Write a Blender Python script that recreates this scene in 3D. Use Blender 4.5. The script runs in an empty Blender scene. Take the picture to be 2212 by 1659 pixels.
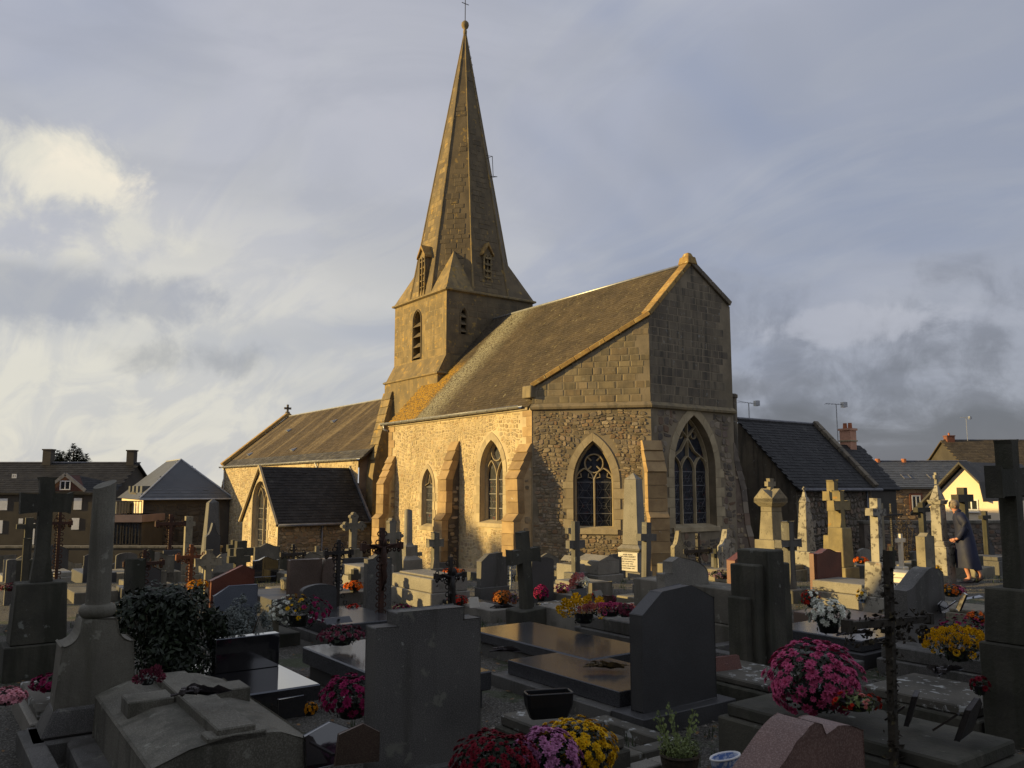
import bpy, bmesh, math, random
from mathutils import Vector, Matrix, noise as mnoise
from mathutils.geometry import tessellate_polygon
random.seed(7)
R = math.radians
SC = bpy.context.scene
COL = SC.collection

# ------------------------------------------------------------------ camera
FPX, CX, CY = 1790.0, 1106.0, 829.5          # focal length / centre in photo units (2212 wide)
CZ = 2.7
TH = math.atan(222/1790.0)
cam = bpy.data.cameras.new('camera'); camo = bpy.data.objects.new('camera', cam); COL.objects.link(camo)
camo.location = (0, 0, CZ); camo.rotation_euler = (R(90)+TH, 0, 0)
cam.sensor_width = 36; cam.lens = 36*FPX/2212.0; cam.clip_start = .05; cam.clip_end = 6000
SC.camera = camo

# ------------------------------------------------------------------ light
SUN_AZ, SUN_EL = 265.0, 10.5                 # degrees, clockwise from +Y
sun = bpy.data.lights.new('sun', 'SUN'); suno = bpy.data.objects.new('sun', sun); COL.objects.link(suno)
sdir = Vector((math.sin(R(SUN_AZ))*math.cos(R(SUN_EL)), math.cos(R(SUN_AZ))*math.cos(R(SUN_EL)), math.sin(R(SUN_EL))))
suno.rotation_euler = sdir.to_track_quat('Z', 'Y').to_euler()
suno.location = (-40, 0, 40)
sun.energy = 5.0; sun.angle = R(.6); sun.color = (1.0, .715, .285)

SC.view_settings.view_transform = 'Standard'; SC.view_settings.look = 'None'
SC.view_settings.gamma = 1; SC.view_settings.use_curve_mapping = False
SC.view_settings.exposure = 0.38

class NT:
    """tiny node-graph helper"""
    def __init__(s, tree): s.t = tree; s.n = tree.nodes; s.l = tree.links
    def new(s, kind, **kw):
        n = s.n.new(kind)
        for k, v in kw.items():
            if k == 'inp':
                for i, x in v.items():
                    if hasattr(x, 'links') or isinstance(x, bpy.types.NodeSocket): s.l.new(x, n.inputs[i])
                    else: n.inputs[i].default_value = x
            else: setattr(n, k, v)
        return n
    def math(s, op, a, b=0.0, c=0.0, clamp=False):
        return s.new('ShaderNodeMath', operation=op, use_clamp=clamp, inp={0: a, 1: b, 2: c}).outputs[0]
    def mix(s, f, a, b, blend='MIX'):
        n = s.new('ShaderNodeMix', data_type='RGBA', blend_type=blend)
        for i, x in ((0, f), (6, a), (7, b)):
            if isinstance(x, bpy.types.NodeSocket): s.l.new(x, n.inputs[i])
            elif i == 0: n.inputs[0].default_value = x
            else: n.inputs[i].default_value = tuple(x)+((1,) if len(x) == 3 else ())
        return n.outputs[2]
    def noise(s, vec, scale, detail=4, rough=.55, dist=0.0):
        n = s.new('ShaderNodeTexNoise', inp={'Scale': scale, 'Detail': detail, 'Roughness': rough, 'Distortion': dist})
        if vec is not None: s.l.new(vec, n.inputs['Vector'])
        return n.outputs[0]
    def ramp(s, f, a, b):
        n = s.new('ShaderNodeMapRange', interpolation_type='SMOOTHSTEP', inp={0: f, 1: a, 2: b})
        return n.outputs[0]
    def vmath(s, op, a, b=None, **kw):
        n = s.new('ShaderNodeVectorMath', operation=op)
        for i, x in ((0, a), (1, b)):
            if x is None: continue
            if isinstance(x, bpy.types.NodeSocket): s.l.new(x, n.inputs[i])
            else: n.inputs[i].default_value = x
        return n

# ------------------------------------------------------------------ world: sky with broken cloud
W = bpy.data.worlds.new('World'); SC.world = W; W.use_nodes = True
w = NT(W.node_tree); w.n.clear()
sky = w.new('ShaderNodeTexSky', sky_type='NISHITA', sun_disc=False, sun_elevation=R(SUN_EL), sun_rotation=R(SUN_AZ))
tc = w.new('ShaderNodeTexCoord').outputs['Generated']
sep = w.new('ShaderNodeSeparateXYZ', inp={0: tc})
dx, dy, dz = sep.outputs
zc = w.math('MAXIMUM', w.math('ADD', dz, .30), .05)
pl = w.new('ShaderNodeCombineXYZ', inp={0: w.math('DIVIDE', w.math('ADD', dx, w.math('MULTIPLY', dz, .5)), zc), 1: w.math('DIVIDE', w.math('MULTIPLY', dy, 1.3), zc), 2: 0.0}).outputs[0]
big = w.noise(pl, .9, 4, .45, .5)
fine = w.noise(pl, 2.6, 7, .52, .9)
puffy = w.noise(tc, 15.0, 9, .6, .3)
def blob(az, el, sx, sz, rag=.9, lo=.32, hi=.72):
    """soft patch of cloud round one direction of the sky, ragged by noise"""
    ca = Vector((math.sin(R(az)), math.cos(R(az)), 0))
    along = w.vmath('DOT_PRODUCT', tc, (math.cos(R(az)), -math.sin(R(az)), 0)).outputs['Value']
    a = w.math('DIVIDE', along, math.sin(R(sx)))
    e = w.math('DIVIDE', w.math('SUBTRACT', dz, math.sin(R(el))), math.sin(R(sz)))
    front = w.math('GREATER_THAN', w.vmath('DOT_PRODUCT', tc, ca).outputs['Value'], 0.0)
    r2 = w.math('ADD', w.math('MULTIPLY', a, a), w.math('MULTIPLY', e, e))
    g = w.math('EXPONENT', w.math('MULTIPLY', r2, -1.0))
    g = w.math('ADD', g, w.math('MULTIPLY', w.math('MULTIPLY', w.math('SUBTRACT', puffy, .5), rag), w.math('MINIMUM', w.math('MULTIPLY', g, 3.0), 1.0)))
    return w.math('MULTIPLY', w.ramp(g, lo, hi), front)
SKY = {'grey': (2.65, 2.82, 3.35), 'pale': (3.95, 4.02, 4.5), 'blue': (2.15, 2.52, 3.5), 'dark': (1.08, 1.14, 1.36), 'cream': (7.6, 6.9, 5.6), 'low': (6.2, 5.95, 5.1), 'steel': (1.75, 1.86, 2.25)}
rot = w.new('ShaderNodeVectorRotate', rotation_type='Z_AXIS', inp={0: pl, 3: R(-38)}).outputs[0]
wisp = w.noise(w.vmath('MULTIPLY', rot, (3.2, 1.0, 1.0)).outputs[0], 1.5, 7, .58, 1.1)
col = w.mix(w.ramp(big, .34, .60), SKY['blue'], SKY['pale'])
col = w.mix(w.math('MULTIPLY', w.ramp(wisp, .44, .74), .38), col, (4.0, 4.12, 4.35))
col = w.mix(w.math('MULTIPLY', w.ramp(fine, .62, .34), .40), col, SKY['grey'])
# brighter towards the low sun, darker weather away from it
left = w.ramp(w.vmath('DOT_PRODUCT', tc, (-.84, .54, 0)).outputs['Value'], .28, .95)
lowb = w.ramp(dz, .46, .14)
body = w.mix(w.ramp(big, .25, .55), (4.6, 4.6, 4.55), SKY['low'])
body = w.mix(w.math('MULTIPLY', w.ramp(wisp, .58, .38), .55), body, (4.0, 4.1, 4.35))
col = w.mix(w.math('MULTIPLY', w.math('MULTIPLY', left, lowb), .85), col, body)
right = w.ramp(w.vmath('DOT_PRODUCT', tc, (.80, .60, 0)).outputs['Value'], .60, 1.0)
soft = w.math('ADD', w.math('ADD', dz, w.math('MULTIPLY', w.math('SUBTRACT', fine, .5), .20)), w.math('MULTIPLY', w.math('SUBTRACT', puffy, .5), .10))
col = w.mix(w.math('MULTIPLY', right, .55), col, SKY['grey'])
col = w.mix(w.math('MULTIPLY', w.math('MULTIPLY', w.ramp(right, .0, .7), w.ramp(soft, .26, .15)), .85), col, w.mix(w.ramp(puffy, .40, .62), SKY['steel'], SKY['grey']))
col = w.mix(w.math('MULTIPLY', w.math('MULTIPLY', w.ramp(right, .05, .6), w.ramp(soft, .16, .04)), .9), col, SKY['dark'])
col = w.mix(w.math('MULTIPLY', blob(-30.5, 19.5, 6.0, 2.7, 2.0, .30, .85), .9), col, w.mix(w.ramp(puffy, .40, .66), SKY['low'], SKY['cream']))
col = w.mix(w.math('MULTIPLY', blob(-34, 15.5, 11, 3.4, 1.6, .28, .8), .6), col, w.mix(w.ramp(puffy, .36, .62), SKY['pale'], SKY['low']))
col = w.mix(w.math('MULTIPLY', blob(-30, 11.5, 11, 2.2, 2.2, .25, .85), .62), col, SKY['grey'])
col = w.mix(w.math('MULTIPLY', blob(-21, 8.2, 7, 1.6, 2.6, .40, 1.25), .6), col, (2.5, 2.6, 2.85))
col = w.mix(w.math('MULTIPLY', blob(22.5, 10.2, 6.5, 1.3, 2.6, .34, .9), .45), col, SKY['pale'])
# haze at and below the horizon
col = w.mix(w.ramp(dz, .0, -.06), col, (.9, .92, .95))
col = w.mix(.94, sky.outputs[0], col)
bg = w.new('ShaderNodeBackground', inp={0: col, 1: .10})
out = w.new('ShaderNodeOutputWorld'); w.l.new(bg.outputs[0], out.inputs[0])

# ------------------------------------------------------------------ ground shape and photo-to-place helpers
GP = [(-80, .74), (12, .74), (17, .80), (21, .45), (26, .0), (36, -.5), (54, -1.3), (90, -2.4), (200, -6), (3000, -90)]
def ground(x, y):
    z = GP[-1][1]
    for (a, za), (b, zb) in zip(GP, GP[1:]):
        if y <= b:
            t = max(0, (y-a)/(b-a)); z = za+(zb-za)*t; break
    k = max(0, min(1, (y-17)/10))*max(0, min(1, (120-y)/40))
    return z+k*.02*max(-20, min(20, x-4))
CTH, STH = math.cos(TH), math.sin(TH)
def proj(x, y, z):
    z -= CZ; d = y*CTH+z*STH; u = z*CTH-y*STH
    return CX+FPX*x/d, CY-FPX*u/d
def ray(px, py):
    x = (px-CX)/FPX; y = (CY-py)/FPX
    return Vector((x, CTH-y*STH, STH+y*CTH))
def at_ground(px, py):
    d = ray(px, py); lo, hi = .5, 400
    for _ in range(60):
        m = (lo+hi)/2; p = d*m
        if CZ+p.z > ground(p.x, p.y): lo = m
        else: hi = m
    p = d*lo; return p.x, p.y, ground(p.x, p.y)
def at_depth(px, y):
    x = 0
    for _ in range(6):
        z = ground(x, y); x = (px-CX)/FPX*(y*CTH+(z-CZ)*STH)
    return x, y, ground(x, y)
def z_for(py, x, y):
    d = ray(CX, py); return CZ+d.z/d.y*y
def span(px0, px1, x, y, z, az=R(54)):
    """length along azimuth az from (x, y) that reaches column px1"""
    lo, hi = 0, 8
    for _ in range(40):
        m = (lo+hi)/2
        if proj(x+m*math.sin(az), y+m*math.cos(az), z)[0] < px1: lo = m
        else: hi = m
    return lo

# ------------------------------------------------------------------ mesh collecting
class MB:
    def __init__(s): s.v = []; s.f = []
    def add(s, vs, fs):
        o = len(s.v); s.v += [tuple(v) for v in vs]; s.f += [tuple(i+o for i in f) for f in fs]; return s
    def box(s, x0, x1, y0, y1, z0, z1):
        return s.add([(x0,y0,z0),(x1,y0,z0),(x1,y1,z0),(x0,y1,z0),(x0,y0,z1),(x1,y0,z1),(x1,y1,z1),(x0,y1,z1)],
                     [(0,3,2,1),(4,5,6,7),(0,1,5,4),(1,2,6,5),(2,3,7,6),(3,0,4,7)])
    def frustum(s, z0, z1, a0, b0, a1, b1, cx=0, cy=0):
        return s.add([(cx-a0,cy-b0,z0),(cx+a0,cy-b0,z0),(cx+a0,cy+b0,z0),(cx-a0,cy+b0,z0),
                      (cx-a1,cy-b1,z1),(cx+a1,cy-b1,z1),(cx+a1,cy+b1,z1),(cx-a1,cy+b1,z1)],
                     [(0,3,2,1),(4,5,6,7),(0,1,5,4),(1,2,6,5),(2,3,7,6),(3,0,4,7)])
    def prism(s, poly, fn, c0, c1):
        """poly of (a,b) extruded between depths c0 and c1; fn(a,b,c) -> point"""
        n = len(poly)
        tris = tessellate_polygon([[Vector((a, b, 0)) for a, b in poly]])
        vs = [fn(a, b, c0) for a, b in poly]+[fn(a, b, c1) for a, b in poly]
        fs = [t for t in tris]+[tuple(i+n for i in reversed(t)) for t in tris]
        fs += [(i, (i+1) % n, (i+1) % n+n, i+n) for i in range(n)]
        return s.add(vs, fs)
    def tube(s, pts, r, n=6, cap=True):
        pts = [Vector(p) for p in pts]; rr = r if isinstance(r, (list, tuple)) else [r]*len(pts)
        vs = []; 
        for i, p in enumerate(pts):
            d = (pts[min(i+1, len(pts)-1)]-pts[max(i-1, 0)])
            d = d.normalized() if d.length > 1e-9 else Vector((0, 0, 1))
            u = d.cross(Vector((0, 0, 1)));
            if u.length < .05: u = d.cross(Vector((1, 0, 0)))
            u.normalize(); q = d.cross(u)
            for k in range(n):
                a = 2*math.pi*k/n; vs.append(p+(u*math.cos(a)+q*math.sin(a))*rr[i])
        fs = [(i*n+k, i*n+(k+1) % n, (i+1)*n+(k+1) % n, (i+1)*n+k) for i in range(len(pts)-1) for k in range(n)]
        if cap: fs += [tuple(range(n)), tuple((len(pts)-1)*n+k for k in reversed(range(n)))]
        return s.add(vs, fs)
    def lathe(s, prof, n=20, cx=0, cy=0, tilt=0):
        vs = [(cx+r*math.cos(2*math.pi*k/n), cy+r*math.sin(2*math.pi*k/n), z) for r, z in prof for k in range(n)]
        fs = [(i*n+k, i*n+(k+1) % n, (i+1)*n+(k+1) % n, (i+1)*n+k) for i in range(len(prof)-1) for k in range(n)]
        fs += [tuple(reversed(range(n))), tuple((len(prof)-1)*n+k for k in range(n))]
        return s.add(vs, fs)
    def loft(s, rings, cap=True):
        n = len(rings[0]); vs = [p for r in rings for p in r]
        fs = [(i*n+k, i*n+(k+1) % n, (i+1)*n+(k+1) % n, (i+1)*n+k) for i in range(len(rings)-1) for k in range(n)]
        if cap: fs += [tuple(reversed(range(n))), tuple((len(rings)-1)*n+k for k in range(n))]
        return s.add(vs, fs)
    def bar(s, p, q, a, b, up=(0, 0, 1)):
        """rectangular bar from p to q, a wide, b high"""
        p, q = Vector(p), Vector(q); d = (q-p).normalized(); u = d.cross(Vector(up))
        if u.length < .05: u = d.cross(Vector((1, 0, 0)))
        u.normalize(); v = u.cross(d)
        vs = [e+u*sx*a/2+v*sy*b/2 for e in (p, q) for sx, sy in ((-1,-1),(1,-1),(1,1),(-1,1))]
        return s.add(vs, [(0,3,2,1),(4,5,6,7),(0,1,5,4),(1,2,6,5),(2,3,7,6),(3,0,4,7)])
    def warp(s, fn): s.v = [tuple(fn(Vector(v))) for v in s.v]; return s
    def mesh(s, name, mat, smooth=False, bevel=0, seg=1):
        me = bpy.data.meshes.new(name); me.from_pydata(s.v, [], s.f)
        bm = bmesh.new(); bm.from_mesh(me)
        if bevel:
            bmesh.ops.remove_doubles(bm, verts=bm.verts, dist=.0005)
            es = [e for e in bm.edges if len(e.link_faces) == 2 and e.calc_face_angle(0) > .5]
            bmesh.ops.bevel(bm, geom=es, offset=bevel, segments=seg, affect='EDGES', clamp_overlap=True)
        bmesh.ops.recalc_face_normals(bm, faces=bm.faces)
        bm.to_mesh(me); bm.free()
        if mat is not None: me.materials.append(mat)
        if smooth: me.polygons.foreach_set('use_smooth', [True]*len(me.polygons))
        return me
    def build(s, name, mat, parent=None, **kw):
        kind = kw.pop('kind', None)
        return link(name, s.mesh(name, mat, **kw), parent, kind)
def link(name, me, parent=None, kind=None, loc=None, rot=None, scale=None):
    o = bpy.data.objects.new(name, me); COL.objects.link(o)
    if parent is not None: o.parent = parent
    if kind: o['kind'] = kind
    if loc is not None: o.location = loc
    if rot is not None: o.rotation_euler = rot
    if scale is not None: o.scale = scale
    return o
def thing(name, label, cat, loc=(0, 0, 0), rz=0.0, group=None, rx=0.0, ry=0.0):
    o = bpy.data.objects.new(name, None); COL.objects.link(o); o.empty_display_size = .2
    o.location = loc; o.rotation_euler = (rx, ry, rz); o['label'] = label; o['category'] = cat
    if group: o['group'] = group
    return o
def tag(o, label, cat, group=None):
    o['label'] = label; o['category'] = cat
    if group: o['group'] = group
    return o
def copy_tree(o, parent=None):
    c = o.copy(); COL.objects.link(c); c.parent = parent
    for ch in o.children: copy_tree(ch, c)
    return c

# ------------------------------------------------------------------ materials
def mat(name, c, c2=None, scale=3.0, rough=.85, bump=.3, bscale=30.0, rnd=0.0, hue=0.0, speck=None, lich=None, lich2=None,
        streak=None, metal=0.0, spec=.5, patch=.5, coat=0.0, coords='Object', bdist=.01):
    m = bpy.data.materials.new(name); m.use_nodes = True; t = NT(m.node_tree); t.n.clear()
    info = t.new('ShaderNodeObjectInfo').outputs['Random']
    geo = t.new('ShaderNodeNewGeometry')
    co = t.new('ShaderNodeTexCoord').outputs[coords]
    off = t.new('ShaderNodeCombineXYZ', inp={0: t.math('MULTIPLY', info, 37.0), 1: t.math('MULTIPLY', info, 91.0), 2: t.math('MULTIPLY', info, 13.0)}).outputs[0]
    co = t.vmath('ADD', co, off).outputs[0]
    isl = t.math('FRACT', t.math('ADD', geo.outputs['Random Per Island'], t.math('MULTIPLY', info, 7.31)))
    c2 = c2 or tuple(x*.6 for x in c)
    n1 = t.noise(co, scale, 5, .6)
    col = t.mix(t.ramp(n1, .5-patch*.35, .5+patch*.35), c2, c)
    if rnd:
        col = t.mix(1.0, col, t.new('ShaderNodeCombineXYZ', inp={0: t.math('ADD', t.math('MULTIPLY', isl, rnd*2), 1-rnd),
            1: t.math('ADD', t.math('MULTIPLY', isl, rnd*2), 1-rnd), 2: t.math('ADD', t.math('MULTIPLY', isl, rnd*2), 1-rnd)}).outputs[0], 'MULTIPLY')
    if hue:
        isl2 = t.math('FRACT', t.math('MULTIPLY', isl, 17.7))
        col = t.mix(t.math('MULTIPLY', t.ramp(isl2, .55, .95), hue), col, (.30, .15, .07))
        isl3 = t.math('FRACT', t.math('MULTIPLY', isl, 41.3))
        col = t.mix(t.math('MULTIPLY', t.ramp(isl3, .6, 1.0), hue), col, (.16, .15, .15))
        isl4 = t.math('FRACT', t.math('MULTIPLY', isl, 71.9))
        col = t.mix(t.math('MULTIPLY', t.ramp(isl4, .7, 1.0), hue), col, (.55, .46, .33))
    if speck:
        sc, sscale, amt = speck
        s1 = t.noise(co, sscale, 2, .5)
        col = t.mix(t.math('MULTIPLY', t.ramp(s1, .50, .62), amt), col, sc)
        col = t.mix(t.math('MULTIPLY', t.ramp(s1, .48, .36), amt*.7), col, tuple(x*.35 for x in c))
    if streak:
        sc, amt = streak
        mp = t.vmath('MULTIPLY', co, (3.0, 3.0, .35)).outputs[0]
        s2 = t.noise(mp, 1.6, 5, .6)
        col = t.mix(t.math('MULTIPLY', t.ramp(s2, .47, .66), amt), col, sc)
    for L in (lich, lich2):
        if L:
            lc, lscale, lo, amt = L
            ln = t.noise(co, lscale, 6, .62)
            col = t.mix(t.math('MULTIPLY', t.ramp(ln, lo, lo+.07), amt), col, lc)
    b = t.new('ShaderNodeBsdfPrincipled'); t.l.new(col, b.inputs['Base Color'])
    b.inputs['Metallic'].default_value = metal
    b.inputs['Specular IOR Level'].default_value = spec
    if coat: b.inputs['Coat Weight'].default_value = coat; b.inputs['Coat Roughness'].default_value = .04
    rn = t.noise(co, scale*4, 3)
    t.l.new(t.math('ADD', t.math('MULTIPLY', rn, .18 if rough > .3 else .04), rough-.09 if rough > .3 else rough-.02, clamp=True), b.inputs['Roughness'])
    if bump:
        bn = t.new('ShaderNodeBump', inp={'Strength': bump, 'Distance': bdist, 'Height': t.noise(co, bscale, 5, .65)})
        t.l.new(bn.outputs[0], b.inputs['Normal'])
    o = t.new('ShaderNodeOutputMaterial'); t.l.new(b.outputs[0], o.inputs[0])
    m['nt'] = 1
    return m
OR = (.42, .20, .02)
WH = (.50, .49, .44)
mt = {}
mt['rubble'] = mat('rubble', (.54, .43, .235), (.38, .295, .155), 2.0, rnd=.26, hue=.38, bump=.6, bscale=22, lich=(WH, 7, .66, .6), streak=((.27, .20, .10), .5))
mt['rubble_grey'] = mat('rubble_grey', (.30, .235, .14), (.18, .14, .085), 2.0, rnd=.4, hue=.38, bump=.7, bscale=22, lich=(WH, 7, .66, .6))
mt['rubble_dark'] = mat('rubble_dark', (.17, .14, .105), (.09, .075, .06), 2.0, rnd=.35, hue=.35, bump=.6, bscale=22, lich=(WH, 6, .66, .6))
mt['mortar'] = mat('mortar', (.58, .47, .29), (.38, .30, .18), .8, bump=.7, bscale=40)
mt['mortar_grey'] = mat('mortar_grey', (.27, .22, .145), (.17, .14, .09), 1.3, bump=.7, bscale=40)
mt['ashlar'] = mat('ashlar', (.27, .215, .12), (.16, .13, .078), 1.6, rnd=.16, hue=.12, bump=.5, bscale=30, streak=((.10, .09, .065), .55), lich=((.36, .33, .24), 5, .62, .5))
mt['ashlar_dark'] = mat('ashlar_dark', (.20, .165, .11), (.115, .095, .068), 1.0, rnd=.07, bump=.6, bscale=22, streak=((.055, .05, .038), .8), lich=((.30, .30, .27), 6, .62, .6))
mt['quoin'] = mat('quoin', (.36, .25, .12), (.25, .165, .08), 2.2, rnd=.30, bump=.4, bscale=35, lich=(WH, 6, .66, .7), lich2=(OR, 3, .66, .6))
mt['dressed'] = mat('dressed', (.46, .38, .235), (.33, .265, .16), 2.0, rnd=.10, bump=.25, bscale=40, streak=((.22, .18, .12), .3))
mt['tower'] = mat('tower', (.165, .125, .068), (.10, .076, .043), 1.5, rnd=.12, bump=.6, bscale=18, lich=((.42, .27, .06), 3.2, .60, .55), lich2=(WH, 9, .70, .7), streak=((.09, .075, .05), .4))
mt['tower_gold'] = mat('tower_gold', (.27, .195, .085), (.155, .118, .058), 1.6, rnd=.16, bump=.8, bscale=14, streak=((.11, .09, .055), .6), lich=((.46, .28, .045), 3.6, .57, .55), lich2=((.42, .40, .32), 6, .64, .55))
mt['coping'] = mat('coping', (.38, .25, .075), (.26, .155, .05), 5, rnd=.2, bump=.6, bscale=30, lich=((.55, .48, .26), 7, .6, .7))
mt['slate_dark'] = mat('slate_dark', (.028, .027, .025), (.018, .017, .016), 1.2, rough=.62, rnd=.3, bump=.3, lich=((.12, .12, .10), 2.2, .62, .35), spec=.25)
mt['slate_old'] = mat('slate_old', (.085, .08, .07), (.05, .047, .042), 1.0, rough=.7, rnd=.28, bump=.4, lich=((.22, .19, .12), 5, .60, .6), spec=.3)
mt['zinc'] = mat('zinc', (.42, .43, .44), (.33, .34, .35), 4, rough=.45, metal=.6, bump=.05)
mt['lead'] = mat('lead', (.20, .20, .21), (.13, .13, .14), 4, rough=.55, metal=.4, bump=.1)
mt['granite'] = mat('granite', (.105, .10, .088), (.07, .067, .06), 2, rough=.7, speck=((.22, .21, .19), 150, .45), bump=.2, bscale=60, streak=((.038, .036, .026), .65), lich=((.20, .20, .155), 5, .60, .6), lich2=((.33, .34, .30), 16, .66, .7))
mt['granite_dark'] = mat('granite_dark', (.056, .055, .053), (.038, .037, .036), 2, rough=.5, speck=((.10, .10, .10), 160, .4), bump=.08, bscale=90)
mt['granite_pol'] = mat('granite_pol', (.055, .055, .057), (.04, .04, .043), 2, rough=.20, speck=((.12, .12, .12), 170, .5), bump=0, spec=.4, coat=.1)
mt['granite_light'] = mat('granite_light', (.25, .23, .185), (.17, .155, .125), 2, rough=.7, speck=((.38, .36, .31), 130, .4), lich=((.10, .095, .07), 6, .58, .5), bump=.12, bscale=80, streak=((.16, .15, .12), .35))
mt['granite_blue'] = mat('granite_blue', (.10, .115, .145), (.08, .092, .115), 2, rough=.35, speck=((.25, .27, .3), 170, .5), bump=.03, spec=.8)
mt['granite_pink'] = mat('granite_pink', (.19, .105, .08), (.13, .07, .055), 2, rough=.45, speck=((.30, .21, .17), 130, .55), bump=.08, bscale=90)
mt['granite_red'] = mat('granite_red', (.15, .042, .022), (.09, .026, .015), 2, rough=.4, speck=((.24, .10, .065), 120, .4), bump=.05, bscale=90)
mt['granite_brown'] = mat('granite_brown', (.15, .10, .075), (.10, .07, .052), 2, rough=.35, speck=((.22, .17, .13), 140, .5), bump=.04, bscale=90)
mt['black_pol'] = mat('black_pol', (.012, .012, .014), (.008, .008, .01), 2, rough=.05, bump=0, spec=1.0, coat=1.0)
mt['concrete'] = mat('concrete', (.20, .18, .14), (.12, .11, .085), 2.5, rough=.92, bump=.7, bscale=35, streak=((.075, .072, .05), .7), lich=((.36, .36, .30), 7, .63, .55))
mt['concrete_dark'] = mat('concrete_dark', (.085, .080, .058), (.042, .040, .030), 2.2, rough=.95, bump=.8, bscale=30, streak=((.035, .036, .022), .8), lich=((.32, .33, .28), 6, .65, .6))
mt['limestone'] = mat('limestone', (.27, .24, .165), (.17, .15, .105), 3, rough=.85, bump=.4, bscale=40, streak=((.17, .15, .11), .5), lich=((.09, .08, .06), 12, .56, .6))
mt['marble_mossy'] = mat('marble_mossy', (.36, .335, .27), (.22, .205, .165), 3, rough=.8, bump=.4, bscale=40, lich=((.07, .06, .05), 11, .53, .85), lich2=((.2, .08, .05), 5, .66, .5))
mt['lime_gold'] = mat('lime_gold', (.27, .22, .11), (.17, .14, .075), 3, rough=.9, bump=.5, bscale=40, lich=(OR, 4, .64, .5), streak=((.14, .12, .08), .4))
mt['white_panel'] = mat('white_panel', (.66, .62, .52), (.56, .52, .43), 3, rough=.6, bump=.1)
mt['slab_old'] = mat('slab_old', (.12, .11, .085), (.06, .056, .044), 2, rough=.9, bump=.7, bscale=30, lich=((.46, .47, .44), 9, .56, .85))
mt['iron_black'] = mat('iron_black', (.017, .016, .015), (.03, .022, .016), 6, rough=.55, bump=.5, bscale=40, spec=.4)
mt['iron_rust'] = mat('iron_rust', (.075, .030, .016), (.035, .017, .011), 9, rough=.85, bump=.6, bscale=50)
mt['iron_orange'] = mat('iron_orange', (.20, .065, .022), (.09, .032, .014), 9, rough=.85, bump=.6, bscale=50)
mt['iron_lichen'] = mat('iron_lichen', (.045, .036, .022), (.022, .018, .012), 7, rough=.9, bump=.9, bscale=35, lich=((.16, .13, .05), 8, .6, .6))
mt['iron_silver'] = mat('iron_silver', (.32, .35, .38), (.22, .24, .27), 6, rough=.5, metal=.5, bump=.3)
mt['soil'] = mat('soil', (.085, .076, .058), (.042, .038, .028), .9, rough=.95, bump=1.0, bscale=28, speck=((.26, .25, .22), 60, .5), lich=((.045, .06, .02), 1.4, .56, .7), coords='Object', bdist=.03)
mt['gravel'] = mat('gravel', (.17, .155, .125), (.08, .075, .06), 2, rough=.9, rnd=.5, bump=.2)
mt['glass_dark'] = mat('glass_dark', (.02, .022, .028), (.012, .012, .016), 5, rough=.12, bump=.25, bscale=9, spec=.8, hue=0)
mt['glass_win'] = mat('glass_win', (.03, .035, .04), (.015, .018, .02), 1, rough=.06, bump=0, spec=1.0)
mt['white_paint'] = mat('white_paint', (.72, .72, .70), (.62, .62, .60), 3, rough=.6, bump=.05)
mt['cream_render'] = mat('cream_render', (.84, .70, .50), (.78, .64, .45), .6, rough=.9, bump=.15, bscale=60)
mt['brick'] = mat('brick', (.22, .085, .05), (.14, .055, .035), 4, rough=.9, rnd=.25, bump=.3)
mt['pink_render'] = mat('pink_render', (.58, .31, .20), (.45, .24, .15), 2, rough=.9, bump=.2)
mt['leaf'] = mat('leaf', (.055, .085, .022), (.025, .045, .012), 3, rough=.6, rnd=.5, bump=0, spec=.3)
mt['leaf_dark'] = mat('leaf_dark', (.020, .032, .010), (.010, .016, .006), 3, rough=.55, rnd=.55, bump=0, spec=.4)
mt['leaf_grey'] = mat('leaf_grey', (.17, .19, .17), (.10, .115, .10), 3, rough=.85, rnd=.3, bump=0)
mt['leaf_bright'] = mat('leaf_bright', (.16, .20, .05), (.08, .11, .03), 3, rough=.6, rnd=.4, bump=0)
mt['bark'] = mat('bark', (.10, .075, .05), (.05, .038, .026), 6, bump=.8)
mt['terracotta'] = mat('terracotta', (.42, .15, .06), (.33, .11, .045), 5, rough=.8, bump=.1)
mt['plastic_black'] = mat('plastic_black', (.012, .012, .013), (.01, .01, .011), 5, rough=.35, bump=0)
mt['plastic_orange'] = mat('plastic_orange', (.55, .15, .03), (.5, .12, .03), 5, rough=.5, bump=0)
mt['plastic_red'] = mat('plastic_red', (.5, .03, .02), (.45, .02, .02), 5, rough=.4, bump=0)
mt['ceramic'] = mat('ceramic', (.50, .55, .62), (.12, .2, .42), 30, rough=.25, bump=0, patch=.2)
mt['bronze'] = mat('bronze', (.06, .05, .045), (.03, .026, .03), 8, rough=.4, metal=.5, bump=.5, bscale=40)
mt['bronze_gold'] = mat('bronze_gold', (.16, .11, .04), (.05, .035, .02), 12, rough=.45, metal=.4, bump=.5, bscale=40)
mt['basket'] = mat('basket', (.06, .042, .022), (.03, .022, .012), 14, rough=.9, bump=1.0, bscale=60)
mt['granite_warm'] = mat('granite_warm', (.15, .14, .105), (.095, .088, .066), 2, rough=.8, speck=((.26, .25, .2), 120, .4), bump=.45, bscale=35, streak=((.05, .048, .032), .7), lich=((.30, .30, .24), 6, .62, .6))
mt['granite_col'] = mat('granite_col', (.23, .215, .165), (.14, .13, .10), 2, rough=.8, speck=((.10, .095, .07), 90, .5), bump=.45, bscale=35, streak=((.08, .075, .05), .6), lich=((.36, .35, .28), 6, .62, .5))
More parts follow.
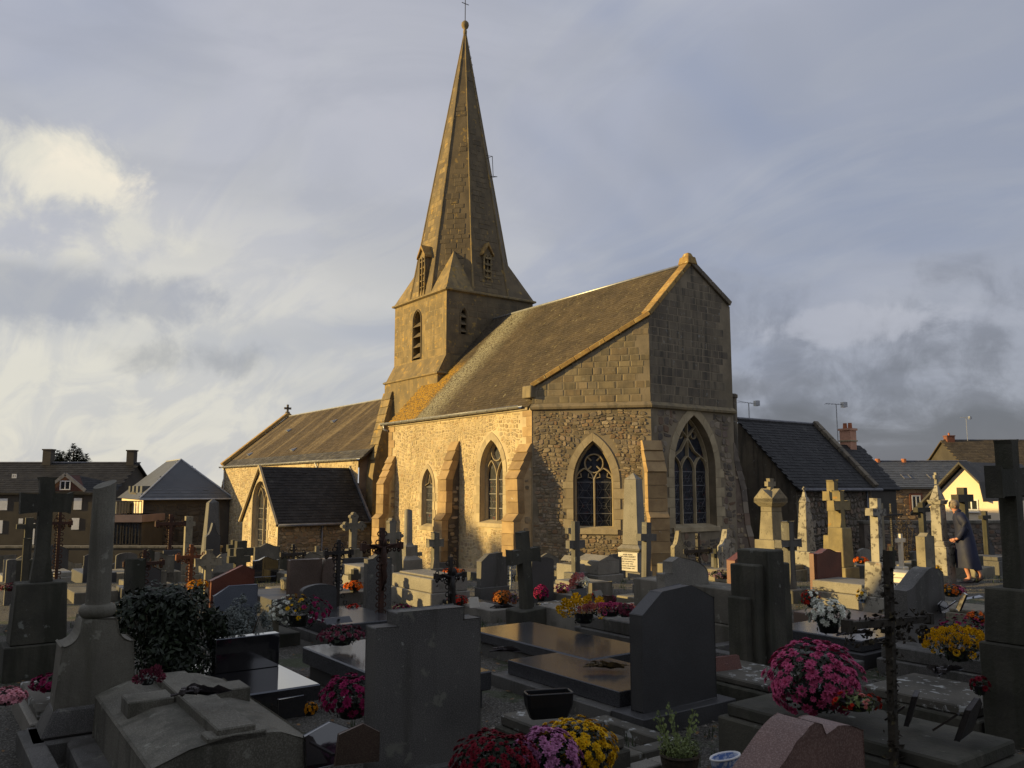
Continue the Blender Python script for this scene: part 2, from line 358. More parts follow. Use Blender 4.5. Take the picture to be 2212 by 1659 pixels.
FC = {'magenta': (.60, .095, .22), 'magenta_deep': (.30, .012, .085), 'crimson': (.20, .006, .018), 'lilac': (.50, .19, .36), 'yellow': (.80, .47, .006),
      'amber': (.72, .30, .005), 'orange': (.78, .16, .01), 'rust': (.40, .13, .02), 'red': (.55, .03, .012), 'white': (.86, .87, .74), 'salmon': (.62, .20, .17),
      'maroon': (.19, .035, .06), 'pink': (.70, .30, .34), 'heather': (.26, .16, .22)}
for k, c in FC.items():
    mt['f_'+k] = mat('petal_'+k, c, tuple(x*.62 for x in c), 6, rough=.75, rnd=.28, bump=0, spec=.2)
# ------------------------------------------------------------------ masonry tools
class Frame:
    """flat working plane: origin o, unit direction u along it, v up it, outward normal n"""
    def __init__(s, o, u, v=(0, 0, 1), n=None):
        s.o, s.u, s.v = Vector(o), Vector(u).normalized(), Vector(v).normalized()
        s.n = Vector(n).normalized() if n is not None else s.u.cross(s.v).normalized()
    def __call__(s, a, b, c=0.0): return s.o+s.u*a+s.v*b+s.n*c
def inside(p, poly):
    x, y = p; c = False; n = len(poly)
    for i in range(n):
        (x1, y1), (x2, y2) = poly[i], poly[i-1]
        if (y1 > y) != (y2 > y) and x < (x2-x1)*(y-y1)/(y2-y1)+x1: c = not c
    return c
def wall_face(f, outline, holes, depth, name, m, parent, back=.0):
    """wall skin with real openings and reveals"""
    mb = MB(); loops = [outline]+holes
    pts = [p for l in loops for p in l]
    tr = tessellate_polygon([[Vector((a, b, 0)) for a, b in l] for l in loops])
    mb.add([f(a, b, 0) for a, b in pts], list(tr))
    for h in holes:
        n = len(h)
        mb.add([f(a, b, 0) for a, b in h]+[f(a, b, -depth) for a, b in h], [(i, (i+1) % n, (i+1) % n+n, i+n) for i in range(n)])
    return mb.build(name, m, parent)
def masonry(f, outline, holes, parent, name='stone', m=None, h=(.12, .24), w=(.14, .42), gap=.018, relief=.02, jit=.03, n_ind=0, rng=None, round_=True, near=None, warp=None):
    """irregular courses of proud stones; the n_ind nearest are parts, the rest one part of kind stuff"""
    rng = rng or random.Random(5)
    if warp is None: warp = .11 if round_ else 0
    a0, a1 = min(p[0] for p in outline), max(p[0] for p in outline)
    b0, b1 = min(p[1] for p in outline), max(p[1] for p in outline)
    out = []; b = b0+.01
    while b < b1:
        hh = rng.uniform(*h); a = a0-rng.uniform(0, w[1])
        while a < a1:
            ww = rng.uniform(*w)
            if not round_: ww = ww if a+ww < a1-w[0]*.5 else a1-a+gap/2; a_s = max(a, a0-gap/2)
            sub = [(a_s, b, a+ww-a_s, hh)] if not round_ else [(a, b, ww, hh)]
            if round_ and rng.random() < .22 and hh > h[0]*1.3: sub = [(a, b, ww, hh*.48), (a, b+hh*.52, ww, hh*.48)]
            for (sa, sb, sw, sh) in sub:
                pts = []
                for (ta, tb) in ((0, 0), (.5, 0), (1, 0), (1, .5), (1, 1), (.5, 1), (0, 1), (0, .5)) if round_ else ((0, 0), (1, 0), (1, 1), (0, 1)):
                    k = .82 if (round_ and ta != .5 and tb != .5) else 1
                    pa = .5+(ta-.5)*k; pb = .5+(tb-.5)*k
                    pts.append((sa+gap/2+(sw-gap)*pa+rng.uniform(-jit, jit)*min(1, sw*3), sb+gap/2+(sh-gap)*pb+rng.uniform(-jit, jit)*min(1, sh*3)))
                if warp: pts = [(pa_+.05*mnoise.noise(Vector((pa_*1.1, pb_*1.3, 1))), pb_+warp*mnoise.noise(Vector((pa_*.9, pb_*.7, 5)))+warp*.45*mnoise.noise(Vector((pa_*3.1, pb_*2.3, 2)))) for pa_, pb_ in pts]
                ok = all(inside(p, outline) and not any(inside(p, hl) for hl in holes) for p in pts)
                if ok: out.append(pts)
            a += ww
        b += hh
    meshes = []
    for pts in out:
        ca = sum(p[0] for p in pts)/len(pts); cb = sum(p[1] for p in pts)/len(pts)
        rl = relief*rng.uniform(.45, 1.25); n = len(pts); tilt = rng.uniform(-.3, .3)*relief
        vs = [f(a, b, -.004) for a, b in pts]+[f(ca+(a-ca)*.86, cb+(b-cb)*.86, rl+tilt*(1 if a > ca else -1)) for a, b in pts]
        fs = [(i, (i+1) % n, (i+1) % n+n, i+n) for i in range(n)]+[tuple(range(n, 2*n))]
        meshes.append((ca, cb, vs, fs))
    if n_ind:
        key = near or (lambda a, b: abs(a-(a0+a1)/2)*.3+abs(b-(b0+b1)/2))
        meshes.sort(key=lambda q: key(q[0], q[1]))
        for ca, cb, vs, fs in meshes[:n_ind]:
            MB().add(vs, fs).build(name, m, parent)
        meshes = meshes[n_ind:]
    if meshes:
        mb = MB()
        for _, _, vs, fs in meshes: mb.add(vs, fs)
        mb.build(name+'_courses' if n_ind else name+'work', m, parent, kind='stuff')
def slates(f, outline, parent, m, exp=.17, wd=.22, n_ind=0, th=.012, rng=None, gap=.004):
    """lapped slates on a roof plane: a along the eave, b up the slope"""
    rng = rng or random.Random(3); a0, a1 = min(p[0] for p in outline), max(p[0] for p in outline)
    b0, b1 = min(p[1] for p in outline), max(p[1] for p in outline)
    mb = MB(); row = 0; b = b0; k = 0
    while b < b1:
        a = a0-(wd/2 if row % 2 else 0)
        while a < a1:
            c = (a+wd/2, b+exp/2)
            if inside(c, outline):
                j = rng.uniform(-.004, .004); t = th+rng.uniform(-.004, .006)
                if rng.random() < .015: j -= rng.uniform(.02, .05); t += .008
                q = [(a+gap/2, b+j), (a+wd-gap/2, b+j+rng.uniform(-.003, .003)), (a+wd-gap/2, b+exp+.01), (a+gap/2, b+exp+.01)]
                vs = [f(q[0][0], q[0][1], t), f(q[1][0], q[1][1], t), f(q[2][0], q[2][1], .002), f(q[3][0], q[3][1], .002),
                      f(q[0][0], q[0][1], -.002), f(q[1][0], q[1][1], -.002)]
                fs = [(0, 1, 2, 3), (4, 5, 1, 0), (4, 0, 3), (5, 2, 1)]
                if k < n_ind: MB().add(vs, fs).build('slate', m, parent); k += 1
                else: mb.add(vs, fs)
            a += wd
        b += exp; row += 1
    if mb.v: mb.build('slating', m, parent, kind='stuff')
def slab(f, outline, c0, c1, name, m, parent, **kw):
    return MB().prism(outline, f, c0, c1).build(name, m, parent, **kw)
def arch(a0, a1, zs, za, n=8):
    """pointed arch outline from the left springing over the apex to the right springing"""
    h = (a1-a0)/2; r = max(za-zs, h*1.001); Rr = (h*h+r*r)/(2*h); ph = math.atan2(r, Rr-h)
    L = [(a0+Rr-Rr*math.cos(ph*i/n), zs+Rr*math.sin(ph*i/n)) for i in range(n+1)]
    return L+[(a0+a1-a, z) for a, z in reversed(L[:-1])]
def barpath(mb, f, pts, wd, c0, c1):
    """moulded stone bar following a path in the wall plane"""
    P = [Vector((p[0], p[1])) for p in pts]; L = []; Rr = []
    for i, p in enumerate(P):
        d = (P[min(i+1, len(P)-1)]-P[max(i-1, 0)])
        if d.length < 1e-9: d = Vector((1, 0))
        d.normalize(); nn = Vector((-d.y, d.x)); L.append(p+nn*wd/2); Rr.append(p-nn*wd/2)
    rings = [[f(l.x, l.y, c0), f(l.x*.7+r.x*.3, l.y*.7+r.y*.3, c1), f(l.x*.3+r.x*.7, l.y*.3+r.y*.7, c1), f(r.x, r.y, c0)] for l, r in zip(L, Rr)]
    mb.loft(rings)
def lights_window(f, a0, a1, zsill, zs, za, depth, parent, kind, m_stone, ring=.24, leads=True):
    """voussoirs and jamb stones round the opening, sill, tracery, leaded panes; all under parent"""
    op = arch(a0, a1, zs, za); oo = arch(a0-ring, a1+ring, zs, za+ring*1.25)
    for i in range(len(op)-1):                                    # voussoirs
        if i % 2: continue
        q = [op[i], op[i+1], op[min(i+2, len(op)-1)], oo[min(i+2, len(op)-1)], oo[i+1], oo[i]]
        g = .006; cx_ = sum(p[0] for p in q)/6; cz_ = sum(p[1] for p in q)/6
        q = [(cx_+(a-cx_)*.985, cz_+(z-cz_)*.985) for a, z in q]
        MB().prism(q, f, -.02, .022).build('voussoir', m_stone, parent)
    z = zsill; k = 0
    while z < zs-.02:
        hh = min(.32, zs-z)
        for sgn, e in ((-1, a0), (1, a1)):
            wd = ring*(1.0 if (k+(sgn > 0)) % 2 else 1.6)
            x0, x1 = (e-wd, e) if sgn < 0 else (e, e+wd)
            MB().prism([(x0, z+.005), (x1, z+.005), (x1, z+hh-.006), (x0, z+hh-.006)], f, -.02, .02).build('jamb_stone', m_stone, parent)
        z += hh; k += 1
    MB().add([f(a0-.12, zsill, .06), f(a1+.12, zsill, .06), f(a1+.12, zsill-.14, .06), f(a0-.12, zsill-.14, .06),
              f(a0-.12, zsill+.10, -depth), f(a1+.12, zsill+.10, -depth), f(a1+.12, zsill-.14, -.05), f(a0-.12, zsill-.14, -.05)],
             [(0, 1, 2, 3), (0, 4, 5, 1), (3, 2, 6, 7), (0, 3, 7, 4), (1, 5, 6, 2)]).build('sill', m_stone, parent)
    d0, d1 = -depth-.03, -depth+.09
    tr = MB(); ins = .035; A0, A1 = a0+ins, a1-ins
    barpath(tr, f, [(A0, zsill)]+arch(A0, A1, zs, za-ins)+[(A1, zsill)], .10, d0, d1)
    W_ = A1-A0; am = (A0+A1)/2; lights = []
    if kind == 'single':
        lights = [(A0, A1, zs, za-.05)]
        barpath(tr, f, [(A0+.02, zs+.05), (am-.06, zs+.02+.18*W_), (am, za-.22)], .04, d0, d1-.02)
        barpath(tr, f, [(A1-.02, zs+.05), (am+.06, zs+.02+.18*W_), (am, za-.22)], .04, d0, d1-.02)
    elif kind == 'two':
        zl = zs-.02; hl = W_*.36; lights = [(A0, am, zl, zl+hl), (am, A1, zl, zl+hl)]
        barpath(tr, f, [(am, zsill), (am, zl+.1)], .085, d0, d1)
        for l0, l1, s_, t_ in lights:
            barpath(tr, f, arch(l0, l1, s_, t_, 6), .07, d0, d1-.01)
            lm = (l0+l1)/2; lw = l1-l0                            # cusps of each light
            for sg in (-1, 1):
                barpath(tr, f, [(lm+sg*lw*.42, s_+.12), (lm+sg*lw*.18, s_+.16), (lm+sg*lw*.22, s_+.28)], .045, d0, d1-.03)
        cz_ = zl+hl+W_*.13; rr = W_*.245
        cz_ = min(cz_, za-rr*1.15)
        barpath(tr, f, [(am+rr*math.cos(t*math.pi/8), cz_+rr*math.sin(t*math.pi/8)) for t in range(17)], .06, d0, d1)
        for t in range(4):
            an = math.pi/4+t*math.pi/2
            barpath(tr, f, [(am+rr*1.0*math.cos(an), cz_+rr*1.0*math.sin(an)), (am+rr*.42*math.cos(an), cz_+rr*.42*math.sin(an))], .055, d0, d1-.01)
    elif kind == 'lobe':                                          # two narrow lights under one flowing loop
        zl = zs-.25; hl = W_*.5; lights = [(A0, am, zl, zl+hl), (am, A1, zl, zl+hl)]
        barpath(tr, f, [(am, zsill), (am, zl+.1)], .085, d0, d1)
        for l0, l1, s_, t_ in lights: barpath(tr, f, arch(l0, l1, s_, t_, 6), .07, d0, d1-.01)
        cz_ = zl+hl+.32
        barpath(tr, f, [(am+W_*.24*math.sin(t*math.pi/8)*(1 if t < 9 else 1), cz_-.34*math.cos(t*math.pi/8)) for t in range(17)], .06, d0, d1)
    elif kind == 'three':
        w3 = W_/3; zl = zs-.1; lights = [(A0+i*w3, A0+(i+1)*w3, zl, zl+w3*.8) for i in range(3)]
        for i in (1, 2): barpath(tr, f, [(A0+i*w3, zsill), (A0+i*w3, zl+.1)], .085, d0, d1)
        for l0, l1, s_, t_ in lights: barpath(tr, f, arch(l0, l1, s_, t_, 6), .07, d0, d1-.01)
        zt = zl+w3*.8
        yz = zt+w3*.95
        barpath(tr, f, [(A0+w3*.02, zl+w3*.5), (am-w3*.5, zt+w3*.28), (am, yz)], .065, d0, d1)
        barpath(tr, f, [(A1-w3*.02, zl+w3*.5), (am+w3*.5, zt+w3*.28), (am, yz)], .065, d0, d1)
        barpath(tr, f, [(am, zt), (am, za-.1)], .06, d0, d1)
        barpath(tr, f, [(am, yz), (am-w3*.62, yz+.38)], .05, d0, d1-.01)
        barpath(tr, f, [(am, yz), (am+w3*.62, yz+.38)], .05, d0, d1-.01)
        for sg in (-1, 1):
            barpath(tr, f, [(am+sg*w3*.5+w3*.2*math.cos(t*math.pi/5), yz+.1+w3*.2*math.sin(t*math.pi/5)) for t in range(11)], .04, d0, d1-.03)
    tr.build('tracery', m_stone, parent)
    gd = -depth-.01
    # panes: one per light between saddle bars, plus the head
    ld = MB(); rng = random.Random(int(a0*100)+9)
    for l0, l1, s_, t_ in lights:
        n = max(3, int((s_-zsill)/.42)); st = (s_-zsill)/n
        for i in range(n):
            z0, z1 = zsill+i*st, zsill+(i+1)*st
            MB().add([f(l0+.03, z0+.006, gd+rng.uniform(-.004, .004)), f(l1-.03, z0+.006, gd+rng.uniform(-.004, .004)), f(l1-.03, z1-.006, gd), f(l0+.03, z1-.006, gd)], [(0, 1, 2, 3)]).build('pane', mt['stained'], parent)
            ld.add([f(l0, z1-.012, gd+.03), f(l1, z1-.012, gd+.03), f(l1, z1+.012, gd+.03), f(l0, z1+.012, gd+.03)], [(0, 1, 2, 3)])
            lm = (l0+l1)/2; hw = (l1-l0)/2-.03
            def came(p, q): barpath(ld, f, [p, q], .011, gd+.004, gd+.014)
            zc_ = (z0+z1)/2
            for sx in (-1, 1):                                    # leading: border strips, lozenge and curve
                came((lm+sx*hw*.78, z0), (lm+sx*hw*.78, z1))
                came((lm+sx*hw*.78, z0), (lm+sx*hw*rng.uniform(.1, .3), zc_)); came((lm+sx*hw*rng.uniform(.1, .3), zc_), (lm+sx*hw*.78, z1))
            came((lm-hw*.78, zc_), (lm+hw*.78, zc_+rng.uniform(-.06, .06)))
            if i % 2: barpath(ld, f, [(lm+hw*.35*math.cos(t*math.pi/4), zc_+hw*.4*math.sin(t*math.pi/4)) for t in range(9)], .011, gd+.004, gd+.014)
        hd = arch(l0+.02, l1-.02, s_, t_-.02, 6)
        MB().prism(hd, f, gd-.002, gd).build('pane', mt['stained'], parent)
    top = [p for p in arch(A0, A1, zs-.3, za-.02)]
    MB().prism(top, f, gd-.02, gd-.012).build('pane', mt['stained'], parent)
    ld.build('leading', mt['lead'], parent, kind='stuff')
    return op
def hole(a0, a1, zsill, zs, za): return [(a0, zsill)]+arch(a0, a1, zs, za)+[(a1, zsill)]
def grow(a0, a1, zsill, zs, za, r): return [(a0-r*1.35, zsill-.15), (a0-r*1.35, zs)]+arch(a0-r*1.05, a1+r*1.05, zs, za+r*1.35)+[(a1+r*1.35, zs), (a1+r*1.35, zsill-.15)]

mt['stained'] = mat('stained', (.030, .034, .045), (.010, .011, .016), 6, rough=.4, rnd=.3, bump=.25, bscale=9, spec=.22, lich=((.10, .022, .014), 5, .60, .8), lich2=((.05, .055, .07), 3.2, .58, .8))
# chancel roof: weathered brown slates, a band of orange and of white lichen down the tower end
def roof_chancel():
    m = mat('slate_chancel', (.098, .076, .048), (.066, .053, .037), .9, rough=.85, rnd=.15, bump=.4, bscale=25, lich=((.24, .205, .10), 8, .60, .6), lich2=((.34, .31, .19), 3.6, .66, .6), spec=.2)
    t = NT(m.node_tree); b = [n for n in t.n if n.type == 'BSDF_PRINCIPLED'][0]
    src = b.inputs['Base Color'].links[0].from_socket
    co = t.new('ShaderNodeTexCoord').outputs['Object']; s = t.new('ShaderNodeSeparateXYZ', inp={0: co}).outputs
    n = t.noise(co, 1.3, 4, .6); n2 = t.noise(co, 14, 4, .7)
    # slope coordinate: height 5.3..10.2
    X = t.math('ADD', s[0], t.math('MULTIPLY', t.math('SUBTRACT', n, .5), 1.0))
    lowr = t.ramp(t.math('ADD', s[2], t.math('MULTIPLY', n2, 1.0)), 8.7, 8.0)
    wide = t.math('MULTIPLY', t.math('SUBTRACT', s[2], 6.5), .06)
    e1 = t.math('ADD', -10.85, wide)
    orange = t.math('MULTIPLY', t.math('MULTIPLY', t.ramp(X, t.math('ADD', e1, .45), e1), t.ramp(n2, .40, .56)), lowr)
    band = t.math('MULTIPLY', t.ramp(X, t.math('ADD', e1, .05), t.math('ADD', e1, .5)), t.ramp(X, t.math('ADD', e1, 2.5), t.math('ADD', e1, .9)))
    white = t.math('MULTIPLY', band, t.ramp(n2, .40, .56))
    col = t.mix(t.math('MULTIPLY', orange, .88), src, (.46, .26, .022))
    col = t.mix(t.math('MULTIPLY', white, .65), col, (.40, .38, .26))
    t.l.new(col, b.inputs['Base Color']); return m
mt['slate_chancel'] = roof_chancel()
def roof_nave():
    m = mat('slate_nave', (.105, .08, .05), (.07, .054, .037), .8, rough=.85, rnd=.2, bump=.4, bscale=25, spec=.2)
    t = NT(m.node_tree); b = [n for n in t.n if n.type == 'BSDF_PRINCIPLED'][0]
    src = b.inputs['Base Color'].links[0].from_socket
    co = t.new('ShaderNodeTexCoord').outputs['Object']
    st = t.noise(t.vmath('MULTIPLY', co, (1.15, .12, .12)).outputs[0], 1.0, 4, .5)
    n2 = t.noise(co, 5, 4, .6)
    col = t.mix(t.math('MULTIPLY', t.ramp(st, .47, .66), t.ramp(n2, .2, .6)), src, (.20, .155, .09))
    col = t.mix(t.math('MULTIPLY', t.ramp(st, .46, .3), .35), col, (.06, .048, .036))
    t.l.new(col, b.inputs['Base Color']); return m
mt['slate_nave'] = roof_nave()

# ------------------------------------------------------------------ the church (its own frame: X east, Y north, Z up)
CH = thing('church', 'stone village church with tall octagonal spire, square tower and steep slate roofs', 'church', (5.91, 27.13, 0), R(-54))
CHM = Matrix.Translation((5.91, 27.13, 0)) @ Matrix.Rotation(R(-54), 4, 'Z')
def chpx(X, Y, Z): p = CHM @ Vector((X, Y, Z)); return proj(p.x, p.y, p.z)
def on_plane(f, px, py):
    """(a, b) where the sight line through a photo point meets a plane of the church"""
    o = CHM.inverted() @ Vector((0, 0, CZ)); d = (CHM.inverted().to_3x3()) @ ray(px, py)
    t = (f.o-o).dot(f.n)/d.dot(f.n); p = o+d*t-f.o
    return p.dot(f.u), p.dot(f.v)
C1 = Vector((-2.9, -4.38)); C2 = Vector((0, -1.9)); C3 = Vector((0, 2.08)); C4 = Vector((-2.9, 4.55))
ZE, ZR = 5.33, 10.15
GB = -1.4
def v3(p, z=0): return Vector((p.x, p.y, z))
# --- walls of the chancel
fS = Frame((-12.85, -4.38, 0), (1, 0, 0), n=(0, -1, 0)); LS = 9.95
dC = (C2-C1).normalized(); fC = Frame(v3(C1), v3(dC), n=(dC.y, -dC.x, 0)); LC = (C2-C1).length
fE = Frame(v3(C2), (0, 1, 0), n=(1, 0, 0)); LE = (C3-C2).length
dN = (C4-C3).normalized(); fN = Frame(v3(C3), v3(dN), n=(dN.y, -dN.x, 0)); LN = (C4-C3).length
def wpar(f, x0, x1, ysill, yap, yspring):
    a0 = on_plane(f, x0, (ysill+yap)/2)[0]; a1 = on_plane(f, x1, (ysill+yap)/2)[0]
    am = (a0+a1)/2
    pxm = (x0+x1)/2
    return a0, a1, on_plane(f, pxm, ysill)[1], on_plane(f, pxm, yspring)[1], on_plane(f, pxm, yap)[1]
w1 = wpar(fS, 911.5, 935, 1137, 1012, 1052)
w2 = wpar(fS, 1037, 1087, 1130, 950, 1020)
w3_ = wpar(fC, 1238, 1325, 1144, 952, 1040)
w4 = wpar(fE, 1456, 1545, 1139, 897, 1012)
WT = {}
def wall_group(name, f, outline, wins, m, mm, ring, dep, **kw):
    holes = [hole(*q) for q in wins]
    o = wall_face(f, outline, holes, dep+.05, name, m, CH)
    return o
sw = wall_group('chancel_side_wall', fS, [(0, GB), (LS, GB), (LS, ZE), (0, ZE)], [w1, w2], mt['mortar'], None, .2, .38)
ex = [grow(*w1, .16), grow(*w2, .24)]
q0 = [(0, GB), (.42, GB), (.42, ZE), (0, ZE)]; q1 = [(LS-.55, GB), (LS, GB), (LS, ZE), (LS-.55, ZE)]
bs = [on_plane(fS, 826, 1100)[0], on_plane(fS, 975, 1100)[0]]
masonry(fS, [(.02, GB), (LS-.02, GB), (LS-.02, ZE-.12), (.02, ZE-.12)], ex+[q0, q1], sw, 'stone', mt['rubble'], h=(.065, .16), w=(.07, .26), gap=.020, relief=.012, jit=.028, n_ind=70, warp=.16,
        near=lambda a, b: abs(a-8.2)+abs(b-2.6)*.8)
MB().prism([(0, ZE-.13), (LS-.2, ZE-.13), (LS-.2, ZE-.02), (0, ZE-.02)], fS, -.02, .06).build('eaves_course', mt['dressed'], sw)
for i, q in enumerate((w1, w2)):
    lights_window(fS, *q, .30 if i else .16, sw, ('single', 'lobe')[i], mt['dressed'], ring=(.15, .22)[i])
def quoins(f, a, z0, z1, sgn, parent, m, hh=.33, long=.52, short=.32, c=.024, skip=None):
    z = z0; k = 0
    while z < z1-.05:
        l = long if k % 2 else short; h_ = min(hh, z1-z)
        x0, x1 = (a, a+l*sgn) if sgn > 0 else (a+l*sgn, a)
        MB().prism([(x0+.004, z+.004), (x1-.004, z+.004), (x1-.004, z+h_-.005), (x0+.004, z+h_-.005)], f, -.02, c).build('quoin', m, parent)
        z += h_; k += 1
quoins(fS, 0, 2.0, ZE-.15, 1, sw, mt['quoin'])
quoins(fS, LS, 4.0, ZE-.15, -1, sw, mt['quoin'], c=.02)
# --- canted wall: rubble below the string course, squared stone above, rising to the roof slope
ZS = 5.25
T1, T2, TA, T3 = 5.86, 8.10, 10.12, 8.92
cw = wall_group('canted_wall', fC, [(0, GB), (LC, GB), (LC, T2), (0, T1)], [w3_], mt['mortar_grey'], None, .2, .38)
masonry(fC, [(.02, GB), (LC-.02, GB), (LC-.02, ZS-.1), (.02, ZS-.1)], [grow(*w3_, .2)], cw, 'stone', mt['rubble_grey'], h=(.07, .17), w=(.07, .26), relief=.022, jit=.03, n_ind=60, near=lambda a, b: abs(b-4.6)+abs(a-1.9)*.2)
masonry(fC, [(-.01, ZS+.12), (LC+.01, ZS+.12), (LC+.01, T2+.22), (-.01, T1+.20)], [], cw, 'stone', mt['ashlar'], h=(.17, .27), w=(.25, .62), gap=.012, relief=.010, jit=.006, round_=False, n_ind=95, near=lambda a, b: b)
lights_window(fC, *w3_, .26, cw, 'two', mt['dressed'], ring=.21)
ew = wall_group('east_wall', fE, [(0, GB), (LE, GB), (LE, T3), (2.02, TA), (0, T2)], [w4], mt['mortar_grey'], None, .2, .38)
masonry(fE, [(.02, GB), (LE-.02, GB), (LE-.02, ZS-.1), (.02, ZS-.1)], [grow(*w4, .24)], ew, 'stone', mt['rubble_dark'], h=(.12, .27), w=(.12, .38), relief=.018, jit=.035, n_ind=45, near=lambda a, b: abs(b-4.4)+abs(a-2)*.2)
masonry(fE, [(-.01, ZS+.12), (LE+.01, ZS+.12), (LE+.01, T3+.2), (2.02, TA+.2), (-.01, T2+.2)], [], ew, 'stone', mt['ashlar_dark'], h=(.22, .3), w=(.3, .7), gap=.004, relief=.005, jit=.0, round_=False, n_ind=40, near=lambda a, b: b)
lights_window(fE, *w4, .36, ew, 'three', mt['dressed'], ring=.26)
for f, L in ((fC, LC), (fE, LE)):                                 # string course with sloped top
    mb = MB(); mb.add([f(-.03, ZS-.09, 0), f(L+.03, ZS-.09, 0), f(L+.06, ZS-.06, .10), f(-.06, ZS-.06, .10), f(-.06, ZS+.01, .12), f(L+.06, ZS+.01, .12), f(L+.03, ZS+.13, .0), f(-.03, ZS+.13, .0)],
                        [(0, 1, 2, 3), (3, 2, 5, 4), (4, 5, 6, 7), (0, 3, 4, 7), (1, 6, 5, 2)])
    mb.build('string_course', mt['ashlar'], ew if f is fE else cw)
nw = MB(); nw.add([fN(0, GB), fN(LN, GB), fN(LN, T1), fN(0, T3)], [(0, 1, 2, 3)]); nw.add([(-2.9, 4.55, GB), (-12.9, 4.55, GB), (-12.9, 4.55, ZE), (-2.9, 4.55, ZE)], [(0, 1, 2, 3)])
nw.add([(-12.85, -4.38, GB), (-12.85, 4.55, GB), (-12.85, 4.55, ZE), (-12.85, .1, ZR-.1), (-12.85, -4.38, ZE)], [(0, 1, 2, 3, 4)])
nw.build('north_wall', mt['rubble_dark'], CH)
# --- coping stones up the slope of canted wall and gable
def coping(p, q, seg, wd, th, m, parent, out=.05, name='coping_stone'):
    p, q = Vector(p), Vector(q); L = (q-p).length; n = max(1, round(L/seg))
    for i in range(n):
        a = p.lerp(q, (i+.01)/n); b = p.lerp(q, (i+.99)/n)
        MB().bar(a, b, wd, th).build(name, m, parent, bevel=.015)
coping(fC(-.02, T1+.12, -.09), fC(LC+.03, T2+.12, -.09), .55, .36, .15, mt['coping'], cw)
coping(fE(0, T2+.11, -.12), fE(2.02, TA+.11, -.12), .55, .36, .15, mt['coping'], ew)
coping(fE(2.02, TA+.10, -.12), fE(LE, T3+.10, -.12), .62, .42, .18, mt['ashlar_dark'], ew)
MB().frustum(TA+.02, TA+.28, .24, .24, .20, .18, -.12, .12).frustum(TA+.28, TA+.42, .16, .13, .10, .08, -.12, .12).build('gable_finial', mt['coping'], ew, bevel=.02)
MB().frustum(T1-.28, T1+.12, .24, .2, .24, .18, -3.05, -4.32).build('kneeler', mt['ashlar'], cw, bevel=.02)
# --- roof
def plane_z(Y): return ZR-(ZR-ZE)*abs(Y-.1)/4.55
XW = -12.85
sl = math.hypot(4.48, ZR-ZE)
fR = Frame((XW, -4.46, ZE-.03), (1, 0, 0), (0, 4.56, ZR-ZE+.03), n=(0, -(ZR-ZE), 4.48))
SLl = math.hypot(4.56, ZR-ZE+.03)
rb = (4.38-1.9)/4.48*sl
rf_out = [(0, 0), (9.78, 0), (12.60, rb+.13), (12.60, SLl), (0, SLl)]
roof = slab(fR, rf_out, -.10, 0, 'chancel_roof', mt['slate_old'], CH)
MB().add([(XW, .1, ZR), (-.1, .1, ZR), (-.1, 2.1, 8.05), (-2.9, 4.6, ZE), (XW, 4.6, ZE)], [(0, 1, 2, 3, 4)]).build('north_slope', mt['slate_old'], roof)
slates(fR, rf_out, roof, mt['slate_chancel'], exp=.125, wd=.19, n_ind=110)
MB().tube([(XW+1.0, .1, ZR+.03), (-.35, .1, ZR+.03)], .05, 8).build('ridge_capping', mt['zinc'], roof, smooth=True)
# gutter along the chancel eave
def gutter(p, q, r, parent, m, brk=True):
    p, q = Vector(p), Vector(q); d = (q-p).normalized(); o = Vector((d.y, -d.x, 0))
    if o.y > 0 and abs(d.x) > .5: o = -o
    rings = []
    for e in (p, q):
        rings.append([e+o*(r*math.cos(math.pi*k/8))*1.0-Vector((0, 0, 1))*r*math.sin(math.pi*k/8) for k in range(9)])
    mb = MB(); n = 9
    mb.add([v for rg in rings for v in rg], [(k, k+1, n+k+1, n+k) for k in range(8)])
    mb.tube([p+o*r, q+o*r], .012, 5); 
    nb = int((q-p).length/.6)
    for i in range(nb+1):
        c = p.lerp(q, i/nb)
        mb.tube([c+o*(r+.006)*math.cos(math.pi*k/6)-Vector((0, 0, 1))*(r+.006)*math.sin(math.pi*k/6) for k in range(7)], .008, 4)
    return mb.build('gutter', m, parent, smooth=True)
gutter((XW-.35, -4.56, ZE+.02), (-3.35, -4.56, ZE+.02), .085, roof, mt['zinc'])
MB().tube([(XW-.2, -4.54, ZE-.06), (XW-.2, -4.52, ZE-.22), (XW+.02, -4.44, ZE-.30)], .045, 8).build('downpipe', mt['zinc'], roof, smooth=True)
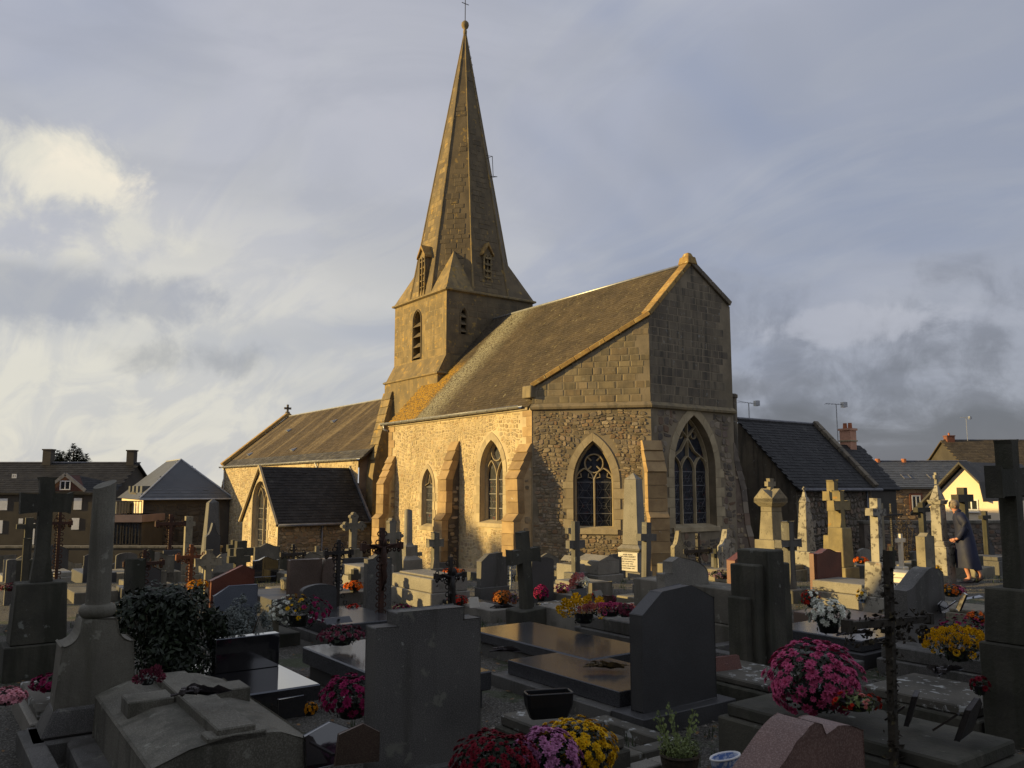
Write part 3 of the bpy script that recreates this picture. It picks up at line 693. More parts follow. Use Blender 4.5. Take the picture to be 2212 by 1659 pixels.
# --- buttresses with weathered offsets
def buttress(f, a, wd, prof, parent, m, m2=None, blk=.36):
    """prof: (height, projection) from the top down; body plus sloping weathering stones and blocks"""
    body = MB(); P = [(0.0, prof[0][0])]+[(c-.03, z) for z, c in prof]+[(0.0, prof[-1][0])]
    body.prism(P, lambda c, z, t: f(a+t, z, c-.02), 0.02, wd-.02)
    b = body.build('buttress', m2 or m, parent)
    side = [(.02, prof[-1][0]), (prof[-1][1]-.26, prof[-1][0])]+[(max(.03, c-.24), z) for z, c in reversed(prof[:-1])]
    if prof[-1][1] > .5:
        for off, nn in ((wd-.02, f.u), (.02, -f.u)): masonry(Frame(f(a+off, 0, -.02), f.n, (0, 0, 1), n=nn), side, [], b, 'side_stone', mt['rubble_grey'], h=(.1, .22), w=(.12, .34), relief=.028, jit=.025, rng=random.Random(int(wd*100)))
    for (z0, c0), (z1, c1) in zip(prof, prof[1:]):
        L = math.hypot(z0-z1, c1-c0); n = max(1, round(L/blk))
        slope = (c1-c0)/max(.01, (z0-z1))
        for i in range(n):
            t0, t1 = (i+.015)/n, (i+.985)/n
            za, ca = z0+(z1-z0)*t0, c0+(c1-c0)*t0; zb, cb = z0+(z1-z0)*t1, c0+(c1-c0)*t1
            bump = random.uniform(0, .02); dp = .26
            o = .035 if slope > .25 else .0
            q = [(max(ca-dp, -.05), za), (ca+bump, za), (cb+bump+o, zb+.02 if o else zb), (cb+bump+o*.6, zb), (max(cb-dp, -.05), zb)]
            MB().prism(q, lambda c, z, t: f(a+t, z, c), -.012, wd+.012).build('stone', m, b)
    return b
def aS(px, py=1150): return on_plane(fS, px, py)[0]
bA = 9.30
zt = lambda f, px, py: on_plane(f, px, py)[1]
buttress(fS, bA, .62, [(4.1, .04), (2.95, .60), (1.85, .56), (1.6, .74), (GB, .76)], CH, mt['quoin'], mt['rubble'])
buttress(fS, 5.02, .55, [(4.36, .04), (2.95, .56), (1.75, .58), (1.5, .74), (GB, .76)], CH, mt['quoin'], mt['rubble_dark'])
buttress(fS, .05, .6, [(3.96, .04), (2.8, .54), (1.6, .56), (1.4, .72), (GB, .74)], CH, mt['quoin'], mt['rubble'])
c25, s25 = math.cos(R(25)), math.sin(R(25))
buttress(Frame((C2.x-s25*.30-c25*.16, C2.y-c25*.30+s25*.16, 0), (s25, c25, 0), n=(c25, -s25, 0)), 0, .60, [(4.15, .16), (3.15, .58), (1.95, .60), (1.75, .74), (GB, .76)], CH, mt['quoin'], mt['rubble_dark'])
fB = Frame((0, 2.08, 0), (-1, 0, 0), n=(0, 1, 0))
buttress(fB, .0, .6, [(4.2, .0), (2.6, .55), (1.4, .7), (.6, .95), (GB, 1.0)], CH, mt['rubble_dark'], mt['rubble_dark'])
MB().lathe([(.16, 2.0), (.16, 5.85), (.20, 5.88), (.20, 5.98), (.13, 6.02)], 14, -.85, 3.1).build('chimney_flue', mt['ashlar_dark'], CH, smooth=False)

# --- tower
TX0, TX1, TY = -16.35, -11.64, 2.35
ZT = 11.2
tw = MB()
fl = .45
def trg(z, s, e=0.0): return [(TX0-e, -TY-s, z), (TX1+e, -TY-s, z), (TX1+e, TY+e, z), (TX0-e, TY+e, z)]
tw.loft([trg(-1.5, fl, .05), trg(7.53, fl, .05), trg(7.53, fl-.02, .03), trg(8.35, 0, .0)])
tw.add([(TX1, TY, 8.35), (TX0, TY, 8.35), (TX0, TY, ZT), (TX1, TY, ZT), (TX0, -TY, 8.35), (TX0, -TY, ZT)], [(0, 1, 2, 3), (1, 4, 5, 2)])
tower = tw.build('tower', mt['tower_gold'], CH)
fTS = Frame((TX0, -TY-.01, 8.4), (1, 0, 0), n=(0, -1, 0)); TWd = TX1-TX0
fTE = Frame((TX1, -TY, 0), (0, 1, 0), n=(1, 0, 0))
def lancet_tower(f, a0, a1, z0, zs, za, lv, parent):
    """deep louvred lancet cut as a dark recess with stone louvres"""
    n = MB(); op = hole(a0, a1, z0, zs, za)
    fr = wall_face(f, WO[0], [op], .42, 'belfry_wall', mt[WO[1]], parent); n.prism(op, f, -.46, -.42); n.build('belfry_dark', mt['iron_black'], fr)
    ring = MB(); barpath(ring, f, [(a0-.05, z0)]+arch(a0-.05, a1+.05, zs, za+.06)+[(a1+.05, z0)], .1, -.02, .04); ring.build('surround', mt['tower'], fr)
    for i in range(lv):
        z = z0+.12+(zs+.1-z0)*i/lv
        MB().add([f(a0, z, .03), f(a1, z, .03), f(a1, z+.22, -.2), f(a0, z+.22, -.2), f(a0, z-.03, .03), f(a1, z-.03, .03), f(a1, z+.18, -.2), f(a0, z+.18, -.2)],
                 [(0, 1, 2, 3), (4, 5, 1, 0), (7, 6, 5, 4), (0, 3, 7, 4), (1, 5, 6, 2)]).build('louvre', mt['lead'] if lv > 4 else mt['tower'], fr)
    return fr
fTS0 = Frame((TX0, -TY-.03, 0), (1, 0, 0), n=(0, -1, 0))
A = [on_plane(fTS0, 893, 728)[0], on_plane(fTS0, 907, 728)[0]]; zt_, zb_ = on_plane(fTS0, 900, 672)[1], on_plane(fTS0, 900, 786)[1]; zS_ = zt_
# the wall leans out lower down, so the opening is framed by its own upright reveal
fTS1 = Frame((TX0, -TY, 0), (1, 0, 0), n=(0, -1, 0)); WO = ([(0, 8.35), (TWd, 8.35), (TWd, ZT), (0, ZT)], 'tower_gold')
AS = A
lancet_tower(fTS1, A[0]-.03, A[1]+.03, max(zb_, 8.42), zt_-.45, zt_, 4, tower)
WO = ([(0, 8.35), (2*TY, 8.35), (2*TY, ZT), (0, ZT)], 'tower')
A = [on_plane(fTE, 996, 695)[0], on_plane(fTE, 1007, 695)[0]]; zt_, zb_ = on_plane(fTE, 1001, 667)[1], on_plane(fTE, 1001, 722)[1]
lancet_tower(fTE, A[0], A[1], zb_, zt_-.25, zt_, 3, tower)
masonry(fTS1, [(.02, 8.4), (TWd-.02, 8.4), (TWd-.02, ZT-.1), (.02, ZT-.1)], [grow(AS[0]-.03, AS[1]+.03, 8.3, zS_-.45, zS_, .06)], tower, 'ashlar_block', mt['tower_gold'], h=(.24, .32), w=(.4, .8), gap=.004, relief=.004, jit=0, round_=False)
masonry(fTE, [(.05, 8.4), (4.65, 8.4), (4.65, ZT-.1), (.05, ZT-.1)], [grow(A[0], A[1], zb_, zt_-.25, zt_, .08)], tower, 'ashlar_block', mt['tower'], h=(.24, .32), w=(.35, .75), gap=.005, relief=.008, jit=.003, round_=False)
# cornice and string
def band(z, s, e, h, pr, m, parent, name):
    mb = MB(); mb.loft([trg(z, s, e), trg(z+h*.3, s+pr, e+pr), trg(z+h*.7, s+pr, e+pr), trg(z+h, s, e)]); return mb.build(name, m, parent)
band(ZT-.05, .0, .0, .18, .12, mt['tower_gold'], tower, 'cornice')
band(7.45, fl, .05, .14, .07, mt['tower_gold'], tower, 'string_course')
# raking buttress between tower and nave
NXE = -16.2
fW = Frame((-16.35, -TY-fl, 0), (1, 0, 0), n=(0, -1, 0))
mbk = MB(); mbk.prism([(0, 7.1), (.05, 7.05), (.85, 3.9), (.95, 3.2), (.95, -1.5), (0, -1.5)], lambda c, z, t: fW(t, z, c), 0.0, .80)
MB().add([(NXE, -4.12, -2), (NXE, 4.12, -2), (NXE, 4.12, 4.0), (NXE, 0, 7.4), (NXE, -4.12, 4.0)], [(0, 1, 2, 3, 4)]).build('nave_east_wall', mt['rubble_dark'], CH)
rk = mbk.build('raking_buttress', mt['tower_gold'], CH)
for i in range(9):
    t0, t1 = i/9+.006, (i+1)/9-.006
    p, q = Vector((.05, 7.05)).lerp(Vector((.85, 3.9)), t0), Vector((.05, 7.05)).lerp(Vector((.85, 3.9)), t1)
    MB().prism([(p.x-.15, p.y), (p.x+.03, p.y+.01), (q.x+.045, q.y), (q.x-.15, q.y)], lambda c, z, t: fW(t, z, c), -.015, .815).build('stone', mt['tower_gold'], rk)
# --- spire
ZP = 25.15; SCX, SCY = (TX0+TX1)/2, 0.0; ap = 2.33
def octa(z, e=0.0):
    r = (ap*(ZP-z)/(ZP-ZT)+e)/math.cos(math.pi/8)
    return [(SCX+r*math.cos(math.pi/8+k*math.pi/4), SCY+r*math.sin(math.pi/8+k*math.pi/4), z) for k in range(8)]
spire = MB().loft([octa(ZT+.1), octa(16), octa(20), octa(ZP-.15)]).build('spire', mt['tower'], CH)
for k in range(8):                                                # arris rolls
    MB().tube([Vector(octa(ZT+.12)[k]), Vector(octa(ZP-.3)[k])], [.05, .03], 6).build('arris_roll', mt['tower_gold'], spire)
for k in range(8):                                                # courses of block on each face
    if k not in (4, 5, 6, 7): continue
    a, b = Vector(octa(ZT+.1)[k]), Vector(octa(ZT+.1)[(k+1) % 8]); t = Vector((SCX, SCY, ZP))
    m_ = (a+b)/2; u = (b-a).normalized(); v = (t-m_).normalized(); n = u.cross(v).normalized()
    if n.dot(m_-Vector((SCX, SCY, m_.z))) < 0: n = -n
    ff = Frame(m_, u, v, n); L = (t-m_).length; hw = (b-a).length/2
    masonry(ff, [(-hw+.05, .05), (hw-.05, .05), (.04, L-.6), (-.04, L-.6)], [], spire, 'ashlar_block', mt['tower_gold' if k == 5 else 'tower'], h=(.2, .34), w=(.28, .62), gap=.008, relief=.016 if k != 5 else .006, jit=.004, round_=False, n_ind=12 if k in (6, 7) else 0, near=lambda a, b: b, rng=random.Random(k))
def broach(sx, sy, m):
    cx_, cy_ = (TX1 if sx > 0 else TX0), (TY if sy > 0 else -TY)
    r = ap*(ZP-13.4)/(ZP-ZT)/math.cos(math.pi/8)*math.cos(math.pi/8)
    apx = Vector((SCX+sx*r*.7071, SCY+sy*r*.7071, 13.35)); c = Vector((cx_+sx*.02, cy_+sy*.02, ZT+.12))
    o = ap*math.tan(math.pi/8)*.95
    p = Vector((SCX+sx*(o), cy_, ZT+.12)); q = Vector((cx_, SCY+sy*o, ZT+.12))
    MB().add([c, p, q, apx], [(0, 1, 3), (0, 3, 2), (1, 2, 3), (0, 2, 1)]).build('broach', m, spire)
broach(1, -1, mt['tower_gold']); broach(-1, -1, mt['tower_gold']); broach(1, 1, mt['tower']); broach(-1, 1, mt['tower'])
def lucarne(f, a, parent, w_=.30, dep=.04):
    """gabled spire light: two slender colonnettes, louvres and a stone gablet"""
    l = MB(); z0, z1 = ZT+.12, ZT+1.95; c = dep
    l.prism([(a-w_+.1, z0), (a+w_-.1, z0), (a+w_-.1, z1), (a, z1+.45), (a-w_+.1, z1)], f, -1.1, -.35)
    lu = l.build('lucarne', mt['tower'], parent)
    for s in (-1, 0, 1): MB().tube([f(a+s*(w_-.06), z0, c), f(a+s*(w_-.06), z1, c)], .045, 8).build('colonnette', mt['tower_gold'], lu, smooth=True)
    for s in (-1, 1): MB().prism([(a+s*(w_-.04), z0), (a+s*w_, z0), (a+s*w_, z1), (a+s*(w_-.04), z1)], f, -1.0, c-.04).build('cheek', mt['tower'], lu)
    MB().prism([(a-w_+.08, z0), (a+w_-.08, z0), (a+w_-.08, z1), (a-w_+.08, z1)], f, -.30, -.28).build('opening', mt['iron_black'], lu)
    for i in range(6):
        z = z0+.15+i*.3
        MB().add([f(a-w_+.08, z, .04), f(a+w_-.08, z, .04), f(a+w_-.08, z+.2, -.18), f(a-w_+.08, z+.2, -.18), f(a-w_+.08, z-.04, .04), f(a+w_-.08, z-.04, .04)], [(0, 1, 2, 3), (4, 5, 1, 0)]).build('louvre', mt['tower_gold'], lu)
    g = MB(); g.prism([(a-w_-.07, z1-.05), (a-w_-.07, z1+.05), (a, z1+.58), (a+w_+.07, z1+.05), (a+w_+.07, z1-.05), (a, z1+.42)], f, -1.25, c+.1); g.build('gablet', mt['coping'], lu)
    MB().prism([(a-w_, z1-.05), (a+w_, z1-.05), (a, z1+.44)], f, -.9, c).build('tympanum', mt['tower_gold'], lu)
lucarne(Frame((SCX, -TY+.10, 0), (1, 0, 0), n=(0, -1, 0)), .1, spire)
lucarne(Frame((TX1-.12, SCY, 0), (0, 1, 0), n=(1, 0, 0)), -.1, spire, .24, -.05)
MB().lathe([(.03, ZP-.35), (.09, ZP-.3), (.10, ZP-.12), (.06, ZP-.05), (.15, ZP+.05), (.19, ZP+.18), (.17, ZP+.3), (.09, ZP+.39), (.03, ZP+.42)], 16, SCX, SCY).build('ball_finial', mt['tower_gold'], spire, smooth=True)
ic = MB().tube([(SCX, SCY, ZP+.38), (SCX, SCY, ZP+1.7)], .022, 6).tube([(SCX, SCY-.2, ZP+1.32), (SCX, SCY+.2, ZP+1.32)], .018, 6); ic.build('iron_cross', mt['iron_black'], spire)
def rung(z, k=7, out=.14):
    a = Vector(octa(z)[k]); b = Vector(octa(z)[(k+1) % 8]); return a, b
for z in (24.2, 23.6, 23.2, 22.5, 21.9, 21.3):
    a = Vector(octa(z)[0]); d = Vector((.35, .94, 0)); s = Vector((0, 0, .07))
    MB().tube([a, a+d*.09, a+d*.09-s, a-s], .012, 5).build('rung', mt['iron_black'], spire)
a, b = Vector(octa(18.35)[0]), Vector(octa(17.3)[0]); d = Vector((.35, .94, 0))
MB().tube([a, a+d*.34, b+d*.22, b], .018, 5).tube([a-Vector((0, 0, .18)), a+d*.34], .012, 5).tube([b-Vector((0, 0, .1)), b+d*.4], .012, 5).tube([b, b+d*.42], .018, 5).build('ladder_bracket', mt['iron_black'], spire)

# --- nave
NX0, NX1, NY = -36.15, -16.3, 4.12; NE, NR = 4.0, 7.42
fNv = Frame((NX0, -NY, 0), (1, 0, 0), n=(0, -1, 0)); LNv = NX1-NX0
nv = wall_face(fNv, [(0, -2.4), (LNv, -2.4), (LNv, NE), (0, NE)], [], .1, 'nave_wall', mt['mortar'], CH)
masonry(fNv, [(.02, -1.2), (LNv, -1.2), (LNv, NE-.05), (.02, NE-.05)], [], nv, 'stone', mt['rubble'], h=(.10, .22), w=(.12, .42), relief=.015, jit=.03)
MB().prism([(-4.12, -2.4), (4.12, -2.4), (4.12, NE), (0, NR), (-4.12, NE)], lambda a, b, c: Vector((NX0+c, a, b)), -.02, .3).build('west_gable', mt['rubble_dark'], CH)
nsl = math.hypot(NY+.1, NR-NE)
fNR = Frame((NX0, -NY-.1, NE), (1, 0, 0), (0, NY+.1, NR-NE), n=(0, -(NR-NE), NY+.1))
nr = slab(fNR, [(0, 0), (LNv+.45, 0), (LNv+.1, nsl), (0, nsl)], -.1, 0, 'nave_roof', mt['slate_old'], CH)
MB().add([(NX0, 0, NR), (NX1+.3, 0, NR), (NX1+.3, NY+.1, NE), (NX0, NY+.1, NE)], [(0, 1, 2, 3)]).build('north_slope', mt['slate_old'], nr)
slates(fNR, [(.25, .68), (LNv+.4, .68), (LNv+.1, nsl), (.25, nsl)], nr, mt['slate_nave'], exp=.16, wd=.24)
slates(fNR, [(.25, 0), (LNv+.45, 0), (LNv+.4, .68), (.25, .68)], nr, mt['slate_old'], exp=.16, wd=.24)
MB().tube([(NX0+.3, 0, NR+.03), (NX1+.2, 0, NR+.03)], .05, 8).build('ridge_capping', mt['zinc'], nr)
coping((NX0+.05, -NY-.15, NE+.12), (NX0+.05, 0, NR+.2), .7, .45, .2, mt['coping'], nr)
coping((NX0+.05, 0, NR+.2), (NX0+.05, NY+.15, NE+.12), .7, .45, .2, mt['coping'], nr)
MB().box(NX0, NX0+.1, -.06, .06, NR+.25, NR+.85).box(NX0, NX0+.1, -.24, .24, NR+.52, NR+.66).box(NX0-.07, NX0+.15, -.12, .12, NR+.2, NR+.36).build('gable_cross', mt['ashlar_dark'], CH)
gutter((NX0-.15, -NY-.2, NE-.02), (NX1+.4, -NY-.2, NE-.02), .08, nr, mt['zinc'])
MB().tube([(NX0+.35, -NY-.16, NE-.1), (NX0+.35, -NY-.06, NE-.3), (NX0+.35, -NY-.06, -1.3)], .045, 8).build('downpipe', mt['white_paint'], nv, smooth=True)
MB().tube([(-20.9, -NY-.16, NE-.1), (-20.9, -NY-.06, NE-.3), (-20.9, -NY-.06, 2.6)], .045, 8).build('downpipe', mt['white_paint'], nv, smooth=True)
for a_, b_ in ((4.3, 3.3), (10.6, 3.6), (2.6, .95), (9.8, 1.0)):  # small zinc roof vents
    MB().add([fNR(a_, b_, .03), fNR(a_+.35, b_, .03), fNR(a_+.3, b_+.35, .03), fNR(a_+.05, b_+.35, .03), fNR(a_+.05, b_, .17), fNR(a_+.3, b_, .17)], [(0, 1, 5, 4), (4, 5, 2, 3), (0, 4, 3), (1, 2, 5)]).build('roof_vent', mt['zinc'], nr)
buttress(Frame((NX0-.02, -NY, 0), (0, 1, 0), n=(-1, 0, 0)), .0, .6, [(3.2, .0), (1.4, 1.0), (-2, 1.05)], CH, mt['quoin'], mt['rubble'])

# --- side chapel under its own gable, standing out from the nave
PX0, PX1, PY = -19.3, -14.9, -8.3; PE, PR = 1.25, 3.55
fP = Frame((PX0, PY, 0), (1, 0, 0), n=(0, -1, 0)); PW = PX1-PX0
pa = [on_plane(fP, 545, 1120)[0], on_plane(fP, 577, 1120)[0]]
wp = (pa[0], pa[1], on_plane(fP, 560, 1192)[1], on_plane(fP, 560, 1086)[1], on_plane(fP, 562, 1052)[1])
pf = wall_face(fP, [(0, -2.2), (PW, -2.2), (PW, PE), (PW/2, PR), (0, PE)], [hole(*wp)], .35, 'chapel_front', mt['mortar'], CH)
masonry(fP, [(.02, -1.1), (PW-.02, -1.1), (PW-.02, PE), (PW/2, PR-.1), (.02, PE)], [grow(*wp, .16)], pf, 'stone', mt['rubble'], h=(.10, .2), w=(.12, .36), relief=.014, jit=.03)
lights_window(fP, *wp, .25, pf, 'lobe', mt['dressed'], ring=.14)
fPE = Frame((PX1, PY, 0), (0, 1, 0), n=(1, 0, 0)); PL = -NY-PY
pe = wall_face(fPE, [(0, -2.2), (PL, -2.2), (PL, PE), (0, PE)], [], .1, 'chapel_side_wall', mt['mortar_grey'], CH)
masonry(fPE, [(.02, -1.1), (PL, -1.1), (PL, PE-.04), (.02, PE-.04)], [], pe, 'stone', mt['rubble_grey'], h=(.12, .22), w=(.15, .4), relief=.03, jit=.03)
MB().add([(PX0, PY, -2), (PX0, -NY, -2), (PX0, -NY, PE), (PX0, PY, PE)], [(0, 1, 2, 3)]).build('chapel_west_wall', mt['rubble'], CH)
ps = math.hypot(PW/2+.12, PR-PE+.12)
fPR = Frame((PX1+.12, PY-.08, PE-.12), (0, 1, 0), (-(PW/2+.12), 0, PR-PE+.12), n=(PR-PE+.12, 0, PW/2+.12))
pr = slab(fPR, [(0, 0), (PL+.1, 0), (PL+.1, ps), (0, ps)], -.08, 0, 'chapel_roof', mt['slate_dark'], CH)
slates(fPR, [(.05, 0), (PL+.08, 0), (PL+.08, ps), (.05, ps)], pr, mt['slate_dark'], exp=.16, wd=.24)
MB().add([(PX0-.12, PY-.08, PE-.12), (PX0-.12, -NY, PE-.12), (PX0+PW/2, -NY, PR), (PX0+PW/2, PY-.08, PR)], [(0, 1, 2, 3)]).build('west_slope', mt['slate_dark'], pr)
for s, x in ((1, PX1+.14), (-1, PX0-.14)):
    MB().bar((x, PY-.1, PE-.1), (PX0+PW/2, PY-.1, PR+.06), .10, .09, up=(0, 1, 0)).build('verge', mt['dressed'], pr)
MB().bar((PX1+.12, -NY-.04, PE-.04), (PX0+PW/2, -NY-.04, PR+.06), .12, .08, up=(0, 1, 0)).build('flashing', mt['lead'], pr)
MB().tube([(PX1+.2, PY-.05, PE-.12), (PX1+.2, -NY, PE-.12)], .06, 8).build('gutter', mt['lead'], pr, smooth=True)
MB().tube([(PX1+.08, PY+1.9, PE-.15), (PX1+.06, PY+1.9, -1.2)], .04, 8).build('downpipe', mt['lead'], pe, smooth=True)

# --- sacristy beyond the east end, with its own steep roof
SX0, SX1, SY0, SY1 = -3.28, -.64, 6.5, 11.6; SE_, SR = 2.7, 5.42
fSE = Frame((SX1-.1, SY0, 0), (0, 1, 0), n=(1, 0, 0)); SL_ = SY1-SY0
VE = thing('sacristy', 'low stone vestry annexe with dark slate roof to the right of the chancel', 'annexe', (5.91, 27.13, 0), R(-54))
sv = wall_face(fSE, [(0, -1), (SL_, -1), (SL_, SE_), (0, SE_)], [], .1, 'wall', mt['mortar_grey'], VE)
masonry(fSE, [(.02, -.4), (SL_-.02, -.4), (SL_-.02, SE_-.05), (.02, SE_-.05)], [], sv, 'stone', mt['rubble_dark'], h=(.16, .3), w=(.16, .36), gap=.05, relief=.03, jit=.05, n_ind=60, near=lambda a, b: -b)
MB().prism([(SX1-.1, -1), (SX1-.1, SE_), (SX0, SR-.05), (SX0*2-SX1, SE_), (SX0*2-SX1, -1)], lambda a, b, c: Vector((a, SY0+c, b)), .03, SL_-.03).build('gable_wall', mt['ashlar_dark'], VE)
ss = math.hypot(SX1-SX0+.15, SR-SE_+.1)
fSR = Frame((SX1+.12, SY0-.12, SE_-.1), (0, 1, 0), (SX0-SX1-.12, 0, SR-SE_+.1), n=(SR-SE_+.1, 0, SX1-SX0+.12))
sr = slab(fSR, [(0, 0), (SL_+.1, 0), (SL_+.1, ss), (0, ss)], -.08, 0, 'roof', mt['slate_dark'], VE)
slates(fSR, [(0, 0), (SL_, 0), (SL_, ss), (0, ss)], sr, mt['slate_dark'], exp=.16, wd=.22, n_ind=120)
MB().tube([(SX0, SY0-.12, SR+.03), (SX0, SY1, SR+.03)], .06, 8).build('ridge_capping', mt['lead'], sr, smooth=True)
MB().tube([(SX1+.2, SY0-.1, SE_-.12), (SX1+.2, SY1+.3, SE_-.12)], .06, 8).build('gutter', mt['lead'], sr, smooth=True)
coping((SX1+.1, SY1+.05, SE_+.02), (SX0, SY1+.05, SR+.12), .6, .3, .16, mt['ashlar_dark'], sr)
MB().tube([(SX1, SY1-.5, SE_-.1), (SX1, SY1-.5, .2)], .04, 8).build('downpipe', mt['lead'], sv, smooth=True)
# ------------------------------------------------------------------ ground
def make_ground():
    ys = [-60, -30, -10, -4, 0]; y = 1.0
    while y < 60: ys.append(y); y += .22+y*.012
    ys += [66, 75, 90, 110, 140, 200, 320, 600, 1200, 2500]
    xs = [-2500, -1000, -400, -200, -120, -80, -60, -45]
    x = -36.0
    while x < 30: xs.append(x); x += .35
    xs += [34, 45, 60, 90, 150, 300, 800, 2500]
    vs = []
    for y in ys:
        for x in xs:
            z = ground(x, y)
            if abs(x) < 40 and 0 < y < 60: z += .025*(mnoise.noise(Vector((x*.9, y*.9, 0))))+.012*mnoise.noise(Vector((x*4, y*4, 3)))-.01
            vs.append((x, y, z))
    n = len(xs)
    fs = [(j*n+i, j*n+i+1, (j+1)*n+i+1, (j+1)*n+i) for j in range(len(ys)-1) for i in range(n-1)]
    o = MB().add(vs, fs).build('ground', mt['soil'], kind='structure', smooth=True); return o
make_ground()
def scatter(name, m, n, area, size, kind='stuff', flat=.5, seed=1):
    rng = random.Random(seed); mb = MB()
    for i in range(n):
        y = area[2]+(area[3]-area[2])*rng.random()**1.3; x = rng.uniform(area[0], area[1])*(y/area[3]) if area[4] else rng.uniform(area[0], area[1])
        z = ground(x, y); s = rng.uniform(*size); a = rng.uniform(0, 6.28)
        vs = []
        for (ux, uy, uz) in ((-1, -.6, 0), (1, -.7, 0), (.8, .8, 0), (-.9, .7, 0), (-.4, -.2, 1), (.4, .3, .9)):
            px_, py_ = ux*s*rng.uniform(.7, 1.1), uy*s*rng.uniform(.7, 1.1)
            vs.append((x+px_*math.cos(a)-py_*math.sin(a), y+px_*math.sin(a)+py_*math.cos(a), z-.012+uz*s*flat*rng.uniform(.7, 1.2)))
        mb.add(vs, [(0, 1, 4), (1, 5, 4), (1, 2, 5), (2, 3, 5), (3, 4, 5), (3, 0, 4)])
    return mb.build(name, m, kind=kind)
scatter('gravel', mt['gravel'], 9000, (-8, 9, 3.2, 13, True), (.008, .022), seed=4)
scatter('gravel', mt['gravel'], 6000, (-12, 14, 12, 24, True), (.012, .03), seed=5)
def tufts(n, area, seed, m):
    rng = random.Random(seed); mb = MB()
    for i in range(n):
        y = rng.uniform(area[2], area[3]); x = rng.uniform(area[0], area[1]); z = ground(x, y)-.01
        if mnoise.noise(Vector((x*.7, y*.7, 9))) < .05: continue
        for k in range(9):
            a = rng.uniform(0, 6.28); h = rng.uniform(.04, .13); l = rng.uniform(.01, .05); bx, by = x+rng.uniform(-.05, .05), y+rng.uniform(-.05, .05)
            mb.add([(bx-.004*math.sin(a), by+.004*math.cos(a), z), (bx+.004*math.sin(a), by-.004*math.cos(a), z), (bx+l*math.cos(a), by+l*math.sin(a), z+h)], [(0, 1, 2)])
    return mb.build('grass', m, kind='stuff')
tufts(2600, (-7, 12, 4, 20), 11, mt['leaf'])
# ------------------------------------------------------------------ grave builders. Local frame of a grave: X towards the east (head end), Y across, Z up
GA = R(-54)
def base(px, d=None, py=None):
    return at_ground(px, py) if d is None else at_depth(px, d)
def width_of(pxc, pxr, x, y, z): return span(pxc, pxr, x, y, z)
NV = Vector((math.sin(R(54)), math.cos(R(54)), 0))        # local +Y in the world
NU = Vector((math.sin(R(144)), math.cos(R(144)), 0))      # local +X in the world
PROF = {
 'flat': lambda W: [(0, 0), (W, 0)],
 'step': lambda W: [(0, 0), (W*.19, 0), (W*.19, .11), (W*.83, .11), (W*.83, .0), (W, 0)],
 'peak': lambda W: [(0, 0), (W*.28, .17), (W*.68, .20), (W, .08)],
 'gable': lambda W: [(0, 0), (W*.5, W*.22), (W, 0)],
 'chamfer': lambda W: [(0, 0), (W*.3, .12), (W*.8, .14), (W*.8, .06), (W, .06), (W, 0)],
 'round': lambda W: [(W*.5-W*.5*math.cos(t*math.pi/12), W*.16*math.sin(t*math.pi/12)) for t in range(13)],
 'arc': lambda W: [(0, 0), (W*.16, 0), (W*.16, .14)]+[(W*(.16+.84*math.sin(t*math.pi/16)), .14+.05-.24*(1-math.cos(t*math.pi/16))) for t in range(1, 9)],
 'wave': lambda W: [(W*t/14, .22*(.5-.5*math.cos(min(1, t/10)*math.pi))-(.06*max(0, (t-10)/4)**2)) for t in range(15)],
 'ogee': lambda W: [(0, 0), (W*.05, .03), (W*.18, .06), (W*.30, .15), (W*.40, .30), (W*.44, .36), (W*.56, .36), (W*.60, .30), (W*.70, .15), (W*.82, .06), (W*.95, .03), (W, 0)],
 'slant': lambda W: [(0, -.02), (W*.78, .42), (W, .30)],
 'shoulder': lambda W: [(0, 0), (W*.34, 0), (W*.34, .16), (W*.66, .16), (W*.66, 0), (W, 0)],
 'wavy_side': lambda W: [(0, 0), (W, 0)],
}
def stele_mesh(mb, W, H, T, prof, z0=0):
    top = [(a, H+b) for a, b in PROF[prof](W)]
    poly = [(0, z0)]+top+[(W, z0)]
    return mb.prism(poly, lambda a, b, c: Vector((c, a, b)), -T, 0.0)
def stele(label, pxc, pxr, pyt, m, d=None, py=None, T=.12, prof='flat', sill=None, group=None, name='headstone', lean=0.0, rz=0.0, slab_=None, bev=.008, foot=0.0, cat='gravestone'):
    """upright stone whose near vertical edge stands at pxc; optional plinth (projection, height)"""
    x, y, z = base(pxc, d, py); zt_ = z_for(pyt, x, y); W_ = width_of(pxc, pxr, x, y, z+.5)
    H = max(.15, zt_-z); t = thing(name, label, cat, (x, y, z), GA+rz, group, ry=lean)
    z0 = 0
    if sill:
        pr, ph = sill; z0 = ph
        MB().box(-T-pr, pr, -pr, W_+pr, -.05, ph).build('plinth', mt[m], t, bevel=bev)
    mb = MB(); stele_mesh(mb, W_, H, T, prof, z0-.03 if not sill else z0+.002); mb.build('stone', mt[m], t, bevel=bev)
    if slab_:
        L, hh, mm, ov = slab_
        MB().box(-T-L-ov, -T-.01-(sill[0] if sill else 0), -ov, W_+ov, -.06, hh*.45).build('kerb', mt['granite'], t, bevel=bev)
        MB().box(-T-L, -T-.02-(sill[0] if sill else 0), .0, W_, hh*.45+.002, hh).build('slab', mt[mm], t, bevel=bev)
    return t, W_, H
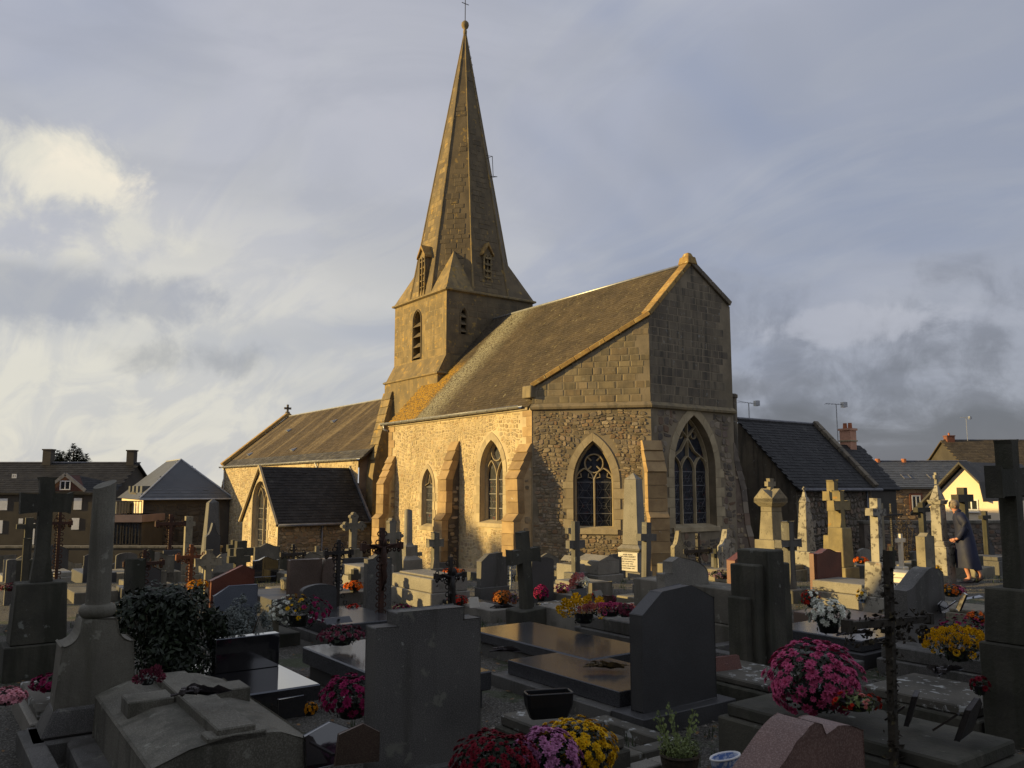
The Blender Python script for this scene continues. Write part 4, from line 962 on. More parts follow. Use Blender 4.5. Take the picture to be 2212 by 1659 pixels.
def tomb(label, pxc, pyc, L, W_, tiers, m, d=None, name='tomb', group=None, rz=0.0, top=None, side=-1, mtop=None, cat='tomb', lift=0.0):
    """tiers from the ground up: (height, inset, material or None); the near corner is the south-east one"""
    x, y, z = base(pxc, d, pyc); t = thing(name, label, cat, (x, y, z+lift), GA+rz, group); zc_ = 0
    for i, (h_, ins, mm) in enumerate(tiers):
        MB().box(-L+ins, -ins, ins, W_-ins, zc_-(.08 if i == 0 else -.002), zc_+h_).build(('base', 'body', 'slab', 'slab')[min(i, 3)], mt[mm or m], t, bevel=.012)
        zc_ += h_
    return t, zc_
def cross_poly(H, span_, ws, ht, ha, fl=0.0, top=0.0):
    """latin cross outline in (y, z): ws shaft width, ht arm thickness, ha arm centre height, fl flare of the ends"""
    s = span_/2; w_ = ws/2; h = ht/2; f2 = fl/2
    return [(-w_-fl*.7, 0), (-w_, ha*.35), (-w_, ha-h), (-s+fl, ha-h), (-s, ha-h-f2), (-s, ha+h+f2), (-s+fl, ha+h), (-w_, ha+h), (-w_, H-fl), (-w_-f2, H-top), (-w_*.3, H), (w_*.3, H), (w_+f2, H-top), (w_, H-fl),
            (w_, ha+h), (s-fl, ha+h), (s, ha+h+f2), (s, ha-h-f2), (s-fl, ha-h), (w_, ha-h), (w_, ha*.35), (w_+fl*.7, 0)]
def add_trefoil(mb, y0, z0, r, T):
    for k in range(3): pass
    mb.prism([(y0+r*math.cos(t*math.pi/5), z0+r*math.sin(t*math.pi/5)) for t in range(10)], lambda a, b, c: Vector((c, a, b)), -T/2*.98, T/2*.98)
def cross(label, px, pyt, armL, armR, pya0, pya1, shaft, m, d=None, py=None, T=.10, style='plain', ped=(), lean=0.0, group=None, rz=0.0, name='stone_cross', fl=0.0, ws=None, cat='grave cross', tilt=0.0):
    x, y, z = base(px, d, py); H = z_for(pyt, x, y)-z
    if d: x = (px-CX)/FPX*(y*CTH+(z+H*.8-CZ)*STH)
    z0 = sum(p[2] for p in ped)
    phi = math.atan2(x, y); k = math.sin(R(54)-phi); kt = math.cos(R(54)-phi)
    dist = math.hypot(x, y); ppm = FPX/dist*math.cos(phi)*1.0
    span_ = max(.12, ((armR-armL)/ppm-T*kt)/k)
    ws = ws or max(.03, (shaft/ppm-T*kt*.9)/k)
    ha = z_for((pya0+pya1)/2, x, y)-z-z0; ht = z_for(pya0, x, y)-z_for(pya1, x, y); Hc = H-z0
    t = thing(name, label, cat, (x, y, z), GA+rz, group, ry=tilt, rx=lean)
    zc_ = 0
    for i, (pw, pt, ph) in enumerate(ped):
        if len(ped) > 1 and i == len(ped)-1 and ph > .3: MB().frustum(zc_+.001, zc_+ph, pt/2, pw/2, pt/2*.9, pw/2*.9).build('pedestal', mt[m], t, bevel=.012)
        else: MB().box(-pt/2, pt/2, -pw/2, pw/2, zc_-(.06 if i == 0 else -.001), zc_+ph).build('pedestal' if i else 'base', mt[m], t, bevel=.012)
        zc_ += ph
    mb = MB(); P = [(a, b+z0-.001) for a, b in cross_poly(Hc, span_, ws, ht, ha, fl)]
    if style == 'rough':
        rng = random.Random(int(px)); P = [(a+rng.uniform(-.008, .008), b+rng.uniform(-.008, .008)) for a, b in P]
    mb.prism(P, lambda a, b, c: Vector((c, a, b)), -T/2, T/2)
    if style == 'trefoil':
        r = ht*.62
        for (a, b) in ((-span_/2, ha), (span_/2, ha), (0, Hc)):
            for (ox, oz) in ((-r*.7, 0), (r*.7, 0), (0, -r*.7), (0, r*.7)): add_trefoil(mb, a+ox, z0+b+oz, r*.55, T)
    if style == 'celtic':
        rr = ht*1.25
        mb.prism([(rr*math.cos(t*math.pi/10), z0+ha+rr*math.sin(t*math.pi/10)) for t in range(20)], lambda a, b, c: Vector((c, a, b)), -T*.46, T*.46)
    mb.build('cross', mt[m], t, bevel=.01 if style != 'trefoil' else 0)
    return t
def corpus(mb, H, ha, sp, sc=1.0):
    """hanging figure on a crucifix: head, arms along the bar, torso and bent legs, kept slender"""
    zt_ = ha+.02
    mb.tube([(.05, 0, zt_-.02), (.055, 0, zt_-.16*sc), (.05, .01, zt_-.28*sc), (.075, .02, zt_-.42*sc), (.045, .0, zt_-.60*sc)], [.03*sc, .045*sc, .036*sc, .03*sc, .014*sc], 7)
    mb.tube([(.055, 0, zt_-.03), (.07, .01, zt_+.03*sc), (.075, .015, zt_+.08*sc)], [.016*sc, .03*sc, .018*sc], 7)
    for s in (-1, 1): mb.tube([(.05, 0, zt_-.05), (.05, s*.12*sc, zt_-.0), (.04, s*sp*.36, ha+.03)], [.018*sc, .014*sc, .009*sc], 6)
    mb.tube([(.05, -.04*sc, zt_-.24*sc), (.055, .045*sc, zt_-.26*sc)], [.03*sc, .034*sc], 6)
def iron_cross(label, px, pyt, armL, armR, pya, m, d=None, py=None, r=.018, lace=1, ped=None, group=None, body=False, lean=0.0, vine=0, rz=0.0, flare=0.0):
    random.seed(int(px))
    x, y, z = base(px, d, py); H = z_for(pyt, x, y)-z; z0 = ped[2] if ped else 0
    if d: x = (px-CX)/FPX*(y*CTH+(z+H*.8-CZ)*STH)
    phi = math.atan2(x, y); k = math.sin(R(54)-phi); ppm = FPX/math.hypot(x, y)*math.cos(phi)
    sp = max(.15, (armR-armL)/ppm/k); ha = z_for(pya, x, y)-z
    t = thing('iron_cross', label, 'grave cross', (x, y, z), GA+rz, group, rx=lean)
    if ped: MB().frustum(-.05, ped[2], ped[1]/2, ped[0]/2, ped[1]/2*.85, ped[0]/2*.85).build('base', mt['concrete_dark'], t, bevel=.012)
    mb = MB(); mb.bar((0, 0, z0-.02), (0, 0, H), r*2, r*2.2, up=(1, 0, 0)); mb.build('shaft', mt[m], t)
    MB().bar((0, -sp/2, ha), (0, sp/2, ha), r*2.1, r*2.1).box(-r*1.3, r*1.3, -sp/2-r, -sp/2+r, ha-r*1.7, ha+r*1.7).box(-r*1.3, r*1.3, sp/2-r, sp/2+r, ha-r*1.7, ha+r*1.7).build('crossbar', mt[m], t)
    if lace:
        lb = MB()
        def ring(cy, cz, rr):
            lb.tube([(0, cy+rr*math.cos(q*math.pi/4), cz+rr*math.sin(q*math.pi/4)) for q in range(9)], r*.35, 4, cap=False)
        for sg in (-1, 1):
            n = max(2, int(sp/2/.07))
            for i in range(n): ring(sg*(i+.7)*sp/2/n, ha-r-.022, .022)
            ring(sg*.06, ha+.05, .035); ring(sg*.06, ha-.07, .035)
            ring(sg*sp*.46, ha+r+.02, .025); ring(sg*sp*.46, ha-.06, .02)
        k_ = int((ha-z0)/.1)
        for i in range(k_):
            zz = z0+.05+i*.1; wv = .045+flare*max(0, 1-(zz-z0)/.25)*.1
            for sg in (-1, 1): ring(sg*wv, zz, .03)
        for sg in (-1, 1): ring(sg*.04, H-.08, .03)
        lb.build('scrollwork', mt[m], t, kind='stuff')
    if body:
        cb = MB(); corpus(cb, H, ha, sp, sc=1.0); cb.build('figure', mt[m], t, smooth=True)
    if vine:
        rng = random.Random(int(px)); vb = MB()
        for i in range(vine):
            if rng.random() < .45: c = Vector((rng.uniform(-.03, .03), rng.uniform(-sp/2, sp/2), ha+rng.uniform(-.13, .06)))
            else: c = Vector((rng.uniform(-.03, .03), rng.gauss(0, .028), rng.uniform(z0+.1, H)))
            s = rng.uniform(.018, .05)
            n = Vector((rng.uniform(-1, 1), rng.uniform(-1, 1), rng.uniform(-1, 1))).normalized(); u = n.orthogonal().normalized(); v = n.cross(u)
            vb.add([c-u*s*.5, c+v*s*.4, c+u*s*.6, c-v*s*.35, c+n*s*.25], [(0, 1, 4), (1, 2, 4), (2, 3, 4), (3, 0, 4)])
        vb.build('vine_ornament', mt[m], t, kind='stuff')
    return t
# --- flowers
def blossom_mesh(kind='mum', m=None, r=1.0):
    mb = MB(); rng = random.Random(2)
    if kind == 'mum':
        for ring_, (n, ln, el) in enumerate(((9, 1.0, .15), (7, .8, .6), (5, .5, 1.1))):
            for k in range(n):
                a = 2*math.pi*(k+ring_*.5)/n+rng.uniform(-.1, .1); c, s = math.cos(a), math.sin(a); e = el+rng.uniform(-.12, .12)
                L = ln*r; wd = .26*r
                tip = (L*c*math.cos(e), L*s*math.cos(e), L*math.sin(e)*.8)
                mid = (.55*L*c*math.cos(e), .55*L*s*math.cos(e), .55*L*math.sin(e)*.9+.06*r)
                mb.add([(0, 0, .05*r), (mid[0]-wd*s, mid[1]+wd*c, mid[2]), tip, (mid[0]+wd*s, mid[1]-wd*c, mid[2])], [(0, 1, 2, 3)])
    elif kind == 'ball':
        for ring_, (z, rr) in enumerate(((-.2, .85), (.35, .9), (.8, .5))):
            for k in range(7):
                a = 2*math.pi*(k+ring_*.5)/7; c, s = math.cos(a), math.sin(a)
                mb.add([(rr*.5*c*r, rr*.5*s*r, (z-.25)*r), (rr*c*r-.3*s*r, rr*s*r+.3*c*r, z*r), (rr*.9*c*r, rr*.9*s*r, (z+.35)*r), (rr*c*r+.3*s*r, rr*s*r-.3*c*r, z*r)], [(0, 1, 2, 3)])
    return mb
BL = {}
def blossom_data(kind, color):
    key = (kind, color)
    if key not in BL: BL[key] = blossom_mesh(kind).mesh('blossom', mt['f_'+color])
    return BL[key]
def leaves(mb, rng, c, rad, n, size, up=.0):
    for i in range(n):
        while True:
            p = Vector((rng.uniform(-1, 1), rng.uniform(-1, 1), rng.uniform(-1, 1)))
            if .25 < p.length < 1: break
        q = Vector((c[0]+p.x*rad[0], c[1]+p.y*rad[1], c[2]+p.z*rad[2]))
        s = rng.uniform(*size); n_ = (p+Vector((rng.uniform(-.7, .7), rng.uniform(-.7, .7), rng.uniform(-.3, .9)))).normalized()
        u = n_.orthogonal().normalized(); v = n_.cross(u); a = rng.uniform(0, 6.28); u, v = u*math.cos(a)+v*math.sin(a), v*math.cos(a)-u*math.sin(a)
        mb.add([q-u*s, q+v*s*.4, q+u*s, q-v*s*.4], [(0, 1, 2, 3)])
def flowers(label, px, py0, py1, pxl, pxr, color, x=None, y=None, z=None, d=None, n=60, bs=.032, kind='mum', pot='plastic_black', potlabel=None, ind=False, depthk=.9, cat='flower pot', lift=0.0, name='potted_chrysanthemum', green=.55, squash=1.0, colors=None, group=None, leafm='leaf_dark', lsize=(.012, .03)):
    """domed pot of flowers centred on column px, from row py0 (top) to py1 (foot), spanning pxl..pxr"""
    x, y, z = base(px, d, py1) if d else at_ground(px, py1)
    if d: z = z_for(py1, x, y)
    ppm = FPX/math.hypot(x, y)
    rx = max(.05, (pxr-pxl)/2/ppm*1.02); H = max(.06, z_for(py0, x, y)-z); t = thing(name, label, cat, (x, y, z), random.uniform(-.6, .6) if not colors else 0, group)
    rng = random.Random(int(px*7+py0)); ph = min(.13, H*.38); pr_ = min(rx*.62, .12)
    MB().lathe([(pr_*.75, 0), (pr_, ph), (pr_*1.08, ph), (pr_*1.08, ph+.01), (pr_*.9, ph+.01)], 14).build('pot', mt[pot], t, smooth=False)
    cz_ = H*.45; rz_ = H-cz_-bs*.3; ry = rx*depthk
    fb = MB(); leaves(fb, rng, (0, 0, cz_*.95), (rx*.93, ry*.93, rz_*.93), int(n*5), lsize); fb.build('foliage', mt[leafm], t, kind='stuff')
    pts = []
    for i in range(n*3):
        if i >= n: break
        zz = 1-(1.05+.8*green)*(i+.5)/n
        a = i*2.39996+rng.uniform(-.25, .25); r_ = math.sqrt(max(0, 1-zz*zz))
        pts.append(Vector((r_*math.cos(a), r_*math.sin(a), zz)))
    mbs = {}
    for i, p in enumerate(pts):
        wob = 1+rng.uniform(-.11, .08)+.13*mnoise.noise(p*2.2+Vector((px, 0, 0))); q = Vector((p.x*rx*wob, p.y*ry*wob, cz_+p.z*rz_*wob))
        cc = color
        if colors:
            k = (p.x+1)/2; cc = colors[min(len(colors)-1, int(k*len(colors)))]
        if rng.random() < .07: continue
        s = bs*rng.uniform(.6, 1.3); nrm = Vector((p.x/rx, p.y/ry, p.z/rz_+1.5)).normalized()
        rot = nrm.to_track_quat('Z', 'Y').to_euler(); 
        if ind and i < 300:
            link('blossom', blossom_data(kind, cc), t, loc=q, rot=rot, scale=(s, s, s))
        else:
            M_ = Matrix.Translation(q) @ rot.to_matrix().to_4x4() @ Matrix.Rotation(rng.uniform(0, 6), 4, 'Z') @ Matrix.Scale(s, 4)
            b = blossom_mesh(kind); mbs.setdefault(cc, MB()).add([M_ @ Vector(v) for v in b.v], b.f)
    for cc, b in mbs.items(): b.build('blossoms', mt['f_'+cc], t, kind='stuff')
    return t
def bush(label, px, pyt, pyb, pxl, pxr, m, d, n, size, name='shrub', lobes=9, seed=1, cat='shrub', stem=True):
    x, y, z = base(px, d); ppm = FPX/math.hypot(x, y); H = z_for(pyt, x, y)-z; rx = (pxr-pxl)/2/ppm
    t = thing(name, label, cat, (x, y, z)); rng = random.Random(seed)
    if stem:
        st = MB()
        for i in range(7):
            a = i*.9; st.tube([(0, 0, -.03), (rx*.25*math.cos(a), rx*.25*math.sin(a), H*.35), (rx*.55*math.cos(a), rx*.5*math.sin(a), H*.75)], [.02, .013, .005], 5)
        st.build('stem', mt['bark'], t)
    for i in range(lobes):
        a = rng.uniform(0, 6.28); r_ = rng.uniform(.15, .6); h_ = rng.uniform(.28, .78)
        c = (rx*r_*math.cos(a), rx*.8*r_*math.sin(a), H*h_); lr = rx*rng.uniform(.32, .5)*(1.15-h_*.35)
        fb = MB(); leaves(fb, rng, c, (lr, lr, min(H*(1-h_), H*.32)), n//lobes, size)
        fb.build('foliage', mt[m], t, kind='stuff')
    fb = MB()
    for i in range(26):
        a = rng.uniform(0, 6.28); el = rng.uniform(-.2, 1.2); rr = rng.uniform(.82, 1.08)
        leaves(fb, rng, (rx*rr*math.cos(a)*math.cos(el), rx*.85*rr*math.sin(a)*math.cos(el), H*(.42+.55*math.sin(el)*rr)), (rx*.13, rx*.13, rx*.2), max(20, n//110), size)
    fb.build('sprigs', mt[m], t, kind='stuff')
    return t
# ------------------------------------------------------------------ the graves, near to far
PROF['peakleft'] = lambda W: [(0, 0), (W*.34, .11), (W, .11)]
PROF['slant'] = lambda W: [(0, 0), (W*.74, .20), (W, .13)]
PROF['double'] = lambda W: [(W*t/12*.64, .27*(.5-.5*math.cos(t/12*math.pi*1.0))+.0) for t in range(12)]+[(W*.64, .25), (W*.67, .20)]+[(W*(.67+.33*t/6), .20+.035*math.sin(t/6*math.pi)-.035*t/6) for t in range(1, 7)]
PROF['step'] = lambda W: [(0, 0), (W*.19, 0), (W*.19, .085), (W*.83, .085), (W*.83, .0), (W, 0)]
PROF['lowogee'] = lambda W: [(0, 0), (W*.2, .01), (W*.45, .07), (W*.55, .07), (W*.8, .01), (W, 0)]
# foreground
stele('large grey granite headstone with stepped top seen from behind at the centre front', 807, 1037, 1358, 'granite', d=5.6, T=.15, prof='step', sill=(.06, .1), bev=.006)
stele('dark granite headstone with chamfered peak on a wide plinth right of centre', 1391, 1545, 1330, 'granite_dark', d=7.0, T=.14, prof='peak', sill=(.12, .13), slab_=(1.75, .25, 'granite_pol', .12), bev=.006)
stele('pale grey headstone with stepped left side and rounded right shoulder', 1440, 1531, 1240, 'granite_light', d=10.5, T=.14, prof='arc')
stele('pink granite headstone with double wave top at the near edge', 1612, 1868, 1742, 'granite_pink', d=3.9, T=.22, prof='double', bev=.012)
stele('grey granite headstone with a wave top beside the golden yellow chrysanthemums', 1969, 2042, 1277, 'granite', d=9.3, T=.19, prof='wave', sill=(.1, .14))
# triple slab monument
x, y, z = at_depth(1622, 8.4); t = thing('headstone', 'tall dark monument of stepped upright slabs beside the pale stone tomb', 'gravestone', (x, y, z), GA)
for nm, a, b, h, t0, t1 in (('base', -.04, .78, .16, -.34, .12), ('side_slab', 0, .74, .86, -.26, -.02), ('middle_slab', .08, .66, 1.18, -.28, .03), ('centre_slab', .22, .5, 1.32, -.30, .08)):
    MB().box(t0, t1, a, b, -.05 if nm == 'base' else .15, h).build(nm, mt['concrete_dark'], t, bevel=.012)
# red, brown and other mid-distance stones
stele('orange red granite headstone with a pointed top behind the dark stepped monument', 1592, 1645, 1211, 'granite_red', d=13.0, T=.16, prof='gable')
stele('brown red granite headstone with a yellow lichened arched top', 1768, 1818, 1197, 'granite_red', d=14.6, T=.14, prof='lowogee')
stele('grey headstone with cut corner lit on its left edge beside the leaning cross', 1039, 1096, 1214, 'granite', d=14.6, T=.13, prof='chamfer', sill=(.03, .2))
stele('black round topped headstone right of the leaning stone cross', 1149, 1196, 1215, 'granite_dark', d=14.2, T=.11, prof='round')
stele('dark red headstone sloping up to the right behind the bushes', 453, 549, 1255, 'granite_red', d=12.6, T=.12, prof='slant')
stele('blue grey headstone with one cut corner above the silver bush', 459, 556, 1288, 'granite_blue', d=11.0, T=.05, prof='peakleft')
stele('grey rectangular headstone standing behind the rusty crucifix', 792, 845, 1209, 'granite', d=12.8, T=.12, prof='lowogee')
stele('black polished low headstone left of the side chapel', 548, 602, 1212, 'black_pol', d=17.0, T=.1, prof='lowogee', sill=(.03, .1))
stele('leaning brown headstone with lit left edge behind the granite column', 266, 312, 1210, 'concrete_dark', d=12.0, T=.1, prof='flat', lean=.0)
stele('mossy narrow headstone with pointed head beyond the dark bush', 310, 333, 1192, 'concrete_dark', d=16.0, T=.1, prof='gable')
stele('square dark grey headstone in the far rows below the stone barn', 351, 391, 1190, 'granite_dark', d=18.0, T=.1, prof='flat')
stele('dark ogee headstone topped by a tiny cross near the barn corner', 441, 474, 1160, 'granite_dark', d=22.0, T=.14, prof='ogee')
stele('bright edged thin headstone below the big shaded window', 1562, 1587, 1182, 'marble_mossy', d=17.5, T=.12, prof='ogee')
stele('curved shouldered headstone seen edge on below the shaded window', 1458, 1482, 1182, 'limestone', d=19.0, T=.1, prof='ogee')
stele('small pale headstone left of the white gothic monument', 2003, 2020, 1160, 'limestone', d=16.0, T=.16, prof='lowogee')
stele('low pale headstone behind the grey rounded stone', 1433, 1450, 1218, 'limestone', d=15.5, T=.14, prof='flat')
stele('grey broad headstone at the far left beyond the big cross', 8, 34, 1212, 'granite', d=14.0, T=.12, prof='round')
stele('tall thin headstone left of the rugged stone cross', 44, 62, 1164, 'concrete_dark', d=15.0, T=.14, prof='flat')
# two part brown stone with a wavy joint
t, W_, H_ = stele('polished brown headstone with a wavy lit strip on its right', 624, 694, 1211, 'granite_brown', d=12.4, T=.13, prof='flat')
mb = MB(); pts = [(W_+.03+.035*math.sin(k/10*math.pi*2.2), H_*k/10) for k in range(11)]
mb.prism(pts+[(W_+.20, H_+.01), (W_+.20, 0)], lambda a, b, c: Vector((c, a, b)), -.12, .04); mb.build('wavy_panel', mt['granite_brown'], t)
# left foreground: broken column on a shouldered pedestal at the head of a chest tomb
x, y, z = at_depth(315, 4.75)
t = thing('tomb', 'mossy granite chest tomb with a raised cross on its lid at the near left', 'tomb', (x, y, z), GA-.03)
MB().box(-2.4, .12, -.17, .95, -.06, .13).build('base', mt['granite'], t, bevel=.02)
tb = MB()
tb.prism([(-1.5, 0), (0, 0), (0, .0)][:0] or [(0, .12), (.92, .12), (.92, .43), (.72, .50), (.46, .525), (.2, .50), (0, .43)], lambda a, b, c: Vector((c, a, b)), -1.95, 0)
tb.build('chest', mt['granite_warm'], t, bevel=.012)
MB().box(-1.75, -.02, .36, .58, .49, .575).box(-1.3, -1.04, .06, .35, .44, .555).box(-1.3, -1.04, .59, .86, .44, .555).box(-.16, .0, .30, .64, .49, .54).build('relief_cross', mt['granite_warm'], t, bevel=.008)
x2, y2, z2 = at_depth(193, 6.6)
t = thing('column_monument', 'broken granite column on a shouldered pedestal at the near left', 'monument', (x2, y2, z2), GA-.03)
MB().box(-.26, .26, -.42, .42, -.05, .14).frustum(.141, .34, .22, .36, .17, .27).build('base', mt['granite'], t, bevel=.02)
pd = MB(); P = [(-.27, .3), (-.245, .78)]+[(-.245+.115*math.sin(k/6*math.pi/2), .78+.13*(1-math.cos(k/6*math.pi/2))) for k in range(1, 7)]
P += [(-.115, .96), (.115, .96)]; P += [(-a, b) for a, b in reversed(P[1:-2])]+[(.27, .3)]
pd.prism(P, lambda a, b, c: Vector((c, a, b)), -.17, .15); pd.build('pedestal', mt['granite_col'], t, bevel=.012)
MB().lathe([(.10, .955), (.125, .98), (.135, 1.01), (.125, 1.045), (.102, 1.06)], 24).build('torus', mt['granite_col'], t, smooth=True)
sh = MB(); n = 24; r0, r1 = .090, .082
sh.loft([[(r*math.cos(2*math.pi*k/n), r*math.sin(2*math.pi*k/n), zz+(.035*(math.sin(2*math.pi*k/n-.5)) if zz > 1.9 else 0)) for k in range(n)] for r, zz in ((r0, 1.055), (.086, 1.5), (r1, 1.98))])
sh.build('shaft', mt['granite_col'], t, smooth=False)
# rugged cross at the far left
cross('rugged mossy stone cross with flared foot on a tall pedestal at the left', 97, 1030, 62, 138, 1066, 1106, 40, 'concrete_dark', d=9.0, T=.15, fl=.04, ped=((.62, .46, .34), (.52, .38, .62)), style='rough', ws=.14)
# leaning centre cross
t = cross('leaning weathered stone cross on a rough block near the centre', 1140, 1147, 1091, 1163, 1184, 1214, 32, 'concrete_dark', py=1352, T=.15, ped=((.46, .42, .25),), style='rough', ws=.145, lean=.075, fl=.015)
cross('slender pale stone cross with two bars near the canted wall', 1243, 1126, 1221, 1262, 1167, 1184, 17, 'granite', d=17.0, T=.12, ped=((.4, .3, .2),), ws=.13)
cross('smaller stone cross just behind the slender one under the two light window', 1237, 1134, 1222, 1254, 1140, 1152, 14, 'concrete', d=20.0, T=.12, ws=.12)
cross('plain granite cross leaning a little beside the obelisk', 1393, 1128, 1371, 1413, 1153, 1168, 17, 'granite', d=15.2, T=.12, ped=((.36, .34, .18),), lean=-.04, ws=.12)
cross('small round headed stone cross with flared foot before the middle buttress', 940, 1150, 923, 959, 1165, 1180, 14, 'concrete', d=19.0, T=.12, style='plain', fl=.02, ped=((.5, .35, .12), (.34, .26, .16)), ws=.13)
cross('ornate stone cross with lobed arms standing before the side chapel', 763, 1116, 748, 785, 1130, 1143, 14, 'concrete', d=20.0, T=.14, style='trefoil', ped=((.55, .45, .25), (.4, .34, .5)), ws=.15)
cross('ornate lobed stone cross half hidden by the rusty crucifix', 845, 1128, 829, 866, 1152, 1164, 14, 'concrete', d=18.5, T=.16, style='trefoil', ped=((.55, .45, .22), (.42, .36, .5)), ws=.16)
cross('blocky dark stone cross foremost of the trio left of the side chapel', 520, 1168, 500, 548, 1184, 1201, 22, 'concrete_dark', d=17.0, T=.16, ws=.2)
cross('blocky stone cross tucked behind its darker twin near the chapel front', 509, 1166, 496, 530, 1176, 1191, 18, 'concrete_dark', d=20.5, T=.16, ws=.2)
cross('squat stone cross with broad arms lowest of the trio near the chapel', 516, 1184, 497, 541, 1201, 1215, 18, 'concrete_dark', d=16.0, T=.14, ws=.15)
cross('thin celtic wheel cross with bright left edge beside the red headstone', 450, 1188, 425, 474, 1206, 1221, 12, 'limestone', d=14.2, T=.07, style='celtic', fl=.015, ws=.10)
cross('pale stone cross on a sloping pedestal in front of the barn', 407, 1115, 396, 420, 1127, 1136, 14, 'limestone', d=21.0, T=.14, ped=((.8, .5, .2), (.5, .4, .4)), ws=.17)
cross('grey flared cross in front of the gabled stone monument', 1702, 1126, 1680, 1729, 1166, 1180, 16, 'granite', d=14.5, T=.14, fl=.03, ped=((.4, .4, .2),), ws=.14)
cross('stained cross on a tall lit pedestal right of the sacristy', 1889, 1076, 1868, 1903, 1098, 1114, 13, 'marble_mossy', d=13.0, T=.13, ped=((.36, .36, .28), (.3, .3, .52)), ws=.11, lean=-.03)
cross('small cross on a post directly behind the stained lit cross', 1899, 1087, 1890, 1908, 1104, 1116, 8, 'limestone', d=18.0, T=.14, ws=.13)
cross('golden lichened stone cross nearer of the pair before the sacristy wall', 1812, 1060, 1788, 1828, 1082, 1101, 17, 'lime_gold', d=17.5, T=.16, ped=((.5, .5, .3), (.38, .36, .8)), ws=.15, fl=.03)
cross('ornate stone cross rear of the pair before the sacristy wall', 1799, 1037, 1781, 1816, 1063, 1078, 17, 'lime_gold', d=20.0, T=.18, style='plain', fl=.05, ped=((.56, .5, .3), (.42, .4, .7)), ws=.16)
cross('small white stone cross on a square post near the right path', 1945, 1153, 1938, 1955, 1163, 1171, 7, 'white_panel', d=17.5, T=.07, ped=((.2, .2, .3),), ws=.08)
cross('dark cross in front of the brown row house', 1992, 1086, 1975, 2002, 1096, 1106, 10, 'concrete_dark', d=20.0, T=.12, ws=.13, ped=((.5, .4, .4),))
cross('mossy square armed cross in front of the cream gable', 2080, 1053, 2065, 2098, 1068, 1084, 14, 'concrete_dark', d=20.0, T=.17, ws=.17, ped=((.6, .5, .5),))
cross('tiny dark cross on the far wall in front of the cream gable', 2128, 1104, 2118, 2136, 1113, 1121, 8, 'concrete_dark', d=24.0, T=.12, ws=.12)
cross('massive lichened stone cross on a tall pedestal at the right edge', 2182, 950, 2150, 2214, 1012, 1070, 40, 'concrete_dark', d=6.7, T=.13, ped=((.44, .44, .75), (.38, .38, .42)), style='rough', ws=.11, fl=.03)
cross('grey stone cross lost among the far left rows', 62, 1118, 46, 82, 1132, 1142, 13, 'concrete_dark', d=17.0, T=.14, ped=((.5, .4, .45),), ws=.14)
# gabled and gothic monuments
def pier(label, px, d, m, secs, crossz=None, name='monument', gab=None, rz=0.0):
    x, y, z = base(px, d); x = (px-CX)/FPX*(y*CTH+(z+1.2-CZ)*STH); t = thing(name, label, 'monument', (x, y, z), GA+rz)
    for i, (pn, z0, z1, a0, b0, a1, b1) in enumerate(secs): MB().frustum(z0-(.05 if i == 0 else -.001*i), z1, a0, b0, a1, b1).build(pn, mt[m], t, bevel=.008)
    if gab:
        z0, hh, w_, dp = gab
        MB().prism([(-w_, z0), (w_, z0), (w_, z0+.08), (0, z0+hh), (-w_, z0+.08)], lambda a, b, c: Vector((c, a, b)), -dp, dp).prism([(-dp, z0), (dp, z0), (dp, z0+.08), (0, z0+hh*.93), (-dp, z0+.08)], lambda a, b, c: Vector((a, c, b)), -w_, w_).build('gabled_cap', mt[m], t)
    if crossz:
        z0, hh, sp, w_ = crossz
        MB().prism([(-w_/2*1.5, z0), (-w_/2, z0+hh*.35), (-w_/2, z0+hh*.45), (-sp/2, z0+hh*.45), (-sp/2, z0+hh*.78), (-w_/2, z0+hh*.78), (-w_/2*1.3, z0+hh), (w_/2*1.3, z0+hh), (w_/2, z0+hh*.78), (sp/2, z0+hh*.78), (sp/2, z0+hh*.45), (w_/2, z0+hh*.45), (w_/2, z0+hh*.35), (w_/2*1.5, z0)],
                   lambda a, b, c: Vector((c, a, b)), -w_*.4, w_*.4).build('cross', mt[m], t)
    return t
g = lambda px, d, py: (lambda p: z_for(py, p[0], p[1])-p[2])(at_depth(px, d))
d_ = 19.0; e = lambda py: g(1667, d_, py)
pier('gabled limestone grave monument with a block cross on top left of the mossy obelisk', 1667, d_, 'limestone',
     [('plinth', 0, e(1165), .28, .30, .27, .28), ('shaft', e(1165), e(1105), .19, .22, .15, .18), ('shaft', e(1105), e(1086), .15, .18, .15, .18), ('cap', e(1094), e(1084), .18, .2, .26, .29)], gab=(e(1084), .30, .28, .25), crossz=(e(1064), .32, .28, .12))
d_ = 18.5; e = lambda py: g(1738, d_, py)
pier('tapering marble obelisk speckled black with a tiny finial before the sacristy', 1740, d_, 'marble_mossy',
     [('plinth', 0, e(1190), .26, .26, .26, .26), ('shaft', e(1190), e(1086), .13, .17, .085, .085), ('cap', e(1086), e(1074), .10, .09, .07, .05), ('cap', e(1074), e(1062), .05, .04, .03, .02)], crossz=(e(1063), .12, .1, .03))
d_ = 17.2; e = lambda py: g(2030, d_, py)
t = pier('tall gothic white marble monument streaked black beside the walking woman', 2028, d_, 'marble_mossy',
     [('plinth', 0, e(1180), .2, .17, .2, .17), ('plinth', e(1180), e(1168), .17, .15, .14, .13), ('shaft', e(1168), e(1090), .11, .12, .10, .11), ('cap', e(1090), e(1080), .12, .13, .15, .16), ('pinnacle', e(1080), e(1048), .10, .14, .03, .03)], crossz=(e(1046), .24, .16, .06))
d_ = 23.6; e = lambda py: g(1368, d_, py)
